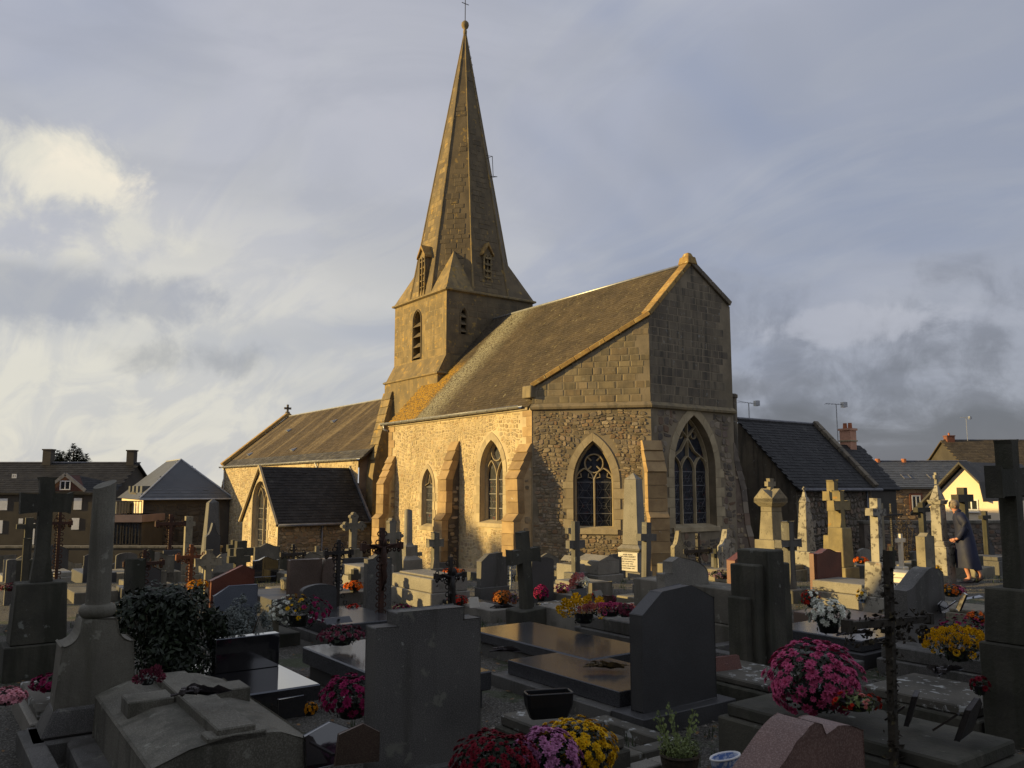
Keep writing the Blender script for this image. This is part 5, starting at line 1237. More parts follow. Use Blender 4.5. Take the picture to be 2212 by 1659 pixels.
ob = pier('tall pale granite obelisk with an inscribed white panel against the canted church wall', 1370, d_, 'granite_light',
     [('base', 0, e(1234), .36, .36, .36, .36), ('plinth', e(1234), e(1189), .29, .29, .28, .28), ('moulding', e(1189), e(1184), .33, .33, .36, .36), ('moulding', e(1184), e(1176), .36, .36, .27, .27), ('shaft', e(1176), e(1036), .245, .245, .185, .185), ('tip', e(1036), e(1021), .185, .185, .005, .005)], name='obelisk', rz=R(17))
zc0, zc1 = e(1232), e(1192)
pn = MB().box(-.34, .27, -.335, -.30, zc0, zc1).build('inscribed_panel', mt['white_panel'], ob, bevel=.006)
lines = ['ANNE REINE', 'DAUVIN-HEBERT', 'LEUR ENFANCE ET MERE', 'NEE A BLAINVILLE,', 'LE 7 AOUT 1828,', 'DECEDEE A BLAINVILLE', 'LE 8 NOVEMBRE 1878.']
for i, s in enumerate(lines):
    cu = bpy.data.curves.new('lettering', 'FONT'); cu.body = s; cu.align_x = 'CENTER'; cu.size = .066 if i == 1 else (.055 if i == 0 else .045); cu.extrude = .0012
    o = bpy.data.objects.new('lettering', cu); COL.objects.link(o); dg_ = bpy.context.evaluated_depsgraph_get(); me_ = bpy.data.meshes.new_from_object(o.evaluated_get(dg_)); bpy.data.objects.remove(o, do_unlink=True); me_.materials.clear(); me_.materials.append(mt['iron_black'])
    o = link('lettering', me_, pn)
    o.location = (-.035, -.3375, zc1-.075-i*(zc1-zc0-.08)/7); o.rotation_euler = (R(90), 0, 0)
d_ = 24.0; e = lambda py: g(455, d_, py)
pier('tall lit edged obelisk near the corner of the stone barn', 456, d_, 'granite', [('plinth', 0, .7, .34, .34, .32, .32), ('shaft', .7, e(1086), .22, .22, .14, .14), ('tip', e(1086), e(1078), .14, .14, .02, .02)], name='obelisk')
# broken column right
x, y, z = at_depth(880, 19.5); e = lambda py: z_for(py, x, y)-z
t = thing('column_monument', 'broken limestone column on an octagonal pedestal left of the middle buttress', 'monument', (x, y, z), GA)
MB().frustum(-.05, e(1208), .27, .27, .25, .25).frustum(e(1208), e(1200), .25, .25, .15, .15).build('pedestal', mt['granite_light'], t, bevel=.01)
MB().lathe([(.16, e(1200)), (.17, e(1180)), (.13, e(1176)), (.11, e(1172))], 8).build('die', mt['granite_light'], t)
n = 16; MB().loft([[(r*math.cos(2*math.pi*k/n), r*math.sin(2*math.pi*k/n), zz+(.05*math.sin(2*math.pi*k/n+2.2) if zz > e(1110) else 0)) for k in range(n)] for r, zz in ((.105, e(1174)), (.09, e(1104)))]).build('shaft', mt['granite_light'], t)
# --- chest tombs and slabs
TB = [
 ('two tier pale chest tomb glowing in the sun at mid distance', 930, 1318, 1.4, .75, [(.25, 0, None), (.22, .03, None), (.035, .12, None)], 'granite_light', None),
 ('weathered concrete block tomb behind the dark peaked headstone', 1583, None, 1.75, .62, [(.30, 0, None), (.42, .04, None)], 'concrete', 10.2),
 ('low grey tomb with sloping polished side behind the maroon flowers', 722, None, 1.55, 1.0, [(.12, 0, None), (.17, .04, 'granite_pol')], 'granite', 10.3),
 ('dark polished slab tomb reflecting the sunlit church left of the centre headstone', 860, None, 2.1, .95, [(.14, .06, None), (.17, 0, 'granite_pol')], 'granite_dark', 7.2),
 ('black polished slab tomb between the bush and the centre headstone', 440, None, 1.5, .98, [(.12, .08, None), (.14, 0, None)], 'black_pol', 6.9),
 ('broad polished grey slab behind the palm ornament slab', 1273, None, 2.2, .95, [(.14, .05, None), (.12, 0, 'granite_pol')], 'granite', 8.5),
 ('light grey tomb carrying the yellow and pink flowers', 1402, None, 1.35, .9, [(.16, 0, None), (.16, .05, None)], 'granite', 10.0),
 ('small pale block tomb left of the leaning cross', 1060, 1345, .85, .45, [(.17, 0, None)], 'granite_light', None),
 ('grey slab with a dark wreath left of the small block tomb', 1012, None, .9, .6, [(.10, 0, None), (.06, .05, 'granite_pol')], 'granite', 12.9),
 ('lit roofed block tomb below the two light window', 1292, None, .85, .72, [(.12, 0, None), (.28, .06, None)], 'granite_light', 17.2),
 ('small lit block left of the roofed tomb', 1236, None, .5, .35, [(.34, 0, None)], 'granite_light', 17.0),
 ('low lit kerb tomb under the orange planter', 1262, None, .9, .7, [(.16, 0, None), (.08, .04, None)], 'granite_light', 14.8),
 ('long two step grey tomb behind the lit pedestal cross', 1968, None, 1.8, .9, [(.21, 0, None), (.17, .06, None)], 'granite_light', 12.95),
 ('pale block tomb right of the curved shouldered headstone', 1578, None, .6, .5, [(.16, .0, None), (.22, .03, None)], 'limestone', 15.5),
 ('broad pale slab at the foot of the gabled monument', 1700, None, 1.5, 1.0, [(.2, 0, None), (.1, .08, None)], 'limestone', 17.8),
 ('grey granite slab under the golden yellow chrysanthemums', 2185, None, 1.35, .8, [(.14, 0, None), (.14, .04, None)], 'granite', 8.1),
 ('rough concrete tomb under the large magenta chrysanthemum', 2085, None, 1.75, .85, [(.30, 0, None), (.09, .05, None)], 'concrete_dark', 4.9),
 ('lichened concrete block under the black trough', 1262, None, 1.0, .42, [(.22, 0, None), (.08, .03, 'slab_old')], 'concrete_dark', 5.55),
 ('rough lichened kerb between the dark headstone and the magenta flowers', 1668, None, 1.2, .8, [(.2, 0, None), (.06, .05, 'slab_old')], 'concrete_dark', 7.3),
 ('lit low gravel tomb beside the path at the right', 2168, None, 1.4, .9, [(.13, 0, None), (.05, .06, None)], 'limestone', 11.9),
 ('dark slab tomb with plaques at the lower right', 2120, None, 1.1, 1.0, [(.12, 0, None), (.08, .06, 'slab_old')], 'concrete_dark', 6.8),
 ('brown low tomb under the white bouquet', 1868, None, 1.3, 1.0, [(.15, 0, None), (.13, .05, 'granite_pol')], 'granite_dark', 9.3),
 ('reddish low tomb behind the white bouquet', 1850, None, 1.0, .8, [(.16, 0, None)], 'granite_brown', 11.6),
 ('pale slab at the left edge below the big cross', 62, None, 1.3, .9, [(.16, 0, None), (.08, .05, 'slab_old')], 'granite_light', 6.6),
 ('grey block tomb at the far left edge', 30, None, .8, .6, [(.3, 0, None), (.15, .05, None)], 'granite_light', 11.5),
 ('stone planter tomb with three round pots left of the brown headstone', 612, None, .9, .8, [(.15, 0, None)], 'limestone', 14.5),
 ('flat lichened slab right of the leaning cross foot', 1255, None, 1.1, .7, [(.13, 0, 'slab_old')], 'slab_old', 12.6),
 ('pale chest tomb behind the dark iron cross left of centre', 775, None, .9, .8, [(.2, 0, None), (.2, .04, None)], 'granite_light', 16.0),
 ('concrete block tomb below the leaning plain granite cross', 1402, None, .35, .3, [(.24, 0, None)], 'limestone', 14.9),
 ('thin raised slab near the gothic monument', 1990, None, 1.0, .8, [(.12, 0, None), (.1, .1, None)], 'white_panel', 16.3),
 ('long stone bench tomb behind the walking woman', 2110, None, 1.8, .9, [(.22, 0, None)], 'limestone', 19.0),
 ('grey block tomb beyond the path with jars on it', 2160, None, .8, .7, [(.34, 0, None), (.1, .04, None)], 'granite', 21.0)]
TT = {}
for lb, px, py, L, W_, tiers, m, d in TB:
    t, zc_ = tomb(lb, px, py, L, W_, tiers, m, d=d); TT[lb] = (t, zc_)
    if 'roofed' in lb: MB().prism([(.06, .399), (W_-.06, .399), (W_/2, .50)], lambda a, b, c: Vector((c, a, b)), -L+.06, -.06).build('roof_slab', mt[m], t)
    if 'black polished slab' in lb:
        tt = thing('headstone', 'black polished headstone at the head of the black slab', 'gravestone', (t.location.x, t.location.y, t.location.z+.27), GA)
        MB().box(-1.02, -.90, .34, .94, -.01, .30).build('stone', mt['black_pol'], tt, bevel=.006); MB().build('plinth', mt['black_pol'], tt, bevel=.004)
    if 'three round pots' in lb:
        for k in range(3):
            o = MB().lathe([(.09, 0), (.13, .04), (.14, .2), (.12, .22), (.10, .2)], 14).build('stone_pot', mt['limestone'], smooth=False)
            p = Matrix.Rotation(GA, 4, 'Z') @ Vector((-.12, .12+.27*k, .151)); o.location = t.location+p
            tag(o, ('left', 'middle', 'right')[k]+' one of the three round stone pots left of the brown headstone', 'pot', 'round stone pots in a row')
# --- iron crosses
iron_cross('big rusty iron crucifix with openwork on a stone block left of centre', 825, 1140, 787, 864, 1180, 'iron_rust', d=11.4, r=.028, ped=(.42, .36, .24), body=True)
iron_cross('dark iron cross with leafy foot left of the rusty crucifix', 731, 1166, 705, 757, 1194, 'iron_black', d=12.4, r=.024, ped=(.3, .28, .22), flare=1, vine=60)
iron_cross('slim black iron crucifix in front of the pale chest tomb', 973, 1203, 943, 1003, 1243, 'iron_black', d=11.2, r=.022, body=True, vine=25)
iron_cross('small black iron cross against the side chapel wall', 633, 1176, 610, 654, 1197, 'iron_black', d=15.5, r=.024)
iron_cross('orange rusted iron cross behind the dark bush', 413, 1176, 390, 437, 1203, 'iron_orange', d=14.5, r=.028, vine=50)
iron_cross('brown rusted iron cross left of the orange one', 311, 1186, 284, 346, 1217, 'iron_rust', d=12.6, r=.024)
iron_cross('tall brown iron cross with round ends before the barn wall', 368, 1111, 350, 396, 1131, 'iron_rust', d=19.0, r=.035)
iron_cross('black lacework iron cross below the shaded window', 1507, 1152, 1484, 1532, 1190, 'iron_black', d=17.5, r=.03, vine=80)
iron_cross('corroded iron cross overgrown with rusty leaves at the right front', 1910, 1190, 1846, 1980, 1345, 'iron_lichen', d=5.2, r=.020, vine=420, body=False, lean=-.045, lace=0)
iron_cross('narrow rusty iron cross beside the rugged stone cross', 128, 1106, 112, 146, 1130, 'iron_rust', d=15.5, r=.026)
iron_cross('silver painted openwork iron cross between centre headstone and leaning cross', 1103, 1210, 1096, 1113, 1222, 'iron_silver', d=16.0, r=.012)
iron_cross('dark iron cross with hoop beyond the lit pedestal cross', 1925, 1088, 1908, 1944, 1112, 'iron_black', d=22.0, r=.02)
# --- filler rows far off: low stones nobody singles out
rng = random.Random(21); used = [(3.4, 21.5), (3.2, 19.8), (3.0, 18.4), (3.4, 22.6), (3.9, 20.6)]
def church_clear(x, y):
    p = CHM.inverted() @ Vector((x, y, 0))
    if -37 < p.x < -11 and -5.8 < p.y < 6: return False
    if -13.5 < p.x < 2 and -6 < p.y < 14: return False
    if -20.2 < p.x < -14 and -9.2 < p.y < -3: return False
    return True
def filler(n, reg, label, group, hs=1.0, seed=1):
    rg = random.Random(seed); k = 0; tries = 0
    while k < n and tries < 3000:
        tries += 1; y = rg.uniform(reg[2], reg[3]); x = rg.uniform(reg[0], reg[1])*y
        if not church_clear(x, y) or any((x-a)**2+(y-b)**2 < 1.0 for a, b in used): continue
        used.append((x, y)); k += 1; z = ground(x, y); m = rg.choice(['granite', 'concrete', 'limestone', 'granite_light', 'concrete_dark', 'granite_dark'])
        t = thing('grave', label, 'grave', (x, y, z), GA+rg.uniform(-.05, .05), group)
        W_ = rg.uniform(.5, .85); kindw = 'low slab'; L = rg.uniform(.9, 1.6); h = rg.uniform(.1, .28)
        MB().box(-L, 0, 0, W_, -.1, h).build('slab', mt[m], t, bevel=.01)
        q = rg.random(); st_ = rg.choice(['flat', 'gable', 'round', 'lowogee', 'chamfer'])
        if q < .42:
            mb = MB(); stele_mesh(mb, W_*.8, rg.uniform(.35, .65)*hs+h, .1, st_); kindw = {'flat': 'square headstone', 'gable': 'pointed headstone', 'round': 'rounded headstone', 'lowogee': 'curved headstone', 'chamfer': 'cut cornered headstone'}[st_]; mb.build('headstone', mt[m], t, bevel=.01)
        elif q < .7:
            H = rg.uniform(.55, .95)*hs; kindw = 'thin cross'; mb = MB(); mb.prism([(a+W_/2, b+h) for a, b in cross_poly(H, H*.5, .09, .09, H*.68, .01)], lambda a, b, c: Vector((c, a, b)), -.1, 0)
            mb.build('cross', mt[rg.choice(['concrete_dark', 'limestone', 'concrete', 'iron_rust'])], t)
        elif q < .85: kindw = 'raised lid'; MB().box(-L*.9, -.1, .06, W_-.06, h-.002, h+.1).build('lid', mt[m], t, bevel=.01)
        t['label'] = {'granite': 'grey', 'concrete': 'weathered', 'limestone': 'pale', 'granite_light': 'light grey', 'concrete_dark': 'mossy', 'granite_dark': 'dark'}[m]+' grave with '+kindw+' '+label
for (x, y) in [(o.location.x, o.location.y) for o in bpy.data.objects if o.parent is None and o.get('category')]: used.append((x, y))
filler(9, (-.33, -.12, 10.2, 13.4), 'between the silver bush and the pale chest tomb', 'small graves behind the centre headstone', .55, seed=31)
filler(16, (-.52, -.2, 12.8, 18), 'between the dark bush and the barn wall', 'small graves beyond the dark bush', .6, seed=13)
filler(30, (-.62, -.36, 17, 34), 'in the rows left towards the barn', 'small graves in the left rows', seed=3)
filler(16, (-.36, -.12, 15, 27), 'in the rows below the side chapel', 'small graves below the side chapel', .9, seed=4)
filler(7, (.02, .2, 11.2, 14.5), 'between the leaning cross and the dark peaked headstone', 'small graves beyond the polished slabs', .4, seed=32)
filler(12, (-.1, .26, 18, 24), 'in the rows at the chancel foot', 'small graves at the foot of the chancel', .55, seed=5)
filler(22, (.33, .64, 18.5, 30), 'in the far rows right of the sacristy', 'small graves in the right rows', .8, seed=6)
# ------------------------------------------------------------------ flowers and things laid on the graves
flowers('dark crimson chrysanthemum dome at the front edge', 1070, 1580, 1705, 982, 1155, 'crimson', d=4.7, n=230, bs=.024, ind=True)
flowers('lilac pink chrysanthemum between crimson and yellow ones at the front edge', 1180, 1572, 1700, 1108, 1246, 'lilac', d=4.85, n=150, bs=.032, ind=True)
flowers('golden yellow chrysanthemum dome at the front edge', 1246, 1552, 1670, 1166, 1326, 'yellow', d=5.05, n=210, bs=.027, ind=True)
flowers('very large magenta pink chrysanthemum on the rough concrete tomb', 1768, 1382, 1530, 1682, 1858, 'magenta', d=5.9, n=230, bs=.038, ind=True, green=.95)
flowers('magenta chrysanthemum half hidden behind the centre headstone', 758, 1456, 1548, 697, 822, 'magenta_deep', d=6.7, n=130, bs=.034, ind=True)
flowers('golden yellow chrysanthemum with round heads on the grey slab at right', 2075, 1356, 1425, 2020, 2131, 'yellow', d=7.9, n=95, bs=.033, ind=True, kind='ball', green=.3)
flowers('deep magenta chrysanthemum behind the golden yellow one', 2092, 1326, 1405, 2038, 2150, 'magenta_deep', d=8.7, n=90, bs=.026)
flowers('orange chrysanthemum half hidden by the big right pedestal', 2120, 1318, 1345, 2098, 2140, 'orange', d=10.0, n=30, bs=.03)
flowers('pot of small red flowers with bright leaves beside the magenta dome', 1858, 1492, 1532, 1815, 1905, 'red', d=5.6, n=34, bs=.022, leafm='leaf_bright', colors=['red', 'salmon', 'red'], name='potted_flowers')
flowers('mixed trough of white yellow and purple chrysanthemums on the low grey tomb', 642, 1282, 1352, 580, 707, 'white', d=10.4, n=120, bs=.030, colors=['white', 'white', 'yellow', 'magenta_deep', 'magenta_deep'], green=.8, depthk=.6)
flowers('flat maroon chrysanthemum on the dark polished slab', 735, 1350, 1392, 690, 786, 'maroon', d=8.7, n=90, bs=.028, green=.2)
flowers('yellow pompon chrysanthemum on the light grey tomb', 1262, 1290, 1345, 1210, 1308, 'yellow', d=10.3, n=26, bs=.055, kind='ball', green=.2)
flowers('arrangement of salmon pink roses on the light grey tomb', 1318, 1304, 1330, 1258, 1374, 'salmon', d=9.7, n=50, bs=.035, kind='ball', colors=['salmon', 'magenta', 'salmon'], depthk=.4, name='flower_arrangement', green=.1)
flowers('orange red flowers beside the dark leafy iron cross', 763, 1254, 1275, 745, 782, 'orange', d=14.0, n=40, bs=.04, name='potted_flowers')
flowers('bright red cyclamen in front of the rusty crucifix', 763, 1304, 1328, 748, 779, 'red', d=11.9, n=30, bs=.035, name='potted_flowers')
flowers('magenta chrysanthemum right of the rusty crucifix block', 868, 1304, 1326, 850, 888, 'magenta_deep', d=11.9, n=35, bs=.03)
flowers('red cyclamen left of the small block tomb', 988, 1284, 1308, 966, 1010, 'red', d=13.0, n=40, bs=.032, name='potted_flowers')
flowers('orange red flowers at the foot of the chancel wall', 980, 1226, 1244, 958, 1004, 'orange', d=17.5, n=50, bs=.04, name='potted_flowers')
flowers('rust coloured chrysanthemum left of the leaning cross', 1086, 1274, 1306, 1069, 1108, 'rust', d=13.5, n=60, bs=.035)
flowers('heather in a terracotta pot between rust flowers and leaning cross', 1111, 1278, 1304, 1102, 1122, 'heather', d=13.3, n=30, bs=.02, pot='terracotta', name='potted_heather')
flowers('magenta flowers leaning against the black round topped headstone', 1169, 1262, 1298, 1154, 1184, 'magenta_deep', d=13.7, n=45, bs=.035, name='potted_flowers')
flowers('pink cyclamen in a bright orange planter', 1215, 1259, 1284, 1197, 1232, 'magenta', d=14.6, n=30, bs=.03, pot='plastic_orange', name='potted_flowers', green=.1)
flowers('dark flowers in a red pot near the open plaque', 1288, 1275, 1299, 1281, 1297, 'red', d=12.6, n=14, bs=.03, pot='plastic_red', name='potted_flowers', green=.1)
flowers('maroon plant right of the open plaque', 1322, 1286, 1304, 1313, 1332, 'maroon', d=12.3, n=25, bs=.025, name='potted_flowers')
flowers('pink and white roses in a black vase before the roofed tomb', 1253, 1238, 1282, 1239, 1267, 'pink', d=14.9, n=14, bs=.065, kind='ball', colors=['salmon', 'pink', 'white'], green=.2, name='flower_vase')
flowers('white daisy bouquet in a black square vase', 1795, 1291, 1366, 1757, 1833, 'white', d=9.0, n=80, bs=.04, green=.35, name='flower_vase')
flowers('small mixed red and cream bouquet behind the white daisies', 1758, 1270, 1312, 1742, 1778, 'salmon', d=10.4, n=40, bs=.03, colors=['red', 'white', 'salmon'], name='flower_vase')
flowers('small cream bouquet in a pale vase at the foot of the lit pedestal', 1863, 1270, 1302, 1854, 1874, 'white', d=13.0, n=20, bs=.03, colors=['yellow', 'white'], pot='ceramic', name='flower_vase')
flowers('orange and yellow flowers on the lit tomb left of the path', 2060, 1262, 1288, 2040, 2086, 'orange', d=12.3, n=60, bs=.03, colors=['amber', 'orange', 'magenta'], name='potted_flowers')
flowers('small amber flowers peeping beside the black plaque', 668, 1516, 1545, 656, 681, 'amber', d=6.5, n=26, bs=.02, name='potted_flowers')
flowers('yellow chrysanthemum behind the dark bush', 424, 1252, 1274, 402, 442, 'amber', d=13.0, n=40, bs=.035)
flowers('orange flowers on the block beyond the golden cross', 1862, 1202, 1218, 1849, 1876, 'orange', d=17.0, n=25, bs=.035, name='potted_flowers')
flowers('magenta flowers behind the column pedestal', 108, 1455, 1490, 62, 142, 'magenta_deep', d=6.9, n=60, bs=.03)
flowers('pale pink flowers at the far left edge', 6, 1485, 1520, -30, 34, 'pink', d=6.2, n=50, bs=.03)
flowers('brownish flowers at the left edge beyond the pale slab', 22, 1258, 1276, 0, 42, 'maroon', d=12.5, n=40, bs=.03)
flowers('yellow daisies low beside the walking woman', 2023, 1220, 1236, 2012, 2034, 'yellow', d=16.5, n=18, bs=.03, name='potted_flowers')
flowers('wilted red rose stems by the right hand slab', 2125, 1458, 1500, 2108, 2140, 'crimson', d=6.6, n=14, bs=.024, name='potted_flowers')
flowers('dark maroon ivy wreath beside the salmon roses', 1352, 1303, 1332, 1334, 1372, 'maroon', d=9.5, n=40, bs=.03, name='flower_arrangement')
flowers('plum heather cluster at the foot of the orange red headstone', 1562, 1230, 1250, 1532, 1592, 'heather', d=14.0, n=50, bs=.03, name='potted_heather')
# leaf litter blown between the kerbs
lr = random.Random(77); lm = MB()
for i in range(2600):
    y_ = lr.uniform(3.4, 15); x_ = lr.uniform(-.62, .62)*y_; z_ = ground(x_, y_)+.012; s_ = lr.uniform(.012, .035); a_ = lr.uniform(0, 6.28)
    c_, q_ = math.cos(a_)*s_, math.sin(a_)*s_
    lm.add([(x_-c_, y_-q_, z_), (x_+q_*.5, y_-c_*.5, z_+lr.uniform(0, .012)), (x_+c_, y_+q_, z_+lr.uniform(0, .01)), (x_-q_*.5, y_+c_*.5, z_)], [(0, 1, 2, 3)])
mt['litter'] = mat('dead_leaves', (.20, .11, .04), (.09, .05, .02), 5, rnd=.5, bump=0)
lm.build('fallen_leaves', mt['litter'], kind='stuff')
# shrubs
bush('dense dark green bush left of the centre headstone', 348, 1258, 1480, 236, 462, 'leaf_dark', 8.0, 9000, (.018, .045), seed=5, lobes=14)
bush('low silver grey bush beside the dark green one', 516, 1290, 1395, 456, 582, 'leaf_grey', 8.9, 14000, (.008, .02), seed=6, lobes=10)
# leafy plant in a footed wicker basket
x, y, z = at_depth(1470, 5.75); t = thing('basket', 'footed wicker basket with a straggly green plant by the dark plinth', 'basket plant', (x, y, z), .3)
MB().lathe([(.07, .045), (.10, .06), (.125, .16), (.13, .2), (.115, .2), (.10, .08)], 16).build('bowl', mt['basket'], t)
for k in range(4):
    a = k*math.pi/2+.5; MB().tube([(.10*math.cos(a), .10*math.sin(a), .12), (.12*math.cos(a), .12*math.sin(a), .05), (.11*math.cos(a), .11*math.sin(a), -.02)], .012, 6).build('foot', mt['basket'], t)
MB().tube([(.125*math.cos(k*math.pi/10), .125*math.sin(k*math.pi/10), .2) for k in range(21)], .012, 6).build('rim', mt['basket'], t)
rg = random.Random(8); fb = MB(); leaves(fb, rg, (0, 0, .24), (.15, .14, .07), 1100, (.006, .014))
for k in range(16):
    a = rg.uniform(0, 6.28); h = rg.uniform(.1, .34); p1 = Vector((.05*math.cos(a), .05*math.sin(a), .2)); p2 = Vector((.15*math.cos(a)+rg.uniform(0, .06), .15*math.sin(a), .2+h))
    fb.tube([p1, (p1+p2)/2+Vector((0, 0, .03)), p2], .002, 3)
    for q in range(16):
        c = p1.lerp(p2, rg.random()); s = rg.uniform(.006, .013); c += Vector((rg.uniform(-.02, .02), rg.uniform(-.02, .02), rg.uniform(-.01, .02)))
        fb.add([c+Vector((s, 0, 0)), c+Vector((0, s*.5, s)), c-Vector((s, 0, 0)), c-Vector((0, s*.5, s))], [(0, 1, 2, 3)])
fb.build('foliage', mt['leaf_bright'], t, kind='stuff')
# black trough
x, y, z = at_depth(1186, 5.75); z = z_for(1549, x, y); t = thing('planter', 'empty black plastic trough on the lichened block', 'planter', (x, y, z), R(14))
mb = MB(); pr_ = [(.125, .045, 0), (.155, .066, .08), (.160, .07, .16), (.148, .06, .16), (.13, .05, .05)]
def rr_(a, b, zz): return [(a*sx, b*sy, zz) for sx, sy in ((-1, -.7), (-.9, -1), (.9, -1), (1, -.7), (1, .7), (.9, 1), (-.9, 1), (-1, .7))]
mb.loft([rr_(*q) for q in pr_]); mb.build('trough', mt['plastic_black'], t)
MB().tube([Vector(v)+Vector((0, 0, .0)) for v in rr_(.154, .066, .16)]+[Vector(rr_(.154, .066, .16)[0])], .006, 6, cap=False).build('rim', mt['plastic_black'], t)
# oval ceramic planter
x, y, z = at_depth(1572, 4.9); z = z_for(1650, x, y)-.06; t = thing('planter', 'oval blue and white ceramic planter half behind the pink headstone', 'planter', (x, y, z), R(38))
def ov(a, b, zz, n=20): return [(a*math.cos(2*math.pi*k/n), b*math.sin(2*math.pi*k/n), zz) for k in range(n)]
MB().loft([ov(.08, .04, 0), ov(.11, .05, .07), ov(.115, .055, .1), ov(.10, .045, .1), ov(.09, .04, .06)]).build('bowl', mt['ceramic'], t, smooth=False)
for k in range(20): pass
MB().tube([Vector(p) for p in ov(.113, .054, .1)]+[Vector(ov(.113, .054, .1)[0])], .006, 6, cap=False).build('rim', mt['white_paint'], t)
# kerb frames on the ground at the very front
def kerb(label, px, d, L, W_, m, h=.1, wd=.14, rz=0.0):
    x, y, z = at_depth(px, d); t = thing('grave_kerb', label, 'grave kerb', (x, y, z), GA+rz)
    for a in ((-L, 0, 0, wd), (-L, 0, W_-wd, W_), (-wd, 0, wd+.003, W_-wd-.003), (-L, -L+wd, wd+.003, W_-wd-.003)):
        MB().box(a[0], a[1], a[2], a[3], -.05, h).build('kerb_stone', mt[m], t, bevel=.008)
kerb('pale stone grave kerb between the basket and the pink headstone', 1560, 4.6, 1.2, .8, 'granite_light', .11)
kerb('granite grave kerb left of the centre headstone base', 790, 4.9, 1.6, .75, 'granite', .12)
kerb('low grey kerb at the near left behind the column', 95, 5.2, 1.6, .8, 'granite', .14)
kerb('weathered kerb in front of the dark peaked headstone', 1360, 6.1, .9, .6, 'slab_old', .08)
kerb('pale kerb of a gravel plot right of centre path', 1760, 8.6, 1.6, .9, 'granite', .12)
# palm and rose ornaments, plaques
def palm(label, px, py, d, s, m='bronze', rz=0.0, n=16):
    x, y, z = at_depth(px, d); z = z_for(py, x, y); t = thing('palm_ornament', label, 'ornament', (x, y, z), GA+rz)
    mb = MB(); rg = random.Random(int(px))
    for i in range(n):
        a = rg.uniform(-.5, .5); l = s*rg.uniform(.5, 1); y0 = rg.uniform(-.5, .4)*s
        c, q = math.cos(a), math.sin(a); w_ = .018
        mb.add([(y0*.3-w_*q, y0, .01), (y0*.3+l*.5*q, y0+l*.5*c, rg.uniform(.025, .06)), (y0*.3+l*q, y0+l*c, .012), (y0*.3+l*.5*q+w_*2, y0+l*.5*c, rg.uniform(.0, .03))], [(0, 1, 2), (0, 2, 3)])
    for i in range(5):
        yy = rg.uniform(-.25, .25)*s; mb.lathe([(.0, .0), (.022, .02), (.016, .045), (.0, .04)], 8, rg.uniform(-.03, .03), yy)
    mb.build('leaves', mt[m], t); MB().tube([(0, -s*.5, .01), (.02, 0, .03), (0, s*.95, .012)], .008, 5).build('stem', mt[m], t)
palm('bronze palm ornament on the mossy chest tomb', 398, 1502, 5.35, .22, 'bronze', -.15)
palm('gilded bronze palm on the polished slab of the dark headstone', 1290, 1442, 8.0, .26, 'bronze_gold', -.6, 22)
palm('dark bronze palm on the slab right of the centre headstone', 1078, 1408, 9.0, .22, 'bronze', -.3)
palm('dark flat wreath on the small grey slab', 1075, 1313, 12.6, .25, 'bronze', -.2)
palm('bronze palm lying on the pale chest tomb', 905, 1247, 14.2, .3, 'bronze', 0)
palm('bronze spray on the slab under the white bouquet', 1830, 1372, 8.9, .3, 'bronze', 0)
palm('bronze spray lying on the slab tomb at the lower right', 2045, 1455, 6.9, .3, 'bronze', .3, 22)
def plaque(label, px, py, d, w_, h_, m, lean=.5, rz=0.0, th=.02, shape=0):
    x, y, z = at_depth(px, d); z = z_for(py, x, y); t = thing('memorial_plaque', label, 'plaque', (x, y, z), GA+rz)
    P = [(-w_/2, 0), (w_/2, 0), (w_/2, h_), (-w_/2, h_)] if shape == 0 else [(-w_/2, 0), (w_/2, 0), (w_/2*.9, h_*.75), (w_*.05, h_), (-w_/2*.95, h_*.8)]
    MB().prism(P, lambda a, b, c: Vector((c-b*math.sin(lean), a, b*math.cos(lean))), -th, 0).build('tablet', mt[m], t, bevel=.003)
    MB().bar((-.14*h_, 0, h_*.5), (-h_*.75, 0, 0), .03, .012).build('support', mt[m], t)
plaque('black slanted plaque left of the centre headstone base', 715, 1652, 5.3, .34, .24, 'black_pol', .25, .1, .025, 1)
plaque('brown edged plaque leaning beside the centre headstone base', 768, 1650, 5.1, .26, .26, 'granite_brown', -.35, -.25, .02, 1)
plaque('small dark square plaque beside the small amber flowers', 628, 1550, 6.4, .2, .14, 'black_pol', .1)
plaque('open grey plaque near the red pot', 1255, 1292, 12.5, .26, .13, 'granite_dark', .3)
plaque('second pale plaque right of the red pot', 1300, 1296, 12.3, .2, .14, 'granite_light', .5, .3)
plaque('black wedge plaque at the right front', 1975, 1562, 5.6, .2, .2, 'iron_black', -.3, .4, .03)
plaque('large black leaning plaque beside the right pedestal', 2098, 1590, 5.3, .3, .25, 'iron_black', -.35, .2, .03, 1)
plaque('black plaque standing on the slab behind the golden yellow chrysanthemum', 2080, 1318, 9.6, .22, .2, 'black_pol', -.4, .6, .02)
plaque('dark wing shaped plaque behind the wave top headstone', 2050, 1322, 9.6, .3, .12, 'black_pol', .2, .2, .02, 1)
plaque('red rose plaque leaning behind the dark peaked headstone', 1575, 1450, 8.0, .32, .13, 'granite_red', .3, -.2, .03)
plaque('reflecting open book plaque on the low grey tomb', 732, 1346, 9.9, .32, .10, 'granite_pol', 1.0, 0, .02)
plaque('small white framed plaque beside the slim black crucifix', 1026, 1312, 12.4, .16, .14, 'white_panel', .3)
plaque('black square plaque on the far slab near the path', 2110, 1292, 12.2, .5, .05, 'black_pol', 1.2)
# small artificial rose posy on the near left tomb
flowers('faded brown artificial rose posy on the mossy chest tomb', 307, 1448, 1478, 286, 330, 'maroon', d=5.75, n=10, bs=.04, kind='ball', leafm='leaf_grey', name='flower_posy', green=.3)
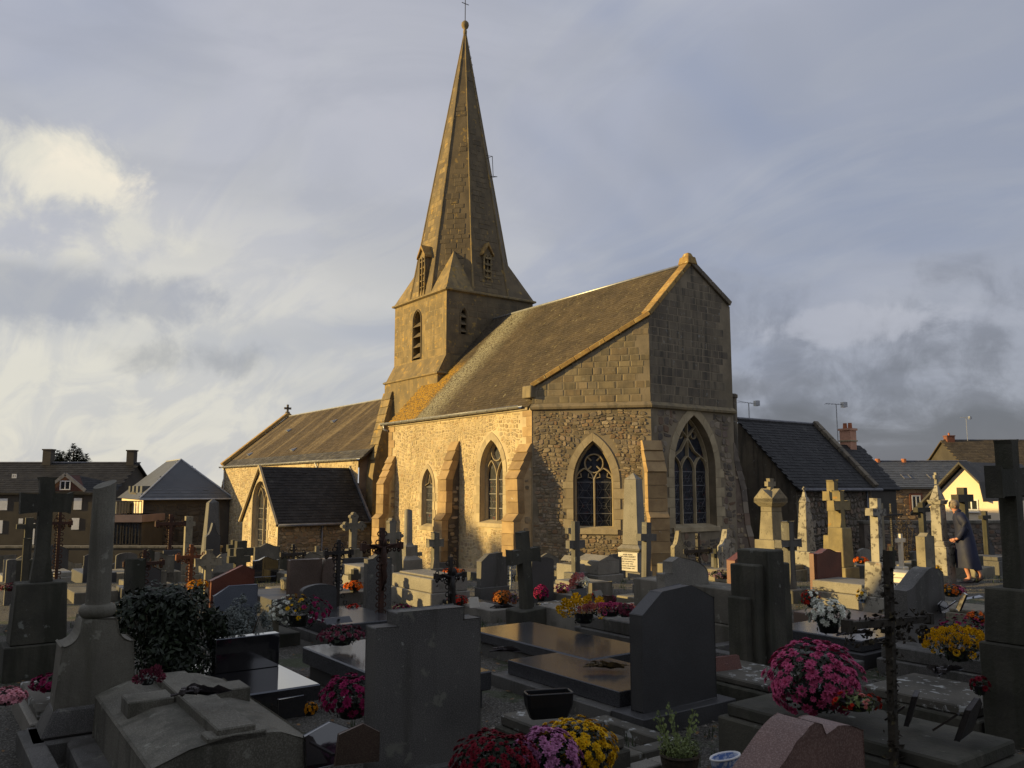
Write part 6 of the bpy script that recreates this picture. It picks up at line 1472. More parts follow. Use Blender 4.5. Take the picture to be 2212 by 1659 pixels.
# ------------------------------------------------------------------ houses round the churchyard
def house(label, cat, name, o, rz, w_, dp, ze, zr, zb, mw, mr, hip=0.0, parts=None, over=.25, sl=True, exp=.3, n_ind=0, wd=.35):
    """o: front left corner on plan; local x along the front (towards the right), y away from it; ridge along x"""
    t = thing(name, label, cat, (o[0], o[1], 0), rz)
    wl = MB().box(0, w_, 0, dp, zb, ze)
    if not hip:
        for x0, x1 in ((0, .25), (w_-.25, w_)): wl.prism([(0, ze), (dp, ze), (dp/2, zr-.08)], lambda a, b, c: Vector((c, a, b)), x0, x1)
    wall = wl.build('wall', mt[mw], t)
    rf = MB(); a = hip
    P = [(-over, -over, ze-.12), (w_+over, -over, ze-.12), (w_+over, dp+over, ze-.12), (-over, dp+over, ze-.12), (a-(over if not hip else 0), dp/2, zr), (w_-a+(over if not hip else 0), dp/2, zr)]
    rf.add(P, [(0, 1, 5, 4), (2, 3, 4, 5), (0, 4, 3), (1, 2, 5), (0, 3, 2, 1)]) if hip else rf.add(P+[(p[0], p[1], p[2]-.12) for p in P], [(0, 1, 5, 4), (2, 3, 4, 5), (6, 10, 11, 7), (8, 11, 10, 9), (0, 6, 7, 1), (2, 8, 9, 3), (0, 4, 10, 6), (4, 3, 9, 10), (1, 7, 11, 5), (5, 11, 8, 2)])
    roof = rf.build('roof', mt[mr], t)
    if sl:
        fr = Frame((-over, -over, ze-.12), (1, 0, 0), (0, dp/2+over, zr-ze+.12), n=(0, -(zr-ze+.12), dp/2+over)); L = math.hypot(dp/2+over, zr-ze+.12)
        slates(fr, [(0, 0), (w_+2*over, 0), (w_+2*over-(hip+over if hip else 0), L), ((hip+over) if hip else 0, L)], roof, mt[mr], exp=exp, wd=wd, th=.02)
    MB().tube([(a, dp/2, zr+.03), (w_-a, dp/2, zr+.03)], .07, 6).build('ridge', mt['lead'], roof)
    return t, wall, roof
def win(wall, x0, x1, z0, z1, y=0, frame='white_paint', glass='glass_win', shutter=False, surround=None, fn=None, bars=1):
    f = fn or Frame((0, y, 0), (1, 0, 0), n=(0, -1, 0))
    if surround:
        for q in ([(x0-.14, z0-.12), (x1+.14, z0-.12), (x1+.14, z0-.004), (x0-.14, z0-.004)], [(x0-.14, z1+.004), (x1+.14, z1+.004), (x1+.14, z1+.16), (x0-.14, z1+.16)], [(x0-.14, z0), (x0-.005, z0), (x0-.005, z1), (x0-.14, z1)], [(x1+.005, z0), (x1+.14, z0), (x1+.14, z1), (x1+.005, z1)]):
            MB().prism(q, f, -.02, .03).build('surround', mt[surround], wall)
    w_ = MB(); e = .07
    if shutter:
        w_.prism([(x0, z0), (x1, z0), (x1, z1), (x0, z1)], f, -.02, .04); o = w_.build('shutter', mt[frame], wall)
        return o
    for q in ([(x0, z0), (x1, z0), (x1, z0+e), (x0, z0+e)], [(x0, z1-e), (x1, z1-e), (x1, z1), (x0, z1)], [(x0, z0+e), (x0+e, z0+e), (x0+e, z1-e), (x0, z1-e)], [(x1-e, z0+e), (x1, z0+e), (x1, z1-e), (x1-e, z1-e)]): w_.prism(q, f, .004, .05)
    for i in range(bars):
        xm = x0+(x1-x0)*(i+1)/(bars+1); w_.prism([(xm-e/2, z0+e), (xm+e/2, z0+e), (xm+e/2, z1-e), (xm-e/2, z1-e)], f, .004, .048)
    o = w_.build('window', mt[frame], wall)
    MB().prism([(x0+e, z0+e), (x1-e, z0+e), (x1-e, z1-e), (x0+e, z1-e)], f, .003, .016).build('pane', mt[glass], o)
    return o
def chimney(parent, x, y, z0, z1, w_=.5, d=.5, m='brick', pots=2):
    c = MB().box(x-w_/2, x+w_/2, y-d/2, y+d/2, z0, z1).box(x-w_/2-.05, x+w_/2+.05, y-d/2-.05, y+d/2+.05, z1, z1+.1).build('chimney', mt[m], parent)
    for i in range(pots): MB().lathe([(.1, z1+.1), (.085, z1+.36)], 10, x+(i-(pots-1)/2)*.26, y).build('chimney_pot', mt['terracotta'], c)
    return c
def rubble_on(wall, f, outl, m='rubble_dark', h=(.25, .5), w=(.3, .8), gap=.04):
    masonry(f, outl, [], wall, 'stone', mt[m], h=h, w=w, gap=gap, relief=.04, jit=.05, rng=random.Random(9))
mt['fascia'] = mat('fascia', (.24, .17, .15), (.19, .135, .12), 2, rough=.6)
mt['brick_shaded'] = mat('brick_shaded', (.10, .04, .028), (.07, .03, .02), 4, rough=.9, bump=.3)  # darker copy of the brick, the gable's shade is put into its colour
mt['dark_stone'] = mat('dark_stone', (.075, .065, .05), (.05, .043, .034), 1, rnd=.2, bump=.4)
mt['brown_stone'] = mat('brown_stone', (.30, .20, .10), (.20, .13, .07), 1.2, rnd=.35, hue=.3, bump=.5)
mt['slate_blue'] = mat('slate_blue', (.080, .086, .092), (.062, .067, .072), 1, rough=.5, rnd=.15, bump=.15)
Zp = lambda py, y: z_for(py, 0, y)
# left hand long house with shuttered windows, chimneys and a brick gable
D = 60; X0 = (-70-CX)/1804*D; X1 = (243-CX)/1804*D
sx = lambda px: (px-CX)/1804*D-X0
t, wl, rf = house('long dark slate roofed house with closed white shutters at the far left', 'house', 'house', (X0, D), 0, X1-X0, 7, Zp(1061, D), Zp(1000, D+3.5), -2.8, 'dark_stone', 'slate_dark', exp=.28)
for a, b, c, d in ((1, 19, 1077, 1102), (162, 179, 1076, 1101), (160, 176, 1119, 1144), (-6, 12, 1124, 1152), (46, 55, 1120, 1131), (64, 72, 1120, 1131), (73, 82, 1130, 1176), (208, 222, 1080, 1104)):
    win(wl, sx(a), sx(b), Zp(d, D), Zp(c, D), shutter=True)
gx = sx(142); gz0, gz1 = Zp(1060, D), Zp(1025, D)
MB().prism([(gx-1.35, gz0-.2), (gx+1.35, gz0-.2), (gx+1.35, gz0+.05), (gx, gz1-.05), (gx-1.35, gz0+.05)], Frame((0, 0, 0), (1, 0, 0), n=(0, -1, 0)), -2.6, .06).build('brick_gable', mt['brick_shaded'], wl)
for s in (-1, 1): MB().bar((gx+s*1.5, -.15, gz0), (gx, -.15, gz1+.02), .25, .07, up=(0, 1, 0)).build('verge', mt['lead'], rf)
win(wl, gx-.38, gx+.38, gz0+.05, gz0+.72, y=-.07, bars=1)
chimney(rf, sx(42), 3.5, Zp(1015, D+3.5), Zp(973, D+3.5), .62, .6, 'dark_stone', 0); chimney(rf, sx(233), 3.5, Zp(1015, D+3.5), Zp(975, D+3.5), .55, .6, 'dark_stone', 0)
win(rf, sx(3), sx(13), Zp(1033, D+1.6), Zp(1024, D+1.6), y=1.2)
# dark house between
D2 = 70; X0 = (236-CX)/1804*D2; t, wl, rf = house('dark slate house glimpsed between the long house and the barn', 'house', 'house', (X0, D2), 0, 4.0, 6, Zp(1075, D2), Zp(1041, D2+3), -3, 'dark_stone', 'slate_dark', exp=.3)
chimney(rf, (290-236)/1804*D2, 3, Zp(1046, D2+3), Zp(1031, D2+3), .5, .5, 'dark_stone', 0)
# hipped stone barn turned a little to the sun
D3 = 50; X0 = (312-CX)/1804*D3
t, wl, rf = house('hip roofed grey stone barn with a blue slate roof left of the church', 'barn', 'barn', (X0, D3), R(32), 5.0, 9.5, Zp(1077, D3), Zp(1060, D3), -2.4, 'dark_stone', 'slate_blue', hip=0, sl=False)
for c in list(rf.children)+[rf]: bpy.data.objects.remove(c, do_unlink=True)
ze, zr = Zp(1077, D3), Zp(992, D3+3.7)
rf = MB().add([(-.3, -.3, ze-.05), (5.2, -.3, ze-.05), (5.2, 9.8, ze-.05), (-.3, 9.8, ze-.05), (2.5, 2.8, zr), (2.5, 8.0, zr)], [(0, 1, 4), (1, 2, 5, 4), (2, 3, 5), (3, 0, 4, 5), (0, 3, 2, 1)]).build('roof', mt['slate_blue'], t)
fh = Frame((-.3, -.3, ze-.05), (1, 0, 0), (0, 3.1, zr-ze), n=(0, -(zr-ze), 3.1)); slates(fh, [(0, 0), (5.5, 0), (2.8, math.hypot(3.1, zr-ze))], rf, mt['slate_blue'], exp=.28, wd=.3)
for p, q in (((-.3, -.3, ze), (2.5, 2.8, zr)), ((5.2, -.3, ze), (2.5, 2.8, zr)), ((2.5, 2.8, zr), (2.5, 8.0, zr)), ((-.3, -.38, ze-.05), (5.2, -.38, ze-.05))): MB().tube([p, q], .05, 5).build('hip_roll', mt['zinc'], rf)
rubble_on(wl, Frame((0, -.0, 0), (1, 0, 0), n=(0, -1, 0)), [(0, -1.8), (4.85, -1.8), (4.85, ze-.1), (0, ze-.1)], 'dark_stone')
win(wl, 1.5, 2.05, Zp(1170, D3), Zp(1144, D3), frame='iron_black', glass='iron_black', bars=0)
fl_ = Frame((0, 9.5, 0), (0, -1, 0), n=(-1, 0, 0))
for k in range(4): win(wl, .8+k*1.9, 1.7+k*1.9, .4, 1.5, fn=fl_, surround='cream_render', bars=1)
MB().box(-.03, -.004, 0, 9.5, -1.4, ze-.1).build('rendered_side', mt['cream_render'], wl)
for k in range(4):                                            # small dormers along the sunny side
    y0 = 1.6+k*1.7; MB().box(.1, .9, y0, y0+.8, ze+.1, ze+.75).build('dormer', mt['slate_blue'], rf)
MB().box(-1.0, -.2, 4, 6, .9, 1.8).build('side_wing', mt['slate_blue'], t)
# glazed shop front with awning-like pink fascia
D4 = 47; X0 = (226-CX)/1804*D4; X1 = (308-CX)/1804*D4; t = thing('shop', 'single storey glazed building with a pinkish fascia and balcony rail beside the barn', 'shop', (X0, D4, 0)); w_ = X1-X0
zt_, zb_ = Zp(1112, D4), Zp(1182, D4)
bd = MB().box(0, w_, 0, 3, -2.4, zb_).box(0, w_, .15, 3, zb_, zt_).build('wall', mt['dark_stone'], t)
MB().box(-.1, w_+.1, -.1, 3, Zp(1128, D4), zt_).build('fascia', mt['fascia'], t)
for k in range(4):
    x0 = .08+k*(w_-.1)/4; win(bd, x0, x0+(w_-.1)/4-.06, zb_+.1, Zp(1130, D4), y=.14, frame='iron_black', bars=1)
rl = MB(); 
for k in range(14): rl.bar((k*w_/13, 0, zt_), (k*w_/13, 0, zt_+.75), .03, .03)
rl.bar((0, 0, zt_+.75), (w_, 0, zt_+.75), .04, .05); rl.build('balcony_rail', mt['iron_black'], t)
# far left boundary wall
bw = thing('churchyard_wall', 'low dark stone churchyard wall running below the barn at the left', 'wall', ((0-CX)/1804*42-4, 42, 0), 0)
wz = Zp(1184, 42); L_ = (478-CX)/1804*42-((0-CX)/1804*42-4)
b = MB().box(0, L_, 0, .4, -2.4, wz).build('wall', mt['dark_stone'], bw); MB().box(-.05, L_+.05, -.05, .45, wz, wz+.1).build('coping', mt['concrete'], bw)
# --- right side
# annexe house beyond the sacristy
AN = thing('cottage', 'dark slate cottage with a pink rendered chimney behind the sacristy', 'house', (5.91, 27.13, 0), R(-54))
ax0, ax1, ay0, ay1 = -3.85, -2.15, 11.9, 16.0
def solve_AN():
    pass
az_e, az_r = 2.70, 4.62
MB().box(ax0-3.9, ax1, ay0, ay1, -1, az_e).prism([(ax1, az_e), (ax0, az_r-.1), (ax0*2-ax1, az_e)], lambda a, b, c: Vector((a, c, b)), ay0+.01, ay1-.01).build('wall', mt['dark_stone'], AN)
fA = Frame((ax1+.15, ay0-.15, az_e-.12), (0, 1, 0), (ax0-ax1-.15, 0, az_r-az_e+.12), n=(az_r-az_e+.12, 0, ax1-ax0+.15)); La = math.hypot(ax0-ax1-.15, az_r-az_e+.12)
ra = slab(fA, [(0, 0), (ay1-ay0+.3, 0), (ay1-ay0+.3, La), (0, La)], -.1, 0, 'roof', mt['slate_dark'], AN); slates(fA, [(0, 0), (ay1-ay0+.3, 0), (ay1-ay0+.3, La), (0, La)], ra, mt['slate_dark'], exp=.2, wd=.25)
c_ = chimney(ra, ax0-.1, ay1-.75, az_r-.8, az_r+.72, .55, .5, 'pink_render', 2)
MB().box(ax0-.42, ax0+.22, ay1-1.04, ay1-.46, az_r+.2, az_r+.26).build('band', mt['dressed'], c_)
def aerial(label, px, pyt, pyb, d, el=5, tilt=.0):
    x, y, z = at_depth(px, d); z0, z1 = z_for(pyb, x, y), z_for(pyt, x, y); t = thing('television_aerial', label, 'aerial', (x, y, z0), .2)
    H = z1-z0; MB().tube([(0, 0, -.3), (0, 0, H)], .022, 6).build('mast', mt['zinc'], t)
    b = MB().tube([(-.55, 0, H+.03+tilt), (.45, 0, H-.03-tilt)], .013, 5).build('boom', mt['zinc'], t); e = MB()
    for i in range(el): e.tube([(-.5+i*.9/el, -.18, H), (-.5+i*.9/el, .18, H)], .008, 4)
    e.box(.3, .5, -.12, .12, H-.14, H+.1); e.build('elements', mt['zinc'], t)
aerial('television aerial rising behind the sacristy ridge', 1629, 870, 915, 38, tilt=.05)
aerial('taller television aerial beside the pink chimney', 1822, 873, 968, 38)
aerial('small aerial on the brick chimney at the far right', 2104, 902, 945, 74)
# brown row house
D5 = 60; X0 = (1880-CX)/1804*D5; X1 = (2150-CX)/1804*D5; sx = lambda px: (px-CX)/1804*D5-X0
t, wl, rf = house('long brown stone row house with grey slate roof and roof windows at the right', 'house', 'row_house', (X0, D5), 0, X1-X0, 7, Zp(1049, D5), Zp(997, D5+3.5), -1.5, 'brown_stone', 'slate_blue', exp=.28)
rubble_on(wl, Frame((0, 0, 0), (1, 0, 0), n=(0, -1, 0)), [(0, -.8), (X1-X0, -.8), (X1-X0, Zp(1049, D5)-.1), (0, Zp(1049, D5)-.1)], 'brown_stone')
win(wl, sx(1967), sx(1986), Zp(1101, D5), Zp(1070, D5), y=-.05, surround='brick', bars=1)
fz = Frame((-.25, -.25, Zp(1049, D5)-.12), (1, 0, 0), (0, 3.75, Zp(997, D5+3.5)-Zp(1049, D5)+.12), n=(0, -(Zp(997, D5+3.5)-Zp(1049, D5)), 3.75))
for px in (1930, 1984, 2042): win(rf, sx(px)-.3, sx(px)+.3, 1.3, 2.0, fn=fz, frame='lead', bars=0)
for px in (1945, 2005): MB().lathe([(.2, Zp(1000, D5+3.5)), (.18, Zp(991, D5+3.5))], 10, sx(px), 3.5).build('chimney_pot', mt['terracotta'], rf)
# cream gabled house, its gable turned to the sun like the church's flank
x_, y_, _z = at_depth(1985, 50)
t = thing('house', 'cream rendered gable house with brown eaves glowing in the sun at the right', 'house', (x_, y_, 0), R(-54))
Mi = (Matrix.Translation((x_, y_, 0)) @ Matrix.Rotation(R(-54), 4, 'Z')).inverted()
def gp(px, py):
    o = Mi @ Vector((0, 0, CZ)); d = Mi.to_3x3() @ ray(px, py); k = -o.y/d.y; p = o+d*k; return p.x, p.z
fg = Frame((0, 0, 0), (1, 0, 0), n=(0, -1, 0))
P = [gp(*q) for q in ((2156, 1083), (2128, 1083), (2121, 1050), (2080, 1009), (1995, 1098))]
P = [(P[4][0], -2.5), (P[0][0], -2.5)]+P
gw = MB().prism(P, fg, -7, 0).build('wall', mt['cream_render'], t)
rfm = MB()
for a_, b_ in (((1976, 1112), (2080, 1003)), ((2080, 1003), (2124, 1046)), ((2124, 1046), (2133, 1084))):
    p, q = gp(*a_), gp(*b_)
    rfm.add([(p[0], -.5, p[1]), (q[0], -.5, q[1]), (q[0], 7.5, q[1]), (p[0], 7.5, p[1]), (p[0], -.5, p[1]+.14), (q[0], -.5, q[1]+.14), (q[0], 7.5, q[1]+.14), (p[0], 7.5, p[1]+.14)], [(0, 1, 2, 3), (4, 5, 6, 7), (0, 1, 5, 4), (1, 2, 6, 5), (2, 3, 7, 6), (3, 0, 4, 7)])
rfm.build('roof', mt['slate_old'], t)
def gwin(a, b, c, d, **k):
    p, q = gp(a, d), gp(b, c); win(gw, p[0], q[0], p[1], q[1], **k)
gwin(2085, 2113, 1079, 1102, bars=1); gwin(2052, 2066, 1079, 1104, bars=0)
p, q = gp(2082, 1107), gp(2117, 1103); MB().box(p[0], q[0], -.14, -.0, p[1], q[1]).build('sill', mt['white_paint'], gw)
p = gp(2126, 1020); chimney(t, p[0], 3.0, p[1]-1.0, p[1]+.7, .5, .5, 'brick', 1)
# big old roof behind
D7 = 78; X0 = (2092-CX)/1804*D7; t, wl, rf = house('large lichened old roof with a brick chimney at the far right', 'house', 'old_house', (X0, D7), 0, 9, 8, Zp(1008, D7), Zp(951, D7+4), -2, 'dark_stone', 'slate_chancel', exp=.3)
chimney(rf, (2106-2092)/1804*D7, 4, Zp(985, D7+4), Zp(943, D7+4), .75, .7, 'brick', 1)
D8 = 90; t, wl, rf = house('small white gabled house far behind the row house', 'house', 'house', ((2042-CX)/1804*D8, D8), 0, 3.2, 5, Zp(1000, D8), Zp(989, D8+2.5), -2, 'white_paint', 'slate_blue', sl=False)
# right churchyard wall
x0, y0 = 10.5, 30.5
bw = thing('churchyard_wall', 'grey rubble churchyard wall running to the right behind the far graves', 'wall', (13.2, 31.5, 0), R(4)); wz = Zp(1130, 32)
MB().box(0, 16, 0, .4, -.8, wz).build('wall', mt['rubble_dark'], bw); MB().box(-.05, 16, -.05, .45, wz, wz+.1).build('coping', mt['concrete'], bw)
masonry(Frame((0, 0, 0), (1, 0, 0), n=(0, -1, 0)), [(0, -.3), (9, -.3), (9, wz), (0, wz)], [], bw, 'stone', mt['rubble_dark'], h=(.1, .2), w=(.14, .4), relief=.03, jit=.03)
# --- trees
def tree(label, px, d, pyt, pyb, pxl, pxr, m, n, size, conifer=False, seed=1):
    x, y, z = at_depth(px, d); ppm = FPX/math.hypot(x, y); rx = (pxr-pxl)/2/ppm; z1 = z_for(pyt, x, y); zc0_ = z_for(pyb, x, y); H = z1-z
    t = thing('tree', label, 'tree', (x, y, z)); rg = random.Random(seed)
    MB().tube([(0, 0, -.3), (.1, 0, H*.5), (0, .1, H*.92)], [.28, .2, .05], 8).build('trunk', mt['bark'], t)
    fb = MB()
    if conifer:
        tips = [(0, 0, H)]+[(rx*rg.uniform(-.75, .75), rx*.5*rg.uniform(-1, 1), H-rg.uniform(.15, .6)*(z1-zc0_)) for _ in range(9)]
        for tx, ty, tz in tips:
            for k in range(n//10):
                q = rg.random()**.7; r_ = q*rx*.42; a = rg.uniform(0, 6.28); c = Vector((tx+r_*math.cos(a), ty+r_*math.sin(a), tz-q*(z1-zc0_)*1.1+.25*r_))
                d_ = Vector((math.cos(a), math.sin(a), .35)); s = rg.uniform(*size); u = Vector((-d_.y, d_.x, 0))
                fb.add([c-u*s*.3, c+d_*s, c+u*s*.3], [(0, 1, 2)])
    else:
        for i in range(12):
            a = rg.uniform(0, 6.28); rr = rx*rg.uniform(.1, .65); zz = H-(z1-zc0_)*rg.uniform(.15, .8)
            leaves(fb, rg, (rr*math.cos(a), rr*math.sin(a), zz), (rx*.42, rx*.42, (z1-zc0_)*.22), n//12, size)
        br = MB()
        for i in range(8):
            a = i*.8; br.tube([(0, 0, H*.4), (rx*.3*math.cos(a), rx*.3*math.sin(a), H*.62), (rx*.6*math.cos(a), rx*.6*math.sin(a), H*.8)], [.1, .06, .02], 5)
        br.build('branch', mt['bark'], t)
    fb.build('crown', mt[m], t, kind='stuff'); return t
tree('dark conifer top rising behind the long house at the left', 145, 74, 958, 1010, 92, 196, 'leaf_dark', 9000, (.12, .3), conifer=True, seed=3)
bush('bare reddish bush before the brown row house', 1962, 1108, 1150, 1940, 1992, 'bark', 26, 1800, (.01, .03), seed=9, lobes=8)
bush('dark shrub at the right edge behind the massive cross', 2206, 1150, 1260, 2190, 2240, 'leaf', 17, 2500, (.02, .05), seed=10, lobes=6)
# house and trees across the lane to the left: they keep the low sun off the nearest graves
t, wl, rf = house('stone house across the lane left of the churchyard out of the low sun', 'house', 'house', (-24, -16), R(0), 8.4, 26.8, 5.4, 8.6, -.5, 'dark_stone', 'slate_dark', sl=False)
for k in range(5): win(wl, 2+k*5, 3+k*5, 2, 3.5, fn=Frame((8.4, 0, 0), (0, 1, 0), n=(1, 0, 0)), shutter=True)

t, wl, rf = house('tall shuttered stone house added unseen south of the churchyard to dim the near graves', 'house', 'house', (-12, -22), R(0), 34, 13, 9.5, 14.5, -.5, 'dark_stone', 'slate_dark', sl=False)  # added out of view: blocks skylight so the near graves turn darker
for k in range(7): win(wl, 2+k*4.6, 3.1+k*4.6, 2, 3.8, fn=Frame((0, 13, 0), (1, 0, 0), n=(0, 1, 0)), shutter=True)
# lime trees along the western lane, outside the picture, whose long shade lies on the foot of the chancel wall
def lane_tree(label, x, y, H, rx, seed):
    z = ground(x, y); t = thing('tree', label, 'tree', (x, y, z)); rg = random.Random(seed)
    MB().tube([(0, 0, -.3), (.1, 0, H*.4), (0, .1, H*.85)], [.3, .22, .06], 8).build('trunk', mt['bark'], t); fb = MB()
    for i in range(16):
        a = rg.uniform(0, 6.28); rr = rx*rg.uniform(.0, .7)
        leaves(fb, rg, (rr*math.cos(a), rr*math.sin(a), H*rg.uniform(.25, .88)), (rx*.5, rx*.5, H*.15), 420, (.14, .28))
    fb.build('crown', mt['leaf'], t, kind='stuff')
for i, (y_, H_, r_) in enumerate(((25.3, 9.4, 1.7), (27.6, 10.2, 1.9), (30.0, 10.0, 1.9), (33.0, 7.4, 1.8), (36.0, 7.2, 1.8))):
    lane_tree(('southernmost', 'second', 'middle', 'fourth', 'northernmost')[i]+' lime tree of the row along the western lane', -46-i*.7, y_-.8, H_, r_, 50+i)
# ------------------------------------------------------------------ the walking woman
def skin(name, verts, edges, radii, m, parent, sub=1, root=0):
    me = bpy.data.meshes.new(name); me.from_pydata(verts, edges, []); o = bpy.data.objects.new(name, me); COL.objects.link(o)
    md = o.modifiers.new('Skin', 'SKIN'); md.use_smooth_shade = True
    sv = me.skin_vertices[0].data
    for i, r_ in enumerate(radii): sv[i].radius = r_ if isinstance(r_, tuple) else (r_, r_); sv[i].use_root = (i == root)
    s = o.modifiers.new('Sub', 'SUBSURF'); s.levels = sub; s.render_levels = sub
    dg = bpy.context.evaluated_depsgraph_get(); me2 = bpy.data.meshes.new_from_object(o.evaluated_get(dg)); me2.name = name
    bpy.data.objects.remove(o, do_unlink=True)
    me2.materials.clear(); me2.materials.append(m)
    me2.polygons.foreach_set('use_smooth', [True]*len(me2.polygons))
    o2 = bpy.data.objects.new(name, me2); COL.objects.link(o2); o2.parent = parent; return o2
mt['skin'] = mat('skin', (.55, .27, .18), (.50, .22, .15), 8, rough=.6, bump=0)
mt['hair'] = mat('hair', (.30, .24, .17), (.16, .12, .09), 25, rough=.8, bump=.6, bscale=60)
mt['navy'] = mat('navy_cloth', (.012, .017, .052), (.008, .011, .034), 3, rough=.7, bump=.25, bscale=14)
mt['shoe'] = mat('shoe', (.05, .035, .03), (.03, .02, .02), 6, rough=.5, bump=.1)
x, y, z = at_depth(2091, 17.0)
# local frame: x = the way she faces, y = her left, z up; she walks left and a little away
PW_ = thing('person', 'stooped grey haired woman in a long navy coat walking left along the graves', 'person', (x, y, z-.01), R(163))
UP_ = .72
# vertices of the body (one continuous figure)
V = [(0, 0, .90), (.02, 0, 1.05), (.07, 0, 1.22), (.13, 0, 1.34), (.18, 0, 1.42), (.235, 0, 1.50), (.25, 0, 1.585),          # 0-6 pelvis..head top
     (.0, .095, .84), (.07, .10, .47), (-.02, .10, .10), (.10, .10, .035),                                                     # left leg
     (.0, -.095, .84), (-.04, -.10, .48), (-.26, -.10, .15), (-.19, -.10, .045),                                               # right leg pushed back
     (.11, .17, 1.31), (.04, .21, 1.07), (.17, .20, .88), (.22, .17, .86),                                                     # left arm, hand at pocket
     (.11, -.17, 1.31), (.05, -.22, 1.06), (.10, -.24, .82), (.115, -.245, .75)]                                               # right arm hanging with basket
V = [(a*(UP_ if c > .95 else 1), b, c*1.0) for a, b, c in V]
E = [(0,1),(1,2),(2,3),(3,4),(4,5),(5,6),(0,7),(7,8),(8,9),(9,10),(0,11),(11,12),(12,13),(13,14),(3,15),(15,16),(16,17),(17,18),(3,19),(19,20),(20,21),(21,22)]
RD = [(.13,.15),(.12,.14),(.11,.14),(.07,.10),.052,(.088,.078),(.065,.06), .085,.062,.042,(.04,.028), .085,.062,.042,(.04,.028), .042,.036,.03,.026, .042,.036,.03,.026]
body = skin('body', V, E, RD, mt['skin'], PW_, sub=2)
coat = MB(); n = 28
rings = [(-.035, .29, .225, .31), (-.03, .40, .215, .30), (-.01, .55, .205, .275), (.0, .75, .19, .245), (.01, .92, .175, .225), (.03, 1.06, .155, .20), (.06, 1.18, .15, .205), (.095, 1.28, .135, .205), (.125, 1.345, .10, .165), (.155, 1.39, .068, .10), (.175, 1.42, .055, .062)]
def cr(cx_, zz, a, b, k_):
    out = []
    for k in range(n):
        th = 2*math.pi*k/n; f = 1+(.05*math.sin(th*5+zz*3)*max(0, (1.1-zz)))+(.03*math.sin(th*9+1)*max(0, (.9-zz)))
        out.append((cx_+a*f*math.cos(th), b*f*math.sin(th), zz+(.02*math.sin(th*2) if zz < .45 else 0)))
    return out
coat.loft([cr(cx_*(UP_ if zz > .95 else 1), zz, a, b, 0) for cx_, zz, a, b in rings], cap=False)
coat.build('coat', mt['navy'], PW_, smooth=True)
for s, i0 in ((1, 15), (-1, 19)):
    a, b, c = [Vector(V[i0+k]) for k in range(3)]
    sl_ = MB().tube([a+Vector((0, -s*.06, .03)), a, (a+b)/2, b, (b+c)/2, c], [.085, .092, .082, .078, .066, .058], 12); sl_.build('sleeve', mt['navy'], PW_, smooth=True)
MB().tube([(.14*UP_, 0, 1.385), (.19*UP_, 0, 1.44)], [.085, .068], 14).build('collar', mt['navy'], PW_, smooth=True)
hr = MB(); rg = random.Random(4)
hr.lathe([(.03, 1.46), (.078, 1.475), (.098, 1.53), (.096, 1.585), (.07, 1.63), (.02, 1.648)], 18, .222*UP_, 0).warp(lambda v: v+Vector((.0, 0, 0))+Vector((.006*math.sin(v.y*90+v.z*70), .006*math.sin(v.x*90), .004*math.sin(v.x*80+v.y*60))))
hr.build('hair', mt['hair'], PW_, smooth=True)
fc = MB(); fc.tube([(.30, 0, 1.545), (.335, 0, 1.515), (.318, 0, 1.505)], [.008, .014, .010], 6)
for s in (-1, 1): fc.tube([(.318, s*.03, 1.545), (.325, s*.03, 1.545)], [.010, .006], 6)
fc.tube([(.318, -.022, 1.478), (.322, .022, 1.478)], [.007, .007], 6); fc.warp(lambda v: v-Vector((.25*(1-UP_), 0, 0))); fc.build('face_features', mt['skin'], PW_)
for s in (-1, 1): MB().tube([(.235-.07, s*.078, 1.53), (.228-.07, s*.086, 1.515), (.235-.07, s*.08, 1.495)], [.012, .018, .010], 7).build('ear', mt['skin'], PW_)
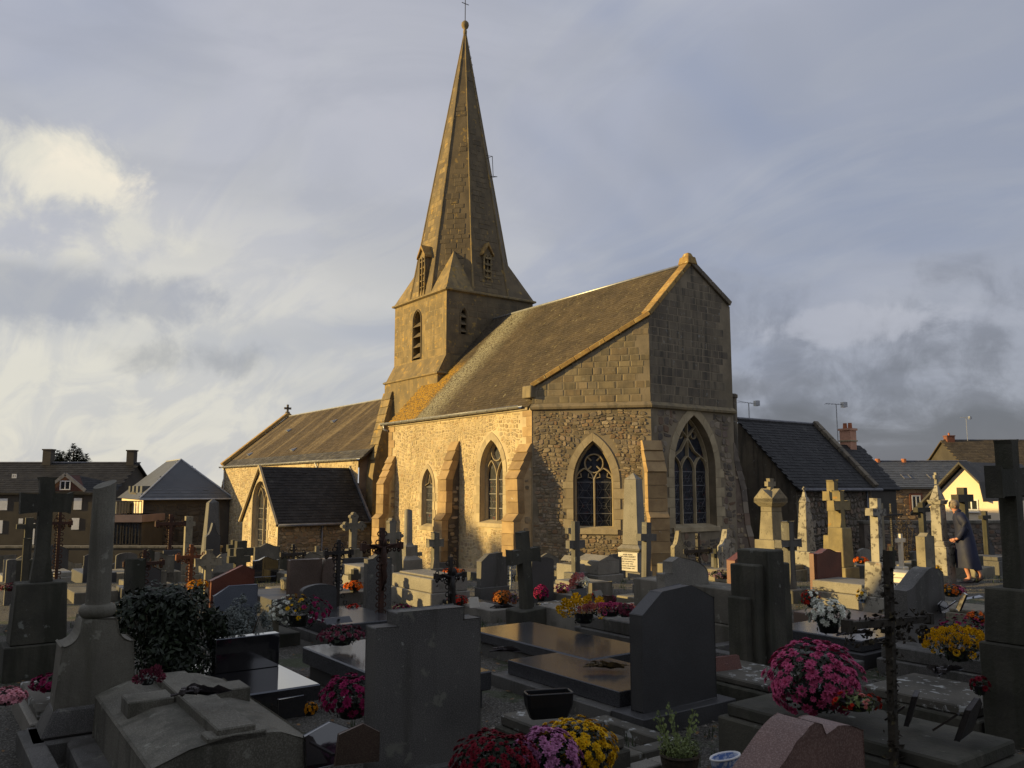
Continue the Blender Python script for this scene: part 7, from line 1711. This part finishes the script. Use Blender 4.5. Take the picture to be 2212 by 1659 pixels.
for vi in (18, 22):                                              # hands: palm, four curled fingers and a thumb
    c = Vector(V[vi]); s = 1 if vi == 18 else -1; h_ = MB()
    dr = (c-Vector(V[vi-1])).normalized(); side = Vector((dr.z, 0, -dr.x)).normalized() if abs(dr.x)+abs(dr.z) > .1 else Vector((1, 0, 0))
    h_.tube([c-dr*.02, c+dr*.045], [.026, .034], 8)
    for k in range(4):
        b0 = c+dr*.045+side*(-.024+.016*k); L = (.055, .065, .06, .045)[k]; cu_ = Vector((0, -s, 0))
        h_.tube([b0, b0+dr*L*.5, b0+dr*L*.75+cu_*L*.35, b0+dr*L*.7+cu_*L*.7], [.009, .0085, .008, .006], 6)
    h_.tube([c+side*.026, c+side*.045+dr*.03, c+side*.038+dr*.055+Vector((0, -s*.012, 0))], [.010, .009, .007], 6); h_.build('hand', mt['skin'], PW_, smooth=True)
for i, tl in ((9, 0), (13, .45)):
    c = Vector(V[i]); q = Vector(V[i+1]); d_ = (q-c).normalized(); fw = Vector((1, 0, -.12 if tl == 0 else -.5)).normalized()
    MB().tube([c-fw*.04+Vector((0, 0, -.075 if tl == 0 else -.06)), c+fw*.03+Vector((0, 0, -.07)), c+fw*.13+Vector((0, 0, -.085)), c+fw*.19+Vector((0, 0, -.09))], [.034, .042, .038, .02], 10).build('shoe', mt['shoe'], PW_, smooth=True)
# basket on the far arm
bx = Vector((.12, -.30, .36)); Mp = Matrix.Translation((x, y, z-.01)) @ Matrix.Rotation(R(163), 4, 'Z'); bp = Mp @ bx
t = thing('shopping_basket', 'dark wicker shopping basket hanging from the woman\'s far hand', 'basket', bp, R(163))
MB().loft([[(a*sx_, b*sy_, zz) for sx_, sy_ in ((-1, -.6), (-.6, -1), (.6, -1), (1, -.6), (1, .6), (.6, 1), (-.6, 1), (-1, .6))] for a, b, zz in ((.13, .09, 0), (.17, .12, .2), (.18, .125, .24), (.16, .105, .235))]).build('body', mt['basket'], t, bevel=.006)
MB().tube([(-.16*math.cos(k*math.pi/10), 0, .22+.17*math.sin(k*math.pi/10)) for k in range(11)], .011, 6).build('handle', mt['basket'], t)
